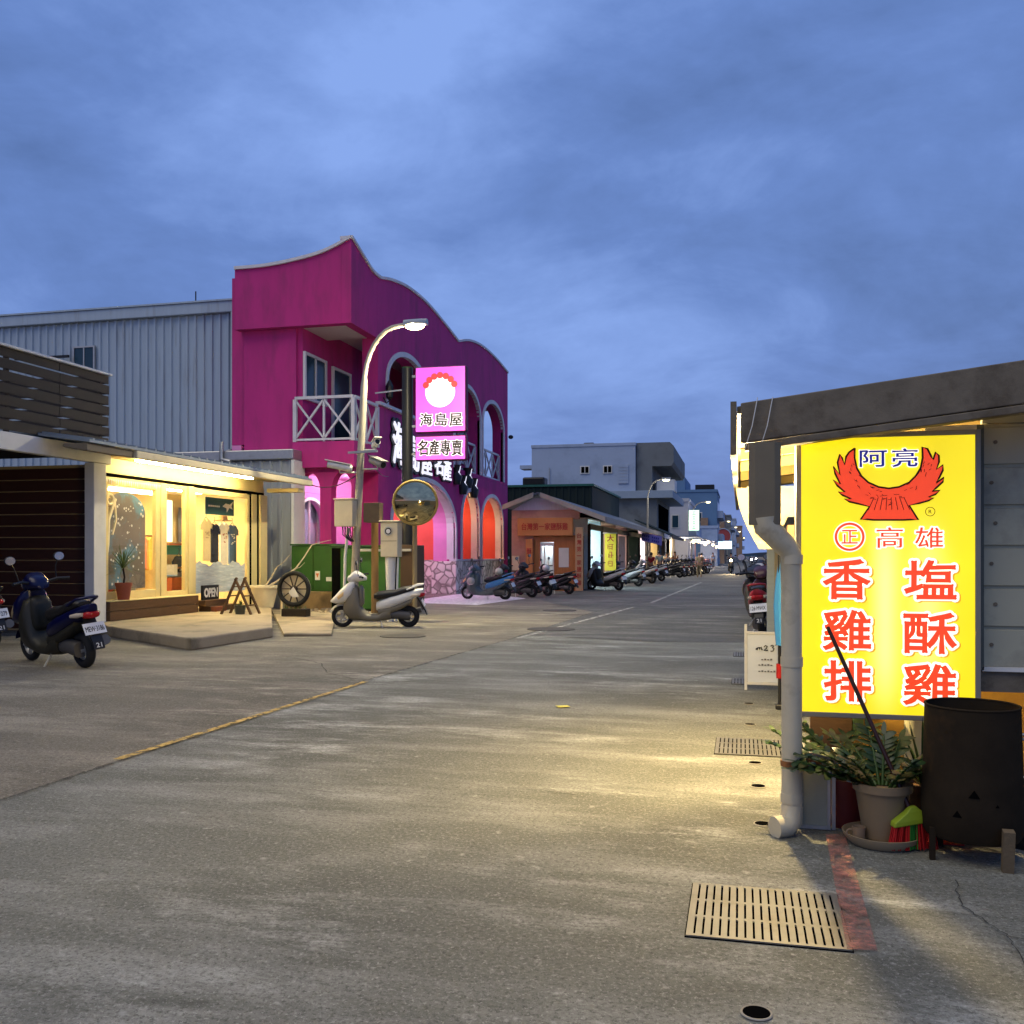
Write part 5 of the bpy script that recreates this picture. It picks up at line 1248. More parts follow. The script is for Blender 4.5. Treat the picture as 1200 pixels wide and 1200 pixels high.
# open shop bays
def bay(y0, y1, label, wallc, light, power, emis, depth=2.75, x=-6.45, h=2.85, post=M_wood_dark):
    s = thing('shop_bay', label, 'shop', (x - depth / 2, (y0 + y1) / 2, 0), 'open shops under the low roof')
    mw = mat('bay_' + '_'.join('%.2f' % c for c in wallc), wallc, .8, var=.2)
    B('back_wall', mw, s, (x - depth, x - depth + .1, y0, y1, 0, h + .3))
    B('side_wall', mw, s, (x - depth + .1, x, y0, y0 + .08, 0, h + .2)); B('side_wall', mw, s, (x - depth + .1, x, y1 - .08, y1, 0, h + .2))
    B('post', post, s, (x, x + .12, y0, y0 + .12, 0, 2.8))
    B('ceiling', M_white, s, (x - depth + .1, x - .01, y0 + .08, y1 - .08, h + .2, h + .26))
    B('lintel', post, s, (x + .01, x + .10, y0 + .12, y1, h - .25, h))
    if emis: B('tube_lamp', emis, s, (x - depth * .5, x - depth * .5 + .06, y0 + .4, y1 - .4, h + .12, h + .17))
    rnd = random.Random(int(y0)); 
    B('counter', mat('counter_%d' % int(y0), tuple(min(.6, c * .6) for c in wallc), .6, var=.3), s, (x - 1.2, x - .6, y0 + .4, y1 - 1.2, 0, .9), bevel=.02)
    cols = [(.4, .05, .04), (.5, .4, .08), (.08, .25, .1), (.5, .5, .48), (.1, .12, .3), (.35, .18, .06)]
    for k in range(3):
        b = MB()
        for i in range(10):
            yy = rnd.uniform(y0 + .3, y1 - .5); zz = rnd.choice((.9, 1.25, 1.6, 1.95)); w = rnd.uniform(.15, .4); xx = x - depth + .12 if zz > .95 else x - .95
            b.box(xx, xx + .25, yy, yy + w, zz, zz + rnd.uniform(.12, .32))
        b.build('goods', mat('goods%d' % rnd.randrange(6), cols[rnd.randrange(6)], .6, var=.3), s)
    b = MB()
    for z in (1.2, 1.55, 1.9): b.box(x - depth + .1, x - depth + .42, y0 + .2, y1 - .2, z, z + .04)
    b.build('shelf', M_wood, s)
    if power: lamp('AREA', (x - depth * .5, (y0 + y1) / 2, h + .1), power * 2.2, light, .5, (0, 0, 0), None, y1 - y0 - 1)
bay(40.65, 44.6, 'shop bay with cool bluish white interior next to the vertical timber sign', (.45, .55, .60), (.8, .95, 1.0), 110, M_lit_w)
bay(44.6, 50.0, 'shop bay with brownish walls behind the yellow banner', (.38, .26, .2), (1, .85, .7), 70, M_lit_w)
bay(50.0, 55.0, 'dim pinkish shop bay beyond the yellow banner', (.5, .3, .26), (1, .9, .8), 60, M_lit_w)
bay(55.0, 61.5, 'dark shop bay with green goods behind the purple banner', (.06, .09, .07), (1, .9, .7), 12, None)
bay(61.5, 66.0, 'brightest pinkish white shop bay, at the end of the low roof', (.7, .58, .58), (1, .92, .92), 190, M_lit_w)
B('side_panel', mat('pink_panel', (.5, .32, .28), .7, var=.3, scale=2), bpy.data.objects['shop_bay.002'], (-6.33, -6.30, 50.3, 53.2, .4, 2.5))
s = thing('hanging_banner', 'upright yellow banner with dark red characters hung before the shops', 'banner', (-6.1, 45.5, .8))
B('cloth', mat('yellow_cloth', (.62, .50, .04), .8, var=.1), s, (-6.25, -5.72, 44.55, 44.59, .75, 2.50))
text('character', '大', M_signred, s, (-5.98, 44.545, 2.28), FACE_NY, .34, .32, .03)
b = MB()
for i in range(1, 4):
    zz_ = 2.28 - i * .4; rq = random.Random(i)
    for q in range(3): zq = zz_ + .11 - q * .11 + rq.uniform(-.02, .02); xa = -6.13 + rq.uniform(0, .1); b.box(xa, xa + rq.uniform(.12, .24), 44.535, 44.547, zq, zq + .026)
    for q in range(2): xq = -6.10 + q * .15 + rq.uniform(-.02, .05); b.box(xq, xq + .03, 44.533, 44.5345, zz_ - .15 + rq.uniform(0, .06), zz_ + .06 + rq.uniform(0, .09))
b.build('lettering', M_signred, s)
B('rod', M_steel, s, (-6.35, -5.65, 44.55, 44.59, 2.505, 2.54))
s = thing('hanging_banner', 'purple banner hung under the roof edge above the crowd', 'banner', (-5.3, 60, 2.2))
b = MB(); b.loft([[(-5.9, 58.2, 2.35), (-5.9, 58.23, 2.35), (-5.9, 58.23, 2.85), (-5.9, 58.2, 2.85)], [(-5.3, 58.6, 2.22), (-5.3, 58.63, 2.22), (-5.3, 58.63, 2.76), (-5.3, 58.6, 2.76)], [(-4.75, 59.2, 2.05), (-4.75, 59.23, 2.05), (-4.75, 59.23, 2.62), (-4.75, 59.2, 2.62)]])
b.build('cloth', mat('purple_cloth', (.24, .20, .50), .8, var=.15), s)
b = MB()
for i in range(9):
    if i == 4: continue
    for j in range(2):
        u = i / 9; xx = -5.82 + u * 1.0; b.obox((xx, 58.17 + u * .85 - (.02), 2.68 - u * .21 - j * .2), (.08, .01, .12), (0, R(14), R(35)))
b.build('lettering', mat('navy_ink', (.05, .04, .25), .7), s)
# awnings / canopy beyond the roof
t = thing('dark_awning', 'dark green sloping awning below the grey building', 'awning', (-5.5, 71, 3))
b = MB(); b.prism([(-4.6, 2.75), (-7.2, 3.9), (-7.2, 3.98), (-4.6, 2.83)], 'y', 66.2, 80); b.build('sheet', M_teal, t); B('fascia', M_wood_dark, t, (-4.63, -4.57, 66.2, 80, 2.62, 2.85))
bay(66.1, 73, 'warm beige shop bay below the dark green awning', (.5, .40, .24), (1, .82, .5), 120, M_lit_y, x=-6.2)
bay(73, 80.5, 'orange lit shop bay at the far end of the dark green awning', (.4, .28, .16), (1, .75, .42), 100, M_lit_y, x=-6.2)
for o_ in ('shop_bay.005', 'shop_bay.006'): bpy.data.objects[o_]['group'] = 'open shops under the dark awning'
# dark green sheet building
t = thing('dark_green_shed', 'tall dark green metal shed behind the low gabled shops', 'shed', (-11, 56, 0))
b = MB(); corrugated(b, -18, -8.0, 52, 0, 5.3, .4, .05); b.build('wall', M_teal, t)
B('side_wall', M_teal, t, (-8.06, -8.0, 52.01, 64, 0, 5.3), bevel=.01); B('roof', mat('green_roof_edge', (.02, .10, .08), .5), t, (-18.1, -7.9, 51.9, 64.2, 5.31, 5.43))
tag(B('water_tank', M_black, None, (-12.2, -10.9, 53, 54, 5.44, 5.95), bevel=.1), 'dark water tank on the roof of the dark green shed', 'tank')
# pale three storey building
t = thing('pale_corner_building', 'pale blue white three storey building with small windows and a heavy roof canopy', 'building', (-11, 80, 0)); PB = t
B('wall', M_wall_w, t, (-16.7, -8.2, 76.0, 92, 6.6, 10.25))
B('lower_wall', M_wall_g, t, (-13.2, -6.5, 76.1, 90, 0, 6.0))
B('floor_band', mat('bluegrey_band', (.24, .30, .37), .7, var=.12), t, (-13.4, -5.2, 75.6, 90, 6.0, 6.6), bevel=.02)
B('parapet', M_wall_w, t, (-16.75, -8.15, 75.95, 92.05, 10.251, 10.5), bevel=.02)
b = MB(); b.prism([(-8.15, 6.61), (-6.9, 6.61), (-6.9, 8.6), (-5.4, 8.6), (-5.2, 8.9), (-5.2, 10.2), (-5.5, 10.5), (-8.15, 10.5)], 'y', 76.4, 92); b.build('canopy', M_wall_g, t)
B('side_ledge', M_wall_w, t, (-17.8, -16.76, 76.4, 78, 8.6, 8.9))
for x0 in (-12.65, -10.8):
    w = B('window', M_white, t, (x0, x0 + .75, 75.93, 75.99, 8.05, 8.7)); B('pane', M_dark, w, (x0 + .08, x0 + .34, 75.91, 75.929, 8.13, 8.62), (x0 + .41, x0 + .67, 75.91, 75.929, 8.13, 8.62))
w = B('shutter', M_wall_w, t, (-9.55, -8.75, 75.92, 75.99, 7.2, 8.75)); B('slats', M_steel, w, *[(-9.5, -8.8, 75.90, 75.919, 7.25 + i * .25, 7.27 + i * .25) for i in range(6)])
B('balcony', M_white, t, (-6.6, -5.15, 77, 79.5, 6.601, 7.55), bevel=.03)
B('side_opening', M_dark, t, (-6.495, -6.46, 77.5, 88, 3.6, 5.6)); B('side_sill', M_wall_w, t, (-6.495, -6.2, 77, 89, 2.9, 3.5))
B('wall_patch', mat('tan_patch', (.3, .26, .17), .8), t, (-11.7, -10.9, 76.05, 76.095, 3.9, 5.6))
b = MB(); b.tube([(-15.2, 75.9, 6.6), (-15.2, 75.9, 8.6)], .04); b.build('drain_pipe', M_steel, t)
tag(B('roof_tank', M_black, None, (-12.9, -12.0, 79, 80, 10.51, 10.95), bevel=.1), 'small dark tank on the roof of the pale three storey building', 'tank')
B('lit_wall_lamp', M_lit_y, t, (-6.45, -6.38, 84, 84.3, 3.3, 3.5))
# further buildings
def block(nm, label, x0, x1, y0, y1, h, m, winds=(), band=None, front=True):
    o = thing(nm, label, 'building', ((x0 + x1) / 2, (y0 + y1) / 2, 0), 'buildings far along the street')
    B('wall', m, o, (x0, x1, y0, y1, 0, h)); B('parapet', m, o, (x0 - .1, x1 + .1, y0 - .1, y1 + .1, h + .001, h + .35))
    for (wx0, wx1, z0, z1) in winds:
        w = B('window', M_white, o, (wx0, wx1, y0 - .06, y0 - .001, z0, z1)); B('pane', M_bluegl, w, (wx0 + .1, wx1 - .1, y0 - .08, y0 - .061, z0 + .1, z1 - .1))
    if front:
        z = 3.4
        while z + 2 < h:
            B('balcony', M_wall_w, o, (x1 + .001, x1 + .8, y0 + .5, y1 - .5, z, z + 1.0)); B('balcony_door', M_bluegl, o, (x1 + .001, x1 + .05, y0 + 1, y1 - 1, z + 1.01, z + 2.4)); z += 3.2
    return o
M_blue = mat('blue_render', (.10, .19, .32), .7, var=.12, scale=.5)
M_tan = mat('tan_brick', (.26, .17, .11), .8, var=.25)
bl = block('far_building', 'far white building with a lit green sign on its front', -8.5, -5.2, 98, 112, 6.9, mat('white_render', (.5, .5, .54), .75, var=.1), [(-6.9, -6.1, 4.2, 5.6)])
bl = block('far_building', 'far blue three storey building with a dark roof frame', -9.5, -3.2, 134, 150, 10.2, M_blue, [(-6, -5.2, 6, 7.4)])
B('tan_column', M_tan, bl, (-5.4, -4.4, 133.6, 133.98, 0, 6.6))
B('roof_frame', M_black, bl, (-6.2, -3.6, 135, 138, 10.36, 11.3))
B('upper_storey', M_blue, bl, (-10.6, -7.6, 134.5, 150, 10.36, 12.4))
block('far_building', 'far pale low building right of the blue one', -5.2, -3.0, 128, 133, 5.0, M_wall_w)
block('far_building', 'far brown building with a round red sign', -7, -2.7, 165, 185, 8.2, M_tan)
block('far_building', 'far grey building beyond the brown one', -7, -2.0, 200, 225, 9.4, M_wall_g, [(-4, -3, 5, 6.4)])
block('far_building', 'far white building near the end of the street', -8, -1.2, 250, 280, 10.5, M_wall_w)
block('far_building', 'last tan building at the end of the street', -8, .5, 330, 360, 11, M_tan)
def bay2(y0, y1, label, wallc, power, x, emis=M_lit_w):
    o = thing('street_stall', label, 'stall', (x - 1.2, (y0 + y1) / 2, 0), 'bright stalls far along the street')
    B('back_wall', mat('stall_%.2f' % wallc[1], wallc, .8, var=.2), o, (x - 2.0, x - 1.9, y0, y1, 0, 3.1)); B('awning', M_wall_w, o, (x - 1.95, x + .9, y0, y1, 3.11, 3.2))
    B('counter', mat('stall_c%.2f' % wallc[1], (wallc[0] * .7, wallc[1] * .5, wallc[2] * .5), .7, var=.3), o, (x - .8, x - .1, y0 + .5, y1 - .5, 0, .95))
    B('tube_lamp', emis, o, (x - .9, x - .82, y0 + .5, y1 - .5, 2.95, 3.0))
    lamp('POINT', (x - .8, (y0 + y1) / 2, 2.6), power * 2.2, (1, .86, .74), .3)
bay2(86, 97, 'warm stall just past the pale corner building', (.5, .42, .3), 150, -4.6, M_lit_y)
bay2(99, 110, 'white and pink stall under the lit green sign', (.7, .6, .6), 330, -4.4)
bay2(114, 128, 'reddish stall before the blue building', (.6, .3, .25), 300, -3.9)
bay2(140, 160, 'bluish stall beyond the blue building', (.3, .5, .65), 420, -3.2)
s = thing('lit_sign', 'vertical lit pale green sign on the far white building', 'sign', (-4.9, 97.5, 4.5))
B('case', M_steel, s, (-5.15, -4.05, 97.5, 97.8, 3.9, 6.05)); B('lit_face', emitter('greenwhite_sign', (.70, 1.0, .72), 1.1), s, (-5.1, -4.1, 97.47, 97.495, 3.95, 6.0))
b = MB()
for i in range(4): b.box(-4.8, -4.4, 97.455, 97.468, 5.55 - i * .48, 5.60 - i * .48); b.box(-4.63, -4.57, 97.455, 97.468, 5.61 - i * .48, 5.82 - i * .48); b.box(-4.8, -4.4, 97.455, 97.468, 5.83 - i * .48, 5.87 - i * .48)
b.build('lettering', mat('sign_green', (.08, .3, .12), .6), s)
s = thing('round_sign', 'round dull red sign on the far brown building', 'sign', (-2.6, 164, 5)); b = MB(); b.cyl((-2.9, 164, 4.6), (-2.9, 164.2, 4.6), 1.3, n=24); b.build('disc', mat('dull_red', (.32, .06, .06), .6), s); b = MB(); b.torus((-2.9, 163.98, 4.6), 1.3, .08); b.build('rim', M_wall_w, s)
s = thing('lit_sign', 'bluish lit sign over the far stalls near the oncoming scooter', 'sign', (-2.3, 140, 3.4)); B('case', M_steel, s, (-3.4, -1.2, 139.9, 140.2, 2.3, 3.5)); B('lit_face', emitter('bluewhite_sign', (.5, .8, 1.0), 2.0), s, (-3.35, -1.25, 139.85, 139.89, 2.35, 3.45))
for i, (x, y, z) in enumerate(((-4.2, 88, 2.7), (-4.0, 94, 2.8), (-3.6, 101, 2.6), (-3.5, 107, 2.9), (-3.3, 118, 2.7), (-3.0, 124, 2.5), (-2.6, 146, 2.9), (-2.4, 155, 2.6))):
    b = MB(); b.ball((x, y, z), .17, seg=12); o = b.build('stall_lantern', emitter('far_light_glow', (1.0, .78, .42), 5), None, smooth=60); tag(o, 'small round light added over the bright far stalls', 'lantern', 'added lights over the far stalls')  # invented round lights, added to brighten the far street
# far street lamps
street_lamp('far street lamp in front of the pale three storey building', (-5.75, 60.5), 6.25, 1.0, 40, 300, r=.06, color=(1.0, .95, .82))
street_lamp('far street lamp beside the lit green sign', (-4.9, 99), 6.9, 1.5, 45, 300, r=.07, color=(1.0, .95, .82))
street_lamp('tiny street lamp past the blue building', (-3.6, 160), 7.0, 1.5, 40, 0, r=.07); street_lamp('tiny street lamp beyond the brown building', (-2.6, 195), 7.0, 1.5, 40, 0, r=.07)
street_lamp('tiny street lamp near the end of the street', (-1.9, 240), 7.2, 1.5, 40, 0, r=.07); street_lamp('tiny street lamp at the very end of the street', (-.6, 330), 7.2, 1.5, 40, 0, r=.08)
street_lamp('tiny street lamp at the far right side of the street', (9, 260), 7.0, -1.5, 40, 0, r=.07)
for i, (x, y) in enumerate(((1.2, 170), (2.6, 210))):
    s = thing('oncoming_car', ['tiny oncoming car with lit headlights far down the street', 'tiniest oncoming car furthest down the street'][i], 'car', (x, y, 0), 'cars far down the street')
    b = MB(); b.loft([[(x - .85, y, .3), (x + .85, y, .3), (x + .85, y, .85), (x - .85, y, .85)], [(x - .88, y + 1.2, .3), (x + .88, y + 1.2, .3), (x + .88, y + 1.2, 1.0), (x - .88, y + 1.2, 1.0)], [(x - .88, y + 4, .3), (x + .88, y + 4, .3), (x + .85, y + 4, 1.0), (x - .85, y + 4, 1.0)]]); b.build('body', mat('car_silver', (.35, .36, .38), .3, metal=.4), s, bevel=.05)
    b = MB(); b.loft([[(x - .8, y + 1.2, 1.01), (x + .8, y + 1.2, 1.01), (x + .7, y + 1.9, 1.5), (x - .7, y + 1.9, 1.5)], [(x - .8, y + 3.7, 1.01), (x + .8, y + 3.7, 1.01), (x + .7, y + 3.2, 1.5), (x - .7, y + 3.2, 1.5)]]); b.build('cabin', M_bluegl, s)
    for sx in (-.62, .62):
        b = MB(); b.cyl((x + sx, y - .03, .68), (x + sx, y + .02, .68), .12, n=14); b.build('headlight', emitter('car_lamp', (1, .95, .85), 40), s)
    for sx in (-.8, .8):
        for dy in (.8, 3.2):
            b = MB(); b.cyl((x + sx - .1, y + dy, .3), (x + sx + .1, y + dy, .3), .3, n=16); b.build('wheel', M_rubber, s)
block('far_building', 'small dark building far down the right side', 6.5, 12, 180, 200, 4.2, M_wall_g, front=False)
block('far_building', 'low pale building furthest down the right side', 9, 20, 260, 280, 5, M_wall_w, front=False)
block('far_building', 'low grey house on the right side just beyond the food stall', 2.7, 9, 17, 29, 3.6, M_wall_g, [(4.0, 5.2, 1.2, 2.4)], front=False)
block('far_building', 'pale house on the right side behind the parked scooters', 2.7, 10, 31, 47, 4.4, M_wall_w, [(4.2, 5.4, 2.6, 3.8), (6.6, 7.8, 2.6, 3.8)], front=False)
block('far_building', 'low tan house further along the right side', 3.0, 10, 50, 72, 4.2, M_tan, front=False)
# manhole covers, scrap
def cover(label, x, y, r, m=None, rough=None):
    b = MB(); b.cyl((x, y, 0.0), (x, y, .016), r, n=28); o = b.build('manhole_cover', m or mat('iron_cover', (.075, .068, .058), .7, metal=.3, var=.35, bump=.4, bscale=30), None); tag(o, label, 'manhole cover', 'manhole covers in the road')
cover('dark round manhole cover on the road right in front of the white scooter', -6.02, 16.4, .42); cover('flush manhole cover in the middle of the road, nearer than its neighbour', -3.69, 18.6, .48); cover('flush manhole cover further up the road', -4.71, 24.9, .45)
b = MB(); b.obox((-1.70, 9.15, .012), (.12, .085, .004), (0, 0, .5)); tag(b.build('paper_scrap', mat('yellow_paper', (.6, .55, .12), .8), None), 'small scrap of yellow paper on the open road', 'litter')

# ================================================================== RIGHT SIDE: FOOD STALL
M_rust = mat('weathered_metal', (.15, .125, .09), .75, metal=.0, var=.45, scale=6, dirt=(.06, .042, .025), dscale=4, dmin=.5, dmax=.72, bump=.15, bscale=40)
M_siding = mat('grey_siding', (.37, .36, .27), .6, var=.10, scale=2, dirt=(.15, .145, .12), dscale=2.5, dmin=.5, dmax=.8)
M_ochre = mat('ochre_wall', (.48, .26, .045), .8, var=.15, scale=2, dirt=(.30, .15, .03), dscale=2)
t = thing('food_stall', 'low food stall with a sloping rusty roof edge and grey horizontal siding', 'stall', (3, 8, 0)); ST = t
sl_ = .118
def zr(x, z0): return z0 + sl_ * x
b = MB(); b.prism([(-.02, 2.285), (6, zr(6, 2.285)), (6, zr(6, 2.325)), (-.02, 2.325)], 'y', 5.42, 12); b.build('roof', mat('roof_underside', (.20, .17, .12), .8, var=.2), t)
b = MB(); b.prism([(.0, 2.115), (6, zr(6, 2.10)), (6, zr(6, 2.345)), (.0, 2.335)], 'y', 5.36, 5.415); b.build('fascia', M_rust, t, bevel=.006)
b = MB(); b.prism([(.02, 2.07), (6, zr(6, 2.05)), (6, zr(6, 2.095)), (.02, 2.11)], 'y', 5.34, 5.45); b.build('fascia_lip', M_rust, t, bevel=.005)
b = MB(); b.box(-.055, -.022, 5.36, 12, 2.05, 2.345); b.build('eave_gutter', M_rust, t)
b = MB()
for y in (6.2, 7.2, 8.2, 9.2, 10.4): b.prism([(.0, 2.20), (6, zr(6, 2.20)), (6, zr(6, 2.28)), (0, 2.28)], 'y', y, y + .07)
b.build('rafter', mat('yellow_batten', (.40, .28, .10), .7, var=.2), t)
# cables over the gutter end
b = MB()
for dx in (.06, .14): b.tube([(dx + .03, 5.35, 2.36), (dx, 5.33, 2.2), (dx - .04, 5.335, 2.07)], .0025, 5)
b.build('cable', M_white, t)
# horizontal siding wall
pts = []; z = .88
while z < 2.2:
    pts += [(5.74, z), (5.74, z + .20), (5.755, z + .205), (5.755, z + .222)]; z += .225
b = MB(); pl = pts + [(5.80, z), (5.80, .88)]; b.prism(pl, 'x', 1.31, 5.6); b.build('siding', M_siding, t)
b = MB(); b.prism([(1.31, z + .002), (5.6, z + .002), (5.6, zr(5.6, 2.28)), (1.31, zr(1.31, 2.28))], 'y', 5.745, 5.79); b.build('siding', M_siding, t)
B('corner_trim', mat('dark_trim', (.09, .10, .085), .6), t, (1.27, 1.308, 5.70, 5.82, .86, 2.22))
b = MB()
z = 1.0; k = 0
while z < 2.2:
    b.cyl((1.355 + .02 * (k % 2), 5.735, z), (1.355 + .02 * (k % 2), 5.741, z), .011, n=8); z += .225; k += 1
b.build('screw', M_rust, t)
B('bottom_rail', M_white, t, (1.30, 5.6, 5.70, 5.80, .855, .878)); B('bottom_beam', M_rust, t, (1.27, 5.6, 5.72, 5.82, .74, .853))
B('low_wall', M_ochre, t, (.70, 5.6, 6.42, 6.52, 0, 1.05))
b = MB(); b.cyl((1.02, 6.15, 0), (1.02, 6.15, 1.7), .055, n=16); b.build('pillar', mat('pale_pillar', (.50, .47, .30), .75, var=.2, dirt=(.3, .26, .15)), t, smooth=40)
B('window_panel', mat('pale_yellow_panel', (.6, .52, .28), .6, var=.2), t, (.44, .695, 6.44, 6.50, .55, 1.1)); B('green_jamb', mat('green_jamb', (.16, .26, .08), .6, var=.2), t, (.70, .76, 6.38, 6.432, .35, 1.2)); B('lower_panel', M_wood, t, (.44, .695, 6.43, 6.50, 0, .545))
B('back_wall', mat('bluegrey_sheet', (.28, .33, .36), .6, var=.15, stretch=(1, 1, 8)), t, (.30, 5.6, 11.5, 11.6, 0, 2.3))
B('side_panel', mat('tarp_yellow', (.55, .42, .18), .7, var=.2, transl=.4), t, (.38, .42, 8.4, 11.4, .7, 1.7))
for z in (1.28, 1.62): B('wall_shelf', M_wood, t, (.36, .82, 7.9, 8.3, z, z + .035))
b = MB(); rnd = random.Random(9)
for i in range(9): x = .36 + i * .05; b.cyl((x, 8.1, 1.315), (x, 8.1, 1.40 + .08 * rnd.random()), .022, n=8)
for i in range(6): b.box(.37 + i * .075, .42 + i * .075, 8.0, 8.2, 1.655, 1.74 + .05 * (i % 2))
b.build('shelf_goods', mat('brown_jars', (.20, .09, .03), .5, var=.5, scale=9), t)
B('sheet_panel', mat('bluegrey_sheet', (.3, .3, .3)), t, (.05, .9, 8.6, 8.64, 1.83, 2.10))
# hanging plastic sheet below the eave
b = MB(); rings = []
for i in range(9):
    u = i / 8; z = 1.98 - .44 * u; x0 = -.03 + .16 * u ** 1.7; x1 = .42 - .20 * u
    rings.append([(x0, 7.0 + .04 * math.sin(u * 3), z), ((x0 + x1) / 2, 7.06, z), (x1, 7.0, z), ((x0 + x1) / 2, 7.064, z)])
b.loft(rings); s = b.build('hanging_sheet', mat('yellowed_plastic', (.55, .48, .34), .5, var=.15, scale=5, transl=.55, dirt=(.45, .32, .12), dscale=5), None, smooth=60); tag(s, 'yellowed curved plastic sheet hanging under the stall eave', 'plastic sheet')
# bulbs
for i, (x, y, z, p) in enumerate(((.10, 6.15, 2.06, 300), (.17, 7.3, 1.98, 270))):
    s = thing('light_bulb', ['bare bright bulb hanging nearest the yellow sign', 'bare bright bulb hanging deeper under the stall roof'][i], 'bulb', (x, y, z), 'bulbs under the stall roof')
    b = MB(); b.ball((x, y, z), .035, 1, 1, 1.25, 14); b.build('glass', emitter('bulb', (1, .80, .42), 60), s, smooth=60)
    b = MB(); b.cyl((x, y, z + .035), (x, y, z + .10), .018); b.build('socket', M_white, s); b = MB(); b.tube([(x, y, z + .1), (x, y, 2.28)], .004, 5); b.build('cord', M_black, s)
    lamp('POINT', (x, y, z - .06), p, (1, .74, .33), .04)
# rain pipe
M_pvc = mat('grey_pvc', (.50, .44, .31), .5, var=.14, dirt=(.16, .12, .08), dscale=3, dmin=.55, dmax=.8)
s = thing('rain_pipe', 'grey rain pipe with a kink running down from the stall roof to the road', 'pipe', (.27, 5.3, 0))
b = MB(); b.loft([[(.125 + sx * .083, 5.26 + sy * .05, z) for sx, sy in ((-1, -.6), (-.6, -1), (.6, -1), (1, -.6), (1, .6), (.6, 1), (-.6, 1), (-1, .6))] for z in (2.10, 1.66)])
b.build('down_box', mat('dull_brown_pipe', (.17, .14, .09), .45, metal=.2, var=.2), s, smooth=30)
b = MB(); b.tube([(.125, 5.26, 1.70), (.13, 5.26, 1.655), (.235, 5.28, 1.545), (.262, 5.30, 1.50), (.265, 5.30, 1.3), (.268, 5.30, .12)], [.07, .066, .060, .056, .0545, .0545], 20); b.build('pipe', M_pvc, s, smooth=60)
b = MB(); b.tube([(.268, 5.30, .15), (.262, 5.29, .075), (.235, 5.26, .05), (.175, 5.22, .048)], [.058, .06, .06, .058], 18); b.build('elbow', M_pvc, s, smooth=60)
b = MB()
for z in (1.45, .90, .17):
    b = MB(); b.tube([(.267, 5.30, z), (.267, 5.30, z + .05)], .0585, 20); b.build('collar', M_pvc, s, smooth=40)
b = MB(); b.tube([(.267, 5.30, .365), (.267, 5.30, .395)], .0590, 20); b.box(.32, .42, 5.30, 5.32, .355, .405); b.build('rusty_clamp', mat('rust', (.22, .09, .03), .8, var=.5, scale=15), s)

# ------------------------------------------------------------------ yellow backlit sign
def yellow_backlit():
    m = bpy.data.materials.new('yellow_backlit'); m.use_nodes = True; t = m.node_tree; nn = t.nodes; ll = t.links; b = nn['Principled BSDF']
    b.inputs['Base Color'].default_value = (.75, .6, .02, 1); b.inputs['Roughness'].default_value = .3
    co = nn.new('ShaderNodeTexCoord'); sx = nn.new('ShaderNodeSeparateXYZ'); ll.new(co.outputs['Object'], sx.inputs[0])
    def mth(op, a, c=None):
        k = nn.new('ShaderNodeMath'); k.operation = op
        for q, v in enumerate((a, c)):
            if v is None: continue
            if isinstance(v, (int, float)): k.inputs[q].default_value = v
            else: ll.new(v, k.inputs[q])
        return k.outputs[0]
    def hot_spot(x0, z0, wx, wz):   # hot spot painted into the emission, as if a tube sat behind
        a = mth('MULTIPLY', mth('SUBTRACT', sx.outputs[0], x0), 1 / wx); c = mth('MULTIPLY', mth('SUBTRACT', sx.outputs[2], z0), 1 / wz)
        return mth('POWER', 2.718, mth('MULTIPLY', mth('ADD', mth('MULTIPLY', a, a), mth('POWER', mth('ABSOLUTE', c), 4)), -1.0))
    g = mth('ADD', mth('MULTIPLY', hot_spot(-.02, .62, .07, .50), .75), mth('MULTIPLY', hot_spot(.20, .62, .09, .42), .55))
    n = nn.new('ShaderNodeTexNoise'); n.inputs['Scale'].default_value = 3.0; n.inputs['Detail'].default_value = 5; ll.new(co.outputs['Object'], n.inputs['Vector'])
    mc_ = nn.new('ShaderNodeMixRGB'); mc_.inputs[1].default_value = (1.0, .80, .008, 1); mc_.inputs[2].default_value = (1.0, .97, .42, 1); ll.new(g, mc_.inputs[0])
    ll.new(mc_.outputs[0], b.inputs['Emission Color'])
    ll.new(mth('ADD', mth('ADD', .50, mth('MULTIPLY', n.outputs['Fac'], .22)), mth('MULTIPLY', g, .25)), b.inputs['Emission Strength'])
    return m
M_yl = yellow_backlit(); M_rl = emitter('orange_red_backlit', (.95, .07, .018), .56); M_wl = emitter('white_film', (1.0, .95, .82), .68); M_ol = emitter('dark_orange_film', (.80, .42, .015), .55)
M_bl = emitter('navy_film', (.012, .015, .28), .45); M_el = mat('emblem_outline', (.06, .012, .006), .5, var=0)
YS = 5.60
s = thing('yellow_lightbox', 'tall glowing yellow lightbox sign with red characters and a winged emblem on the stall front', 'sign', (.8, YS, .58)); YB = s
sx0, sx1, sz0, sz1 = .305, 1.268, .585, 2.182; fw = .028
B('frame', mat('grey_frame', (.26, .24, .20), .5, metal=.3, var=.15), s, (sx0, sx0 + fw, YS - .01, YS + .13, sz0, sz1), (sx1 - fw, sx1, YS - .01, YS + .13, sz0, sz1), (sx0 + fw, sx1 - fw, YS - .009, YS + .13, sz1 - fw, sz1), (sx0 + fw, sx1 - fw, YS - .009, YS + .13, sz0, sz0 + fw), bevel=.003)
B('back', M_rust, s, (sx0 + .01, sx1 - .01, YS + .10, YS + .125, sz0 + .01, sz1 - .01))
B('lit_face', M_yl, s, (sx0 + fw, sx1 - fw, YS, YS + .05, sz0 + fw, sz1 - fw))
def ypt(px, py): x, z = onY(px, py, YS); return x, z
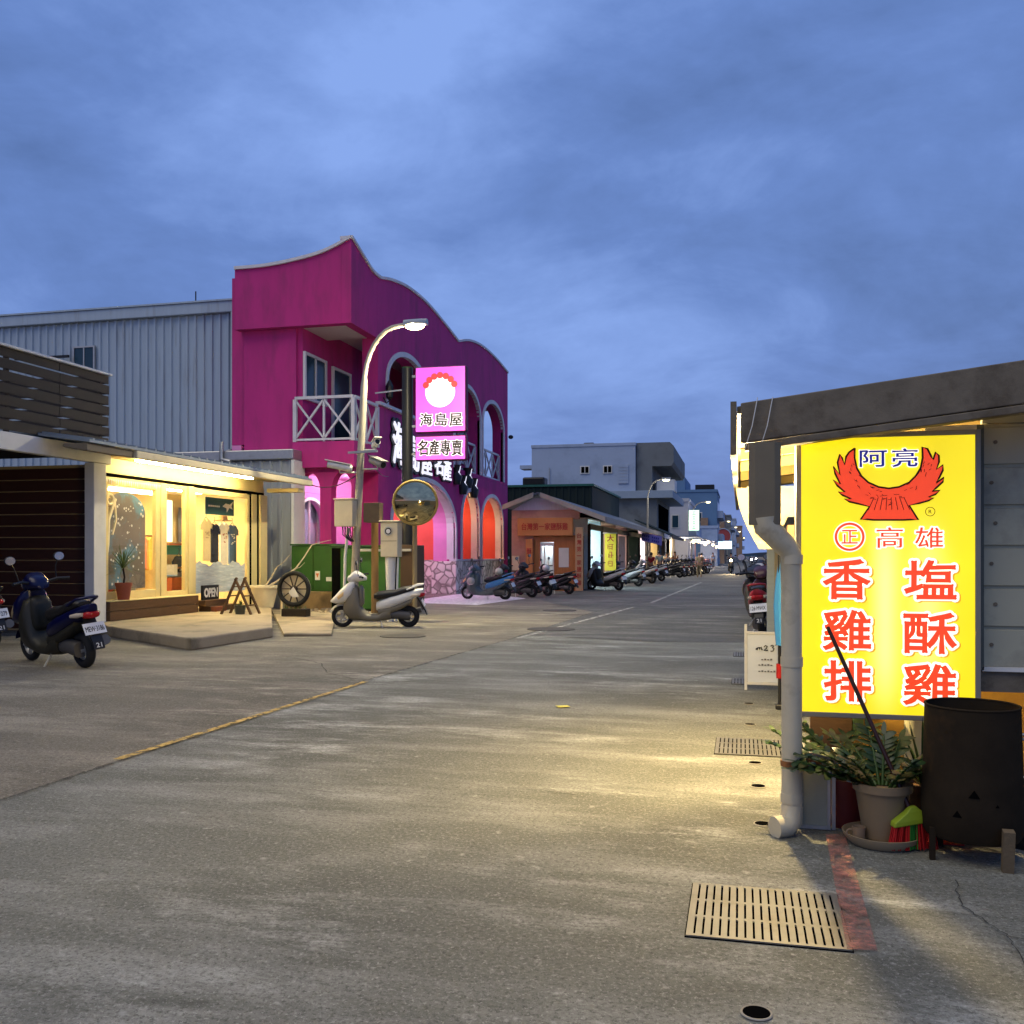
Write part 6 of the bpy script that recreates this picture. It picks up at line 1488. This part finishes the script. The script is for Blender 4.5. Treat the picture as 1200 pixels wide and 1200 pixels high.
def ytext(ch, px0, px1, py0, py1, m, bold, layers, d=.002):
    """one character fitted to its pixel box; layers = (material, extra width, extra bold, depth)"""
    (xa, za), (xb, zb) = ypt(px0, py0), ypt(px1, py1); w, h = xb - xa, za - zb; c = ((xa + xb) / 2, (za + zb) / 2)
    for nm, mm, ex, bd, dep, ox, oz in layers:
        text(nm, ch, mm, s, (c[0] + ox, YS - dep, c[1] + oz), FACE_NY, w + ex, h + ex, bd, d)
BIG = lambda: [('shadow', M_ol, .028, .092, .001, .009, -.005), ('outline', M_wl, .028, .092, .0032, 0, 0), ('character', M_rl, 0, .030, .0056, 0, 0)]
for ch, q in (('香', (964, 1020, 655, 703)), ('雞', (964, 1021, 714, 763)), ('排', (965, 1021, 773, 823)), ('塩', (1059, 1121, 656, 703)), ('酥', (1058, 1121, 717, 767)), ('雞', (1058, 1121, 777, 828))):
    ytext(ch, *q, None, 0, BIG())
MID = lambda: [('outline', M_wl, .018, .075, .001, 0, 0), ('character', M_rl, 0, .008, .0032, 0, 0)]
for ch, q in (('高', (1027, 1058, 618, 642)), ('雄', (1072, 1105, 618, 642)), ('正', (986, 1005, 621, 637))): ytext(ch, *q, None, 0, MID())
for ch, q in (('阿', (1007, 1039, 528, 547)), ('亮', (1045, 1075, 526, 547))): ytext(ch, *q, None, 0, [('outline', M_wl, .012, .07, .0075, 0, 0), ('character', M_bl, 0, .018, .0095, 0, 0)])
cx, cz = ypt(995.5, 629)
b = MB(); b.torus((cx, YS - .003, cz), .073, .0065, 'y', 40, 6, .4); b.build('ring', M_rl, s)
b = MB(); b.torus((cx, YS - .001, cz), .073, .013, 'y', 40, 6, .1); b.build('outline', M_wl, s)
cx, cz = ypt(1090, 599.5); b = MB(); b.torus((cx, YS - .002, cz), .024, .0018, 'y', 24, 5, .5); b.build('ring', M_el, s)
text('character', 'R', M_el, s, (cx, YS - .001, cz), FACE_NY, .016, .020, 0, .0015)
# winged emblem
EM = [(312, 115), (310, 200), (330, 290), (370, 360), (430, 415), (520, 455), (610, 468), (700, 455), (790, 415), (850, 355), (890, 290), (908, 200), (905, 105), (950, 120), (985, 190), (1000, 215), (1022, 150), (1050, 180), (1052, 235), (1030, 300), (1086, 262), (1085, 310), (1050, 380), (1025, 420), (1095, 372), (1085, 410), (1020, 470), (990, 492), (1060, 486), (1020, 520), (960, 545), (1005, 550), (960, 575), (880, 598), (790, 618), (870, 745), (800, 742), (740, 745), (660, 745), (560, 745), (480, 745), (420, 740), (362, 742), (440, 628), (330, 600), (265, 585), (222, 562), (280, 560), (205, 528), (168, 500), (225, 500), (160, 445), (122, 395), (185, 430), (140, 340), (122, 275), (182, 350), (160, 240), (182, 168), (200, 200), (222, 260), (235, 190), (262, 150)]
EMP = [ypt(960 + x / 7.5, 510 + z / 7.5) for x, z in EM]
b = MB(); b.prism(EMP, 'y', YS - .0035, YS - .001); b.build('emblem', M_rl, s)
b = MB(); b.tube([(x, YS - .004, z) for x, z in EMP + EMP[:1]], .0058, 6); b.build('emblem_outline', M_el, s)
b = MB(); rnd = random.Random(2)
def dash(x, z, a, l):
    p = ypt(960 + x / 7.5, 510 + z / 7.5); b.bar((p[0] - l * math.cos(a), YS - .0045, p[1] - l * math.sin(a)), (p[0] + l * math.cos(a), YS - .0045, p[1] + l * math.sin(a)), .0028)
for i in range(54):
    u = rnd.uniform(-1, 1); th = u * 1.25
    rr_ = rnd.uniform(345, 440) - 40 * abs(u)
    x = 610 + rr_ * math.sin(th); z = 140 + rr_ * math.cos(th) * (1.08 - .12 * abs(u))
    dash(x, z, rnd.uniform(-.6, .6) + th, .008)
for i in range(8): x = 430 + i * 52; b.bar((ypt(960 + x / 7.5, 0)[0], YS - .0045, ypt(0, 510 + 738 / 7.5)[1]), (ypt(960 + (610 + (x - 610) * .72) / 7.5, 0)[0], YS - .0045, ypt(0, 510 + 650 / 7.5)[1]), .0035)
b.build('feather_marks', M_el, s)
lamp_x = None
B('white_sheet', M_white, None, (1.0, 1.262, 5.66, 5.68, 2.184, 2.215)); tag(bpy.data.objects['white_sheet'], 'scrap of white sheet wedged on top of the yellow lightbox', 'sheet')

# ------------------------------------------------------------------ things at the foot of the sign
def dpt(px, py, d):
    xc = (px - 600) * d / 1109; c, s_ = math.cos(TH), math.sin(TH); return Vector((xc * c - d * s_, xc * s_ + d * c, 1.5 + (650 - py) * d / 1109))
# brazier drum
dx, dy = 1.12, 5.12
M_soot = mat('sooty_steel', (.020, .014, .008), .8, metal=0, spec=.12, var=.6, scale=5, dirt=(.05, .028, .012), dscale=3, dmin=.55, dmax=.75, bump=.1, bscale=30)
s = thing('brazier_drum', 'sooty black steel brazier drum on short legs before the siding', 'drum', (dx, dy, 0))
b = MB(); b.lathe([(.215, .11), (.228, .13), (.236, .25), (.225, .50), (.218, .752), (.212, .752), (.215, .50), (.225, .25), (.20, .14), (.001, .13)], (dx, dy, 0), 40); b.build('drum', M_soot, s, smooth=50)
b = MB(); b.torus((dx, dy, .752), .216, .006, 'z', 40); b.build('rim', M_soot, s, smooth=60)
b = MB()
for (a, z, w) in ((-100, .34, .026), (-118, .24, .022), (-75, .30, .010)):
    a = R(a); c = Vector((dx + .237 * math.cos(a), dy + .237 * math.sin(a), z)); tg = Vector((-math.sin(a), math.cos(a), 0))
    b.face([c - tg * w, c + tg * w, c + Vector((0, 0, .06)) * (w / .04)])
b.build('vent_marks', M_dark, s)  # flat black triangles paint dark vents on the closed drum wall
b = MB(); b.tube([(dx + .19, dy - .05, .62), (dx + .33, dy - .05, .63), (dx + .33, dy + .02, .60), (dx + .19, dy + .03, .58)], .008, 6); b.tube([(dx + .2, dy - .08, .42), (dx + .29, dy - .1, .44), (dx + .31, dy - .1, .50)], .006, 6); b.build('handle', M_steel, s)
B('leg', M_soot, s, (dx - .215, dx - .19, dy - .12, dy - .09, 0, .16))
b = MB(); b.obox((dx + .105, dy - .235, .095), (.05, .045, .215), (.14, 0, -.05)); b.build('leg', mat('brick_leg', (.13, .095, .055), .85, var=.3, bump=.3), s)
B('leg', M_soot, s, (dx + .16, dx + .2, dy + .05, dy + .09, 0, .14)); B('leg', M_soot, s, (dx - .15, dx - .11, dy + .12, dy + .16, 0, .14))
s = thing('dark_tub', 'dark flat tub standing behind the black drum', 'tub', (1.42, 5.5, 0)); b = MB(); b.lathe([(.16, 0), (.20, .25), (.21, .25), (.21, .27), (.19, .27), (.15, .03), (.001, .03)], (1.46, 5.42, 0), 24); b.build('shell', M_black, s, smooth=40); b = MB(); b.torus((1.46, 5.42, .26), .205, .01, 'z'); b.build('rim', M_black, s)
# potted zz plants
def pot(b, c, r0, r1, h, n=28):
    x, y, z = c; b.lathe([(r0, z), (r1, z + h * .86), (r1 + .012, z + h * .86), (r1 + .014, z + h), (r1 - .004, z + h), (r1 - .012, z + h * .9), (.001, z + h * .88)], (x, y, 0), n)
M_zz = mat('glossy_dark_leaf', (.016, .038, .012), .3, var=.5, scale=8)
M_zz2 = mat('fresh_leaf', (.045, .095, .02), .4, var=.4, scale=8, transl=.2)
def zz_stem(bl, bs, base, d, L, rnd, w=.028, pairs=9):
    base = Vector(base); d = Vector(d).normalized(); pts = []
    for i in range(7):
        u = i / 6; pts.append(base + d * L * u + Vector((d.x, d.y, -.35)) * (.28 * L * u * u))
    bs.tube(pts, [.010 - .006 * i / 6 for i in range(7)], 6)
    for k in range(pairs):
        u = .22 + .78 * k / (pairs - 1); i = min(5, int(u * 6)); f = u * 6 - i; p = pts[i].lerp(pts[i + 1], f); tan = (pts[i + 1] - pts[i]).normalized()
        side = tan.cross(Vector((0, 0, 1))); side = side.normalized() if side.length > .05 else Vector((1, 0, 0))
        for sg in (-1, 1):
            leaf(bl, p, (side * sg + tan * .45 + Vector((0, 0, rnd.uniform(-.1, .5)))), rnd.uniform(.07, .10), w * rnd.uniform(.8, 1.1), .25, 5, Vector((rnd.uniform(-.5, .5), -.5, .8)).normalized())
    leaf(bl, pts[-1], tan, .09, w * .8, .1, 4)
px_, py_ = dpt(1034, 985, 4.92).x, dpt(1034, 985, 4.92).y
s = thing('potted_zz_plant', 'glossy dark leaved plant in a tan plastic pot on a saucer', 'plant', (px_, py_, .03))
b = MB(); pot(b, (px_, py_, .035), .095, .135, .285); b.build('pot', mat('tan_plastic_pot', (.20, .145, .085), .5, var=.15, dirt=(.20, .12, .06), dscale=4), s, smooth=35)
b = MB(); b.lathe([(.155, .004), (.185, .035), (.195, .06), (.188, .06), (.178, .04), (.15, .016), (.001, .016)], (px_ - .005, py_, 0), 36); tag(b.build('saucer', mat('tan_saucer', (.30, .23, .14), .5, var=.15), None, smooth=40), 'wide tan plant saucer under the tan pot', 'saucer')
bl, bs = MB(), MB(); rnd = random.Random(21)
for a, el, L in ((175, 36, .42), (190, 24, .40), (165, 48, .40), (182, 30, .36), (150, 62, .36), (100, 72, .32), (60, 66, .34), (20, 48, .36), (35, 40, .32), (-20, 48, .28), (200, 50, .34), (-60, 60, .26), (120, 56, .36), (-10, 62, .34), (80, 76, .36), (220, 60, .30), (205, 40, .36), (0, 40, .34)):
    a, el = R(a), R(el); zz_stem(bl, bs, (px_ + .05 * math.cos(a), py_ + .05 * math.sin(a), .29), (math.cos(a) * math.cos(el * .9), math.sin(a) * math.cos(el * .9), math.sin(el * .9)), L * .92 * rnd.uniform(.8, 1.1), rnd, rnd.uniform(.022, .032))
bl.build('leaves', M_zz, s, smooth=60); bs.build('stems', M_zz2, s, smooth=60)
rx, ry = dpt(990, 965, 5.25).x, dpt(990, 965, 5.25).y
s = thing('potted_shrub', 'fresh green leafy plant in a dark red pot behind the tan pot', 'plant', (rx, ry, 0))
b = MB(); pot(b, (rx, ry, 0), .085, .115, .27); b.build('pot', mat('dark_red_pot', (.16, .025, .02), .5, var=.2), s, smooth=35)
bl, bs = MB(), MB()
for a, el, L in ((160, 50, .36), (190, 38, .40), (150, 58, .36), (170, 62, .38), (30, 50, .26), (180, 46, .42)):
    a, el = R(a), R(el); zz_stem(bl, bs, (rx, ry, .24), (math.cos(a) * math.cos(el), math.sin(a) * math.cos(el), math.sin(el)), L, rnd, .022, 8)
bl.build('leaves', M_zz2, s, smooth=60); bs.build('stems', M_zz2, s, smooth=60)
s = thing('potted_shrub', 'spiky narrow leaved plant behind the broom near the pale pillar', 'plant', (1.0, 5.55, 0)); b = MB(); pot(b, (.98, 5.62, 0), .08, .10, .24); b.build('pot', M_wood, s, smooth=35)
bl = MB()
for i in range(34):
    a = rnd.uniform(0, 6.28); el = rnd.uniform(.6, 1.5); leaf(bl, (.98, 5.62, .22), (math.cos(a) * math.cos(el), math.sin(a) * math.cos(el), math.sin(el)), rnd.uniform(.25, .5), .012, .2)
bl.build('leaves', M_zz, s)
b = MB(); q = dpt(1004, 978, 4.98); b.lathe([(.028, .02), (.034, .10), (.030, .10), (.025, .03), (.001, .03)], (px_ - .125, py_ - .075, 0), 16); b.torus((px_ - .165, py_ - .08, .065), .02, .005, 'y', 16, 6)
tag(b.build('small_cup', mat('brown_glazed_cup', (.22, .15, .09), .4, var=.3), None, smooth=40), 'small brown cup standing in the tan saucer', 'cup')
# framed panel leaning behind the pipe and a brown crock
s = thing('framed_panel', 'metal framed cloudy panel standing behind the foot of the rain pipe', 'panel', (.42, 5.42, 0))
b = MB(); x0, x1, y_ = .31, .50, 5.40
b.box(x0, x0 + .018, y_, y_ + .03, 0.005, .42); b.box(x1 - .018, x1, y_, y_ + .03, 0.005, .42); b.box(x1 - .042, x1 - .026, y_, y_ + .03, 0.005, .42); b.box(x0 + .019, x1 - .043, y_, y_ + .03, .40, .42); b.box(x0 + .019, x1 - .043, y_, y_ + .03, .005, .025)
b.build('frame', M_steel, s); B('cloudy_glass', mat('cloudy_glass', (.30, .31, .24), .4, var=.2, scale=3), s, (x0 + .018, x1 - .042, y_ + .01, y_ + .016, .025, .40))
s = thing('clay_crock', 'brown clay crock between the framed panel and the red pot', 'crock', (.60, 5.62, 0)); b = MB(); b.lathe([(.08, 0), (.11, .12), (.10, .27), (.105, .29), (.095, .29), (.09, .2), (.001, .05)], (.60, 5.62, 0), 24); b.build('body', mat('brown_crock', (.11, .07, .035), .5, var=.3), s, smooth=50); b = MB(); b.torus((.60, 5.62, .29), .10, .008, 'z'); b.build('rim', M_wood, s, smooth=60)
s = thing('brown_basket', 'dark round basket sitting on the stall ledge above the leaves', 'basket', (.42, 6.2, .7)); b = MB(); b.lathe([(.07, .70), (.11, .78), (.115, .78), (.10, .72), (.001, .71)], (.44, 6.2, 0), 20); b.build('bowl', M_wood, s, smooth=40); b = MB(); b.torus((.44, 6.2, .78), .112, .008, 'z'); b.build('rim', M_wood, s)
B('ledge_board', M_cream, None, (.36, .84, 6.05, 6.37, .66, .695)); s = bpy.data.objects['ledge_board']; tag(s, 'pale board ledge behind the leaves carrying the dark basket', 'board')
# broom and dustpan
top, bot = dpt(970, 735, 5.20), dpt(1066, 948, 4.80)
s = thing('broom', 'broom with a dark handle and lime green head leaning on the yellow lightbox', 'broom', bot)
b = MB(); b.tube([bot, bot.lerp(top, .35), top], [.013, .012, .011], 10); b.build('handle', mat('dark_red_handle', (.025, .008, .007), .4, var=.3), s, smooth=60)
ax_ = Vector((math.cos(TH + .12), math.sin(TH + .12), .12)).normalized(); dn = (bot - top).normalized()
b = MB(); hc = bot + dn * .03
b.loft([[hc + ax_ * (w * sx) + Vector((-.3, 1, 0)).normalized() * (dpt_ * sy) + Vector((0, 0, dz)) for sx, sy in ((-1, -1), (1, -1), (1, 1), (-1, 1))] for w, dpt_, dz in ((.015, .015, .045), (.04, .022, .02), (.105, .028, -.022), (.108, .028, -.045))])
b.build('head', mat('lime_plastic', (.22, .30, .02), .4, var=.15), s, bevel=.006)
for nm, c_, f0, f1 in (('bristles', (.40, .012, .012), -1.0, -.25), ('bristles', (.03, .22, .03), -.25, .2), ('bristles', (.40, .012, .012), .2, 1.0)):
    b = MB()
    for i in range(60):
        f = rnd.uniform(f0, f1); p = hc + ax_ * (.104 * f) + Vector((-.3, 1, 0)).normalized() * rnd.uniform(-.024, .024) + Vector((0, 0, -.04)); q = p + Vector((rnd.uniform(-.008, .008) + f * .02, rnd.uniform(-.01, .01), -(p.z - .012))); b.tube([p, q], .0028, 4)
    b.build(nm, mat('bristle_%.2f' % c_[1], c_, .6, var=.2), s)
s = thing('dustpan', 'red dustpan lying between the broom head and the black drum', 'dustpan', dpt(1098, 985, 4.95))
p = dpt(1098, 985, 5.0); b = MB(); b.prism([(p.x - .11, 0.003), (p.x + .11, .003), (p.x + .10, .10), (p.x - .10, .10)], 'y', p.y + .06, p.y + .075); b.box(p.x - .11, p.x + .11, p.y - .12, p.y + .059, .003, .012); b.build('pan', mat('red_plastic', (.35, .012, .012), .4, var=.15), s, bevel=.003)
b = MB(); b.tube([(p.x, p.y + .07, .08), (p.x + .03, p.y + .2, .2)], .012, 8); b.build('handle', mat('red_plastic', (.3, 0, 0)), s, smooth=60)
for lab, px, py in (('red cloth scrap under the black drum', 1150, 985), ): 
    p = dpt(px, py, 5.15); b = MB(); b.ball((p.x, p.y, .03), .09, 1.2, .7, .35, 14); tag(b.build('cloth_scrap', mat('red_plastic', (.3, 0, 0)), None, smooth=60), lab, 'cloth')
# menu board
s = thing('menu_board', 'white A frame menu board standing on the road beyond the rain pipe', 'sign board', (.28, 10.9, 0))
B('frame', M_white, s, (.04, .07, 10.80, 10.83, 0, .73), (.53, .56, 10.80, 10.83, 0, .73), (.071, .529, 10.80, 10.83, .06, .09), (.071, .529, 10.80, 10.83, .62, .65), (.04, .07, 11.10, 11.13, 0, .70), (.53, .56, 11.10, 11.13, 0, .70), bevel=.004)
b = MB(); b.prism([(.62, 0), (.62, 0), (.62, 0)], 'x', 0, 0) if False else None
B('board', mat('menu_white', (.62, .66, .70), .5, var=.05), s, (.072, .528, 10.81, 10.825, .092, .618))
b = MB()
def scr(pts, r=.006): b.tube([(x, 10.803, z) for x, z in pts], r, 6)
zz0 = .44; k = .42
scr([(.17 + x * k, zz0 + z * k) for x, z in ((-.02, .03), (.0, .06), (.03, .05), (.02, .02), (-.01, .03), (.04, .08), (.07, .09), (.08, .02), (.09, .08), (.12, .10), (.13, .02), (.16, .03))])
scr([(.25 + x * k, zz0 + z * k) for x, z in ((.0, .10), (.04, .14), (.08, .12), (.06, .06), (.0, .01), (.05, .0), (.10, .02))]); scr([(.32 + x * k, zz0 + z * k) for x, z in ((.0, .12), (.04, .15), (.08, .13), (.04, .09), (.09, .06), (.06, .0), (.0, -.01))])
scr([(.37, .50), (.39, .53), (.41, .50)], .004)
b.build('script', M_black, s)
b = MB()
for (z, x0, n) in ((.335, .22, 4), (.275, .19, 5), (.205, .19, 7)):
    for i in range(n): b.box(x0 + i * .032, x0 + i * .032 + .022, 10.803, 10.8085, z, z + .012 + .006 * (i % 2))
b.build('small_lines', mat('grey_ink', (.12, .12, .14), .6), s)
# blue cloth on a pole by the pipe
p = dpt(911, 830, 9.2)
s = thing('blue_parasol', 'folded sky blue parasol on a black pole, half hidden by the rain pipe', 'parasol', (p.x + .06, p.y, 0))
px2 = p.x + .02
b = MB(); b.cyl((px2, p.y, 0), (px2, p.y, 1.5), .016, n=10); b.build('pole', M_black, s, smooth=50)
b = MB(); b.loft([ell(0, 0, .01, .01)] * 0 or [[(px2 + .03 + r_ * math.cos(a) * (1 + .25 * math.sin(3 * a)), p.y + r_ * math.sin(a), z) for a in [2 * math.pi * i / 18 for i in range(18)]] for z, r_ in ((.62, .055), (.75, .065), (1.0, .075), (1.25, .06), (1.42, .035), (1.48, .012))]); b.build('cloth', mat('sky_blue_cloth', (.06, .30, .62), .7, var=.15), s, smooth=60)
b = MB(); b.tube([(px2, p.y, .30), (px2, p.y, .44)], .032, 12); b.build('red_grip', mat('red_plastic', (.3, 0, 0)), s)
B('base', M_black, s, (px2 - .04, px2 + .14, p.y - .06, p.y + .06, 0.002, .05), bevel=.01)

# ------------------------------------------------------------------ drain grates and holes
M_grate = mat('worn_grate_steel', (.155, .15, .132), .55, metal=.35, var=.3, scale=9, dirt=(.10, .085, .06), dscale=5, dmin=.5, dmax=.75)
def grate(label, x0, x1, y0, y1, nx=18, ny=3):
    s = thing('drain_grate', label, 'drain grate', ((x0 + x1) / 2, (y0 + y1) / 2, 0), 'drain grates in the road')
    B('pit_black_sheet', M_dark, s, (x0 - .005, x1 + .005, y0 - .005, y1 + .005, -.004, .0035))  # black sheet just under the slots paints the darkness of a pit
    b = MB(); px = (x1 - x0 - .03) / nx; sw_ = px * .27; z0, z1 = .004, .009
    b.box(x0, x1, y0, y0 + .022, z0, z1); b.box(x0, x1, y1 - .022, y1, z0, z1)
    py = (y1 - y0 - .044) / ny
    xs = [x0] + [x0 + .015 + px * (i + .5) for i in range(nx)]
    for j in range(1, ny): b.box(x0, x1, y0 + .022 + py * j - .012, y0 + .022 + py * j + .012, z0, z1)
    for i in range(nx + 1):
        a = x0 if i == 0 else x0 + .015 + px * (i - .5) + sw_ / 2; c = x1 if i == nx else x0 + .015 + px * (i + .5) - sw_ / 2
        for j in range(ny): 
            ya = y0 + .022 + py * j + (.012 if j else 0); yb = y0 + .022 + py * (j + 1) - (.012 if j < ny - 1 else 0)
            b.box(a, c, ya, yb, z0, z1)
    bmesh.ops.remove_doubles(b.bm, verts=b.bm.verts, dist=1e-4)
    b.build('plate', M_grate, s); return s
grate('slotted steel drain grate nearest the viewer, beside the faded red strip', -.21, .41, 3.77, 4.38)
grate('slotted steel drain grate left of the rain pipe foot', -.19, .42, 7.27, 7.92, 18, 3)
grate('slotted steel drain grate in front of the menu board foot', -.10, .50, 11.25, 11.75, 16, 3)
grate('furthest slotted steel drain grate, beyond the menu board', -.10, .50, 14.3, 14.9, 16, 3)
for i, (x, y, lab) in enumerate(((.05, 3.19, 'round drain hole at the bottom edge of the picture'), (.12, 5.44, 'round drain hole right at the rain pipe elbow'), (.11, 6.32, 'round drain hole between the elbow and the second grate'), (.10, 7.02, 'round drain hole just before the second grate'), (.08, 8.6, 'rust stained round drain hole beyond the second grate'), (.08, 9.8, 'round drain hole nearest the menu board'))):
    s = thing('drain_hole', lab, 'drain hole', (x, y, 0), 'round drain holes in the road')
    b = MB(); b.cyl((x, y, -.004), (x, y, .0075), .044, n=24); b.build('hole', M_dark, s)  # flat black disc paints the dark inside of the hole
    b = MB(); b.torus((x, y, .004), .048, .005, 'z', 28, 6, .8); b.build('lip', mat('hole_lip', (.25, .23, .19), .7, var=.3), s, smooth=60)
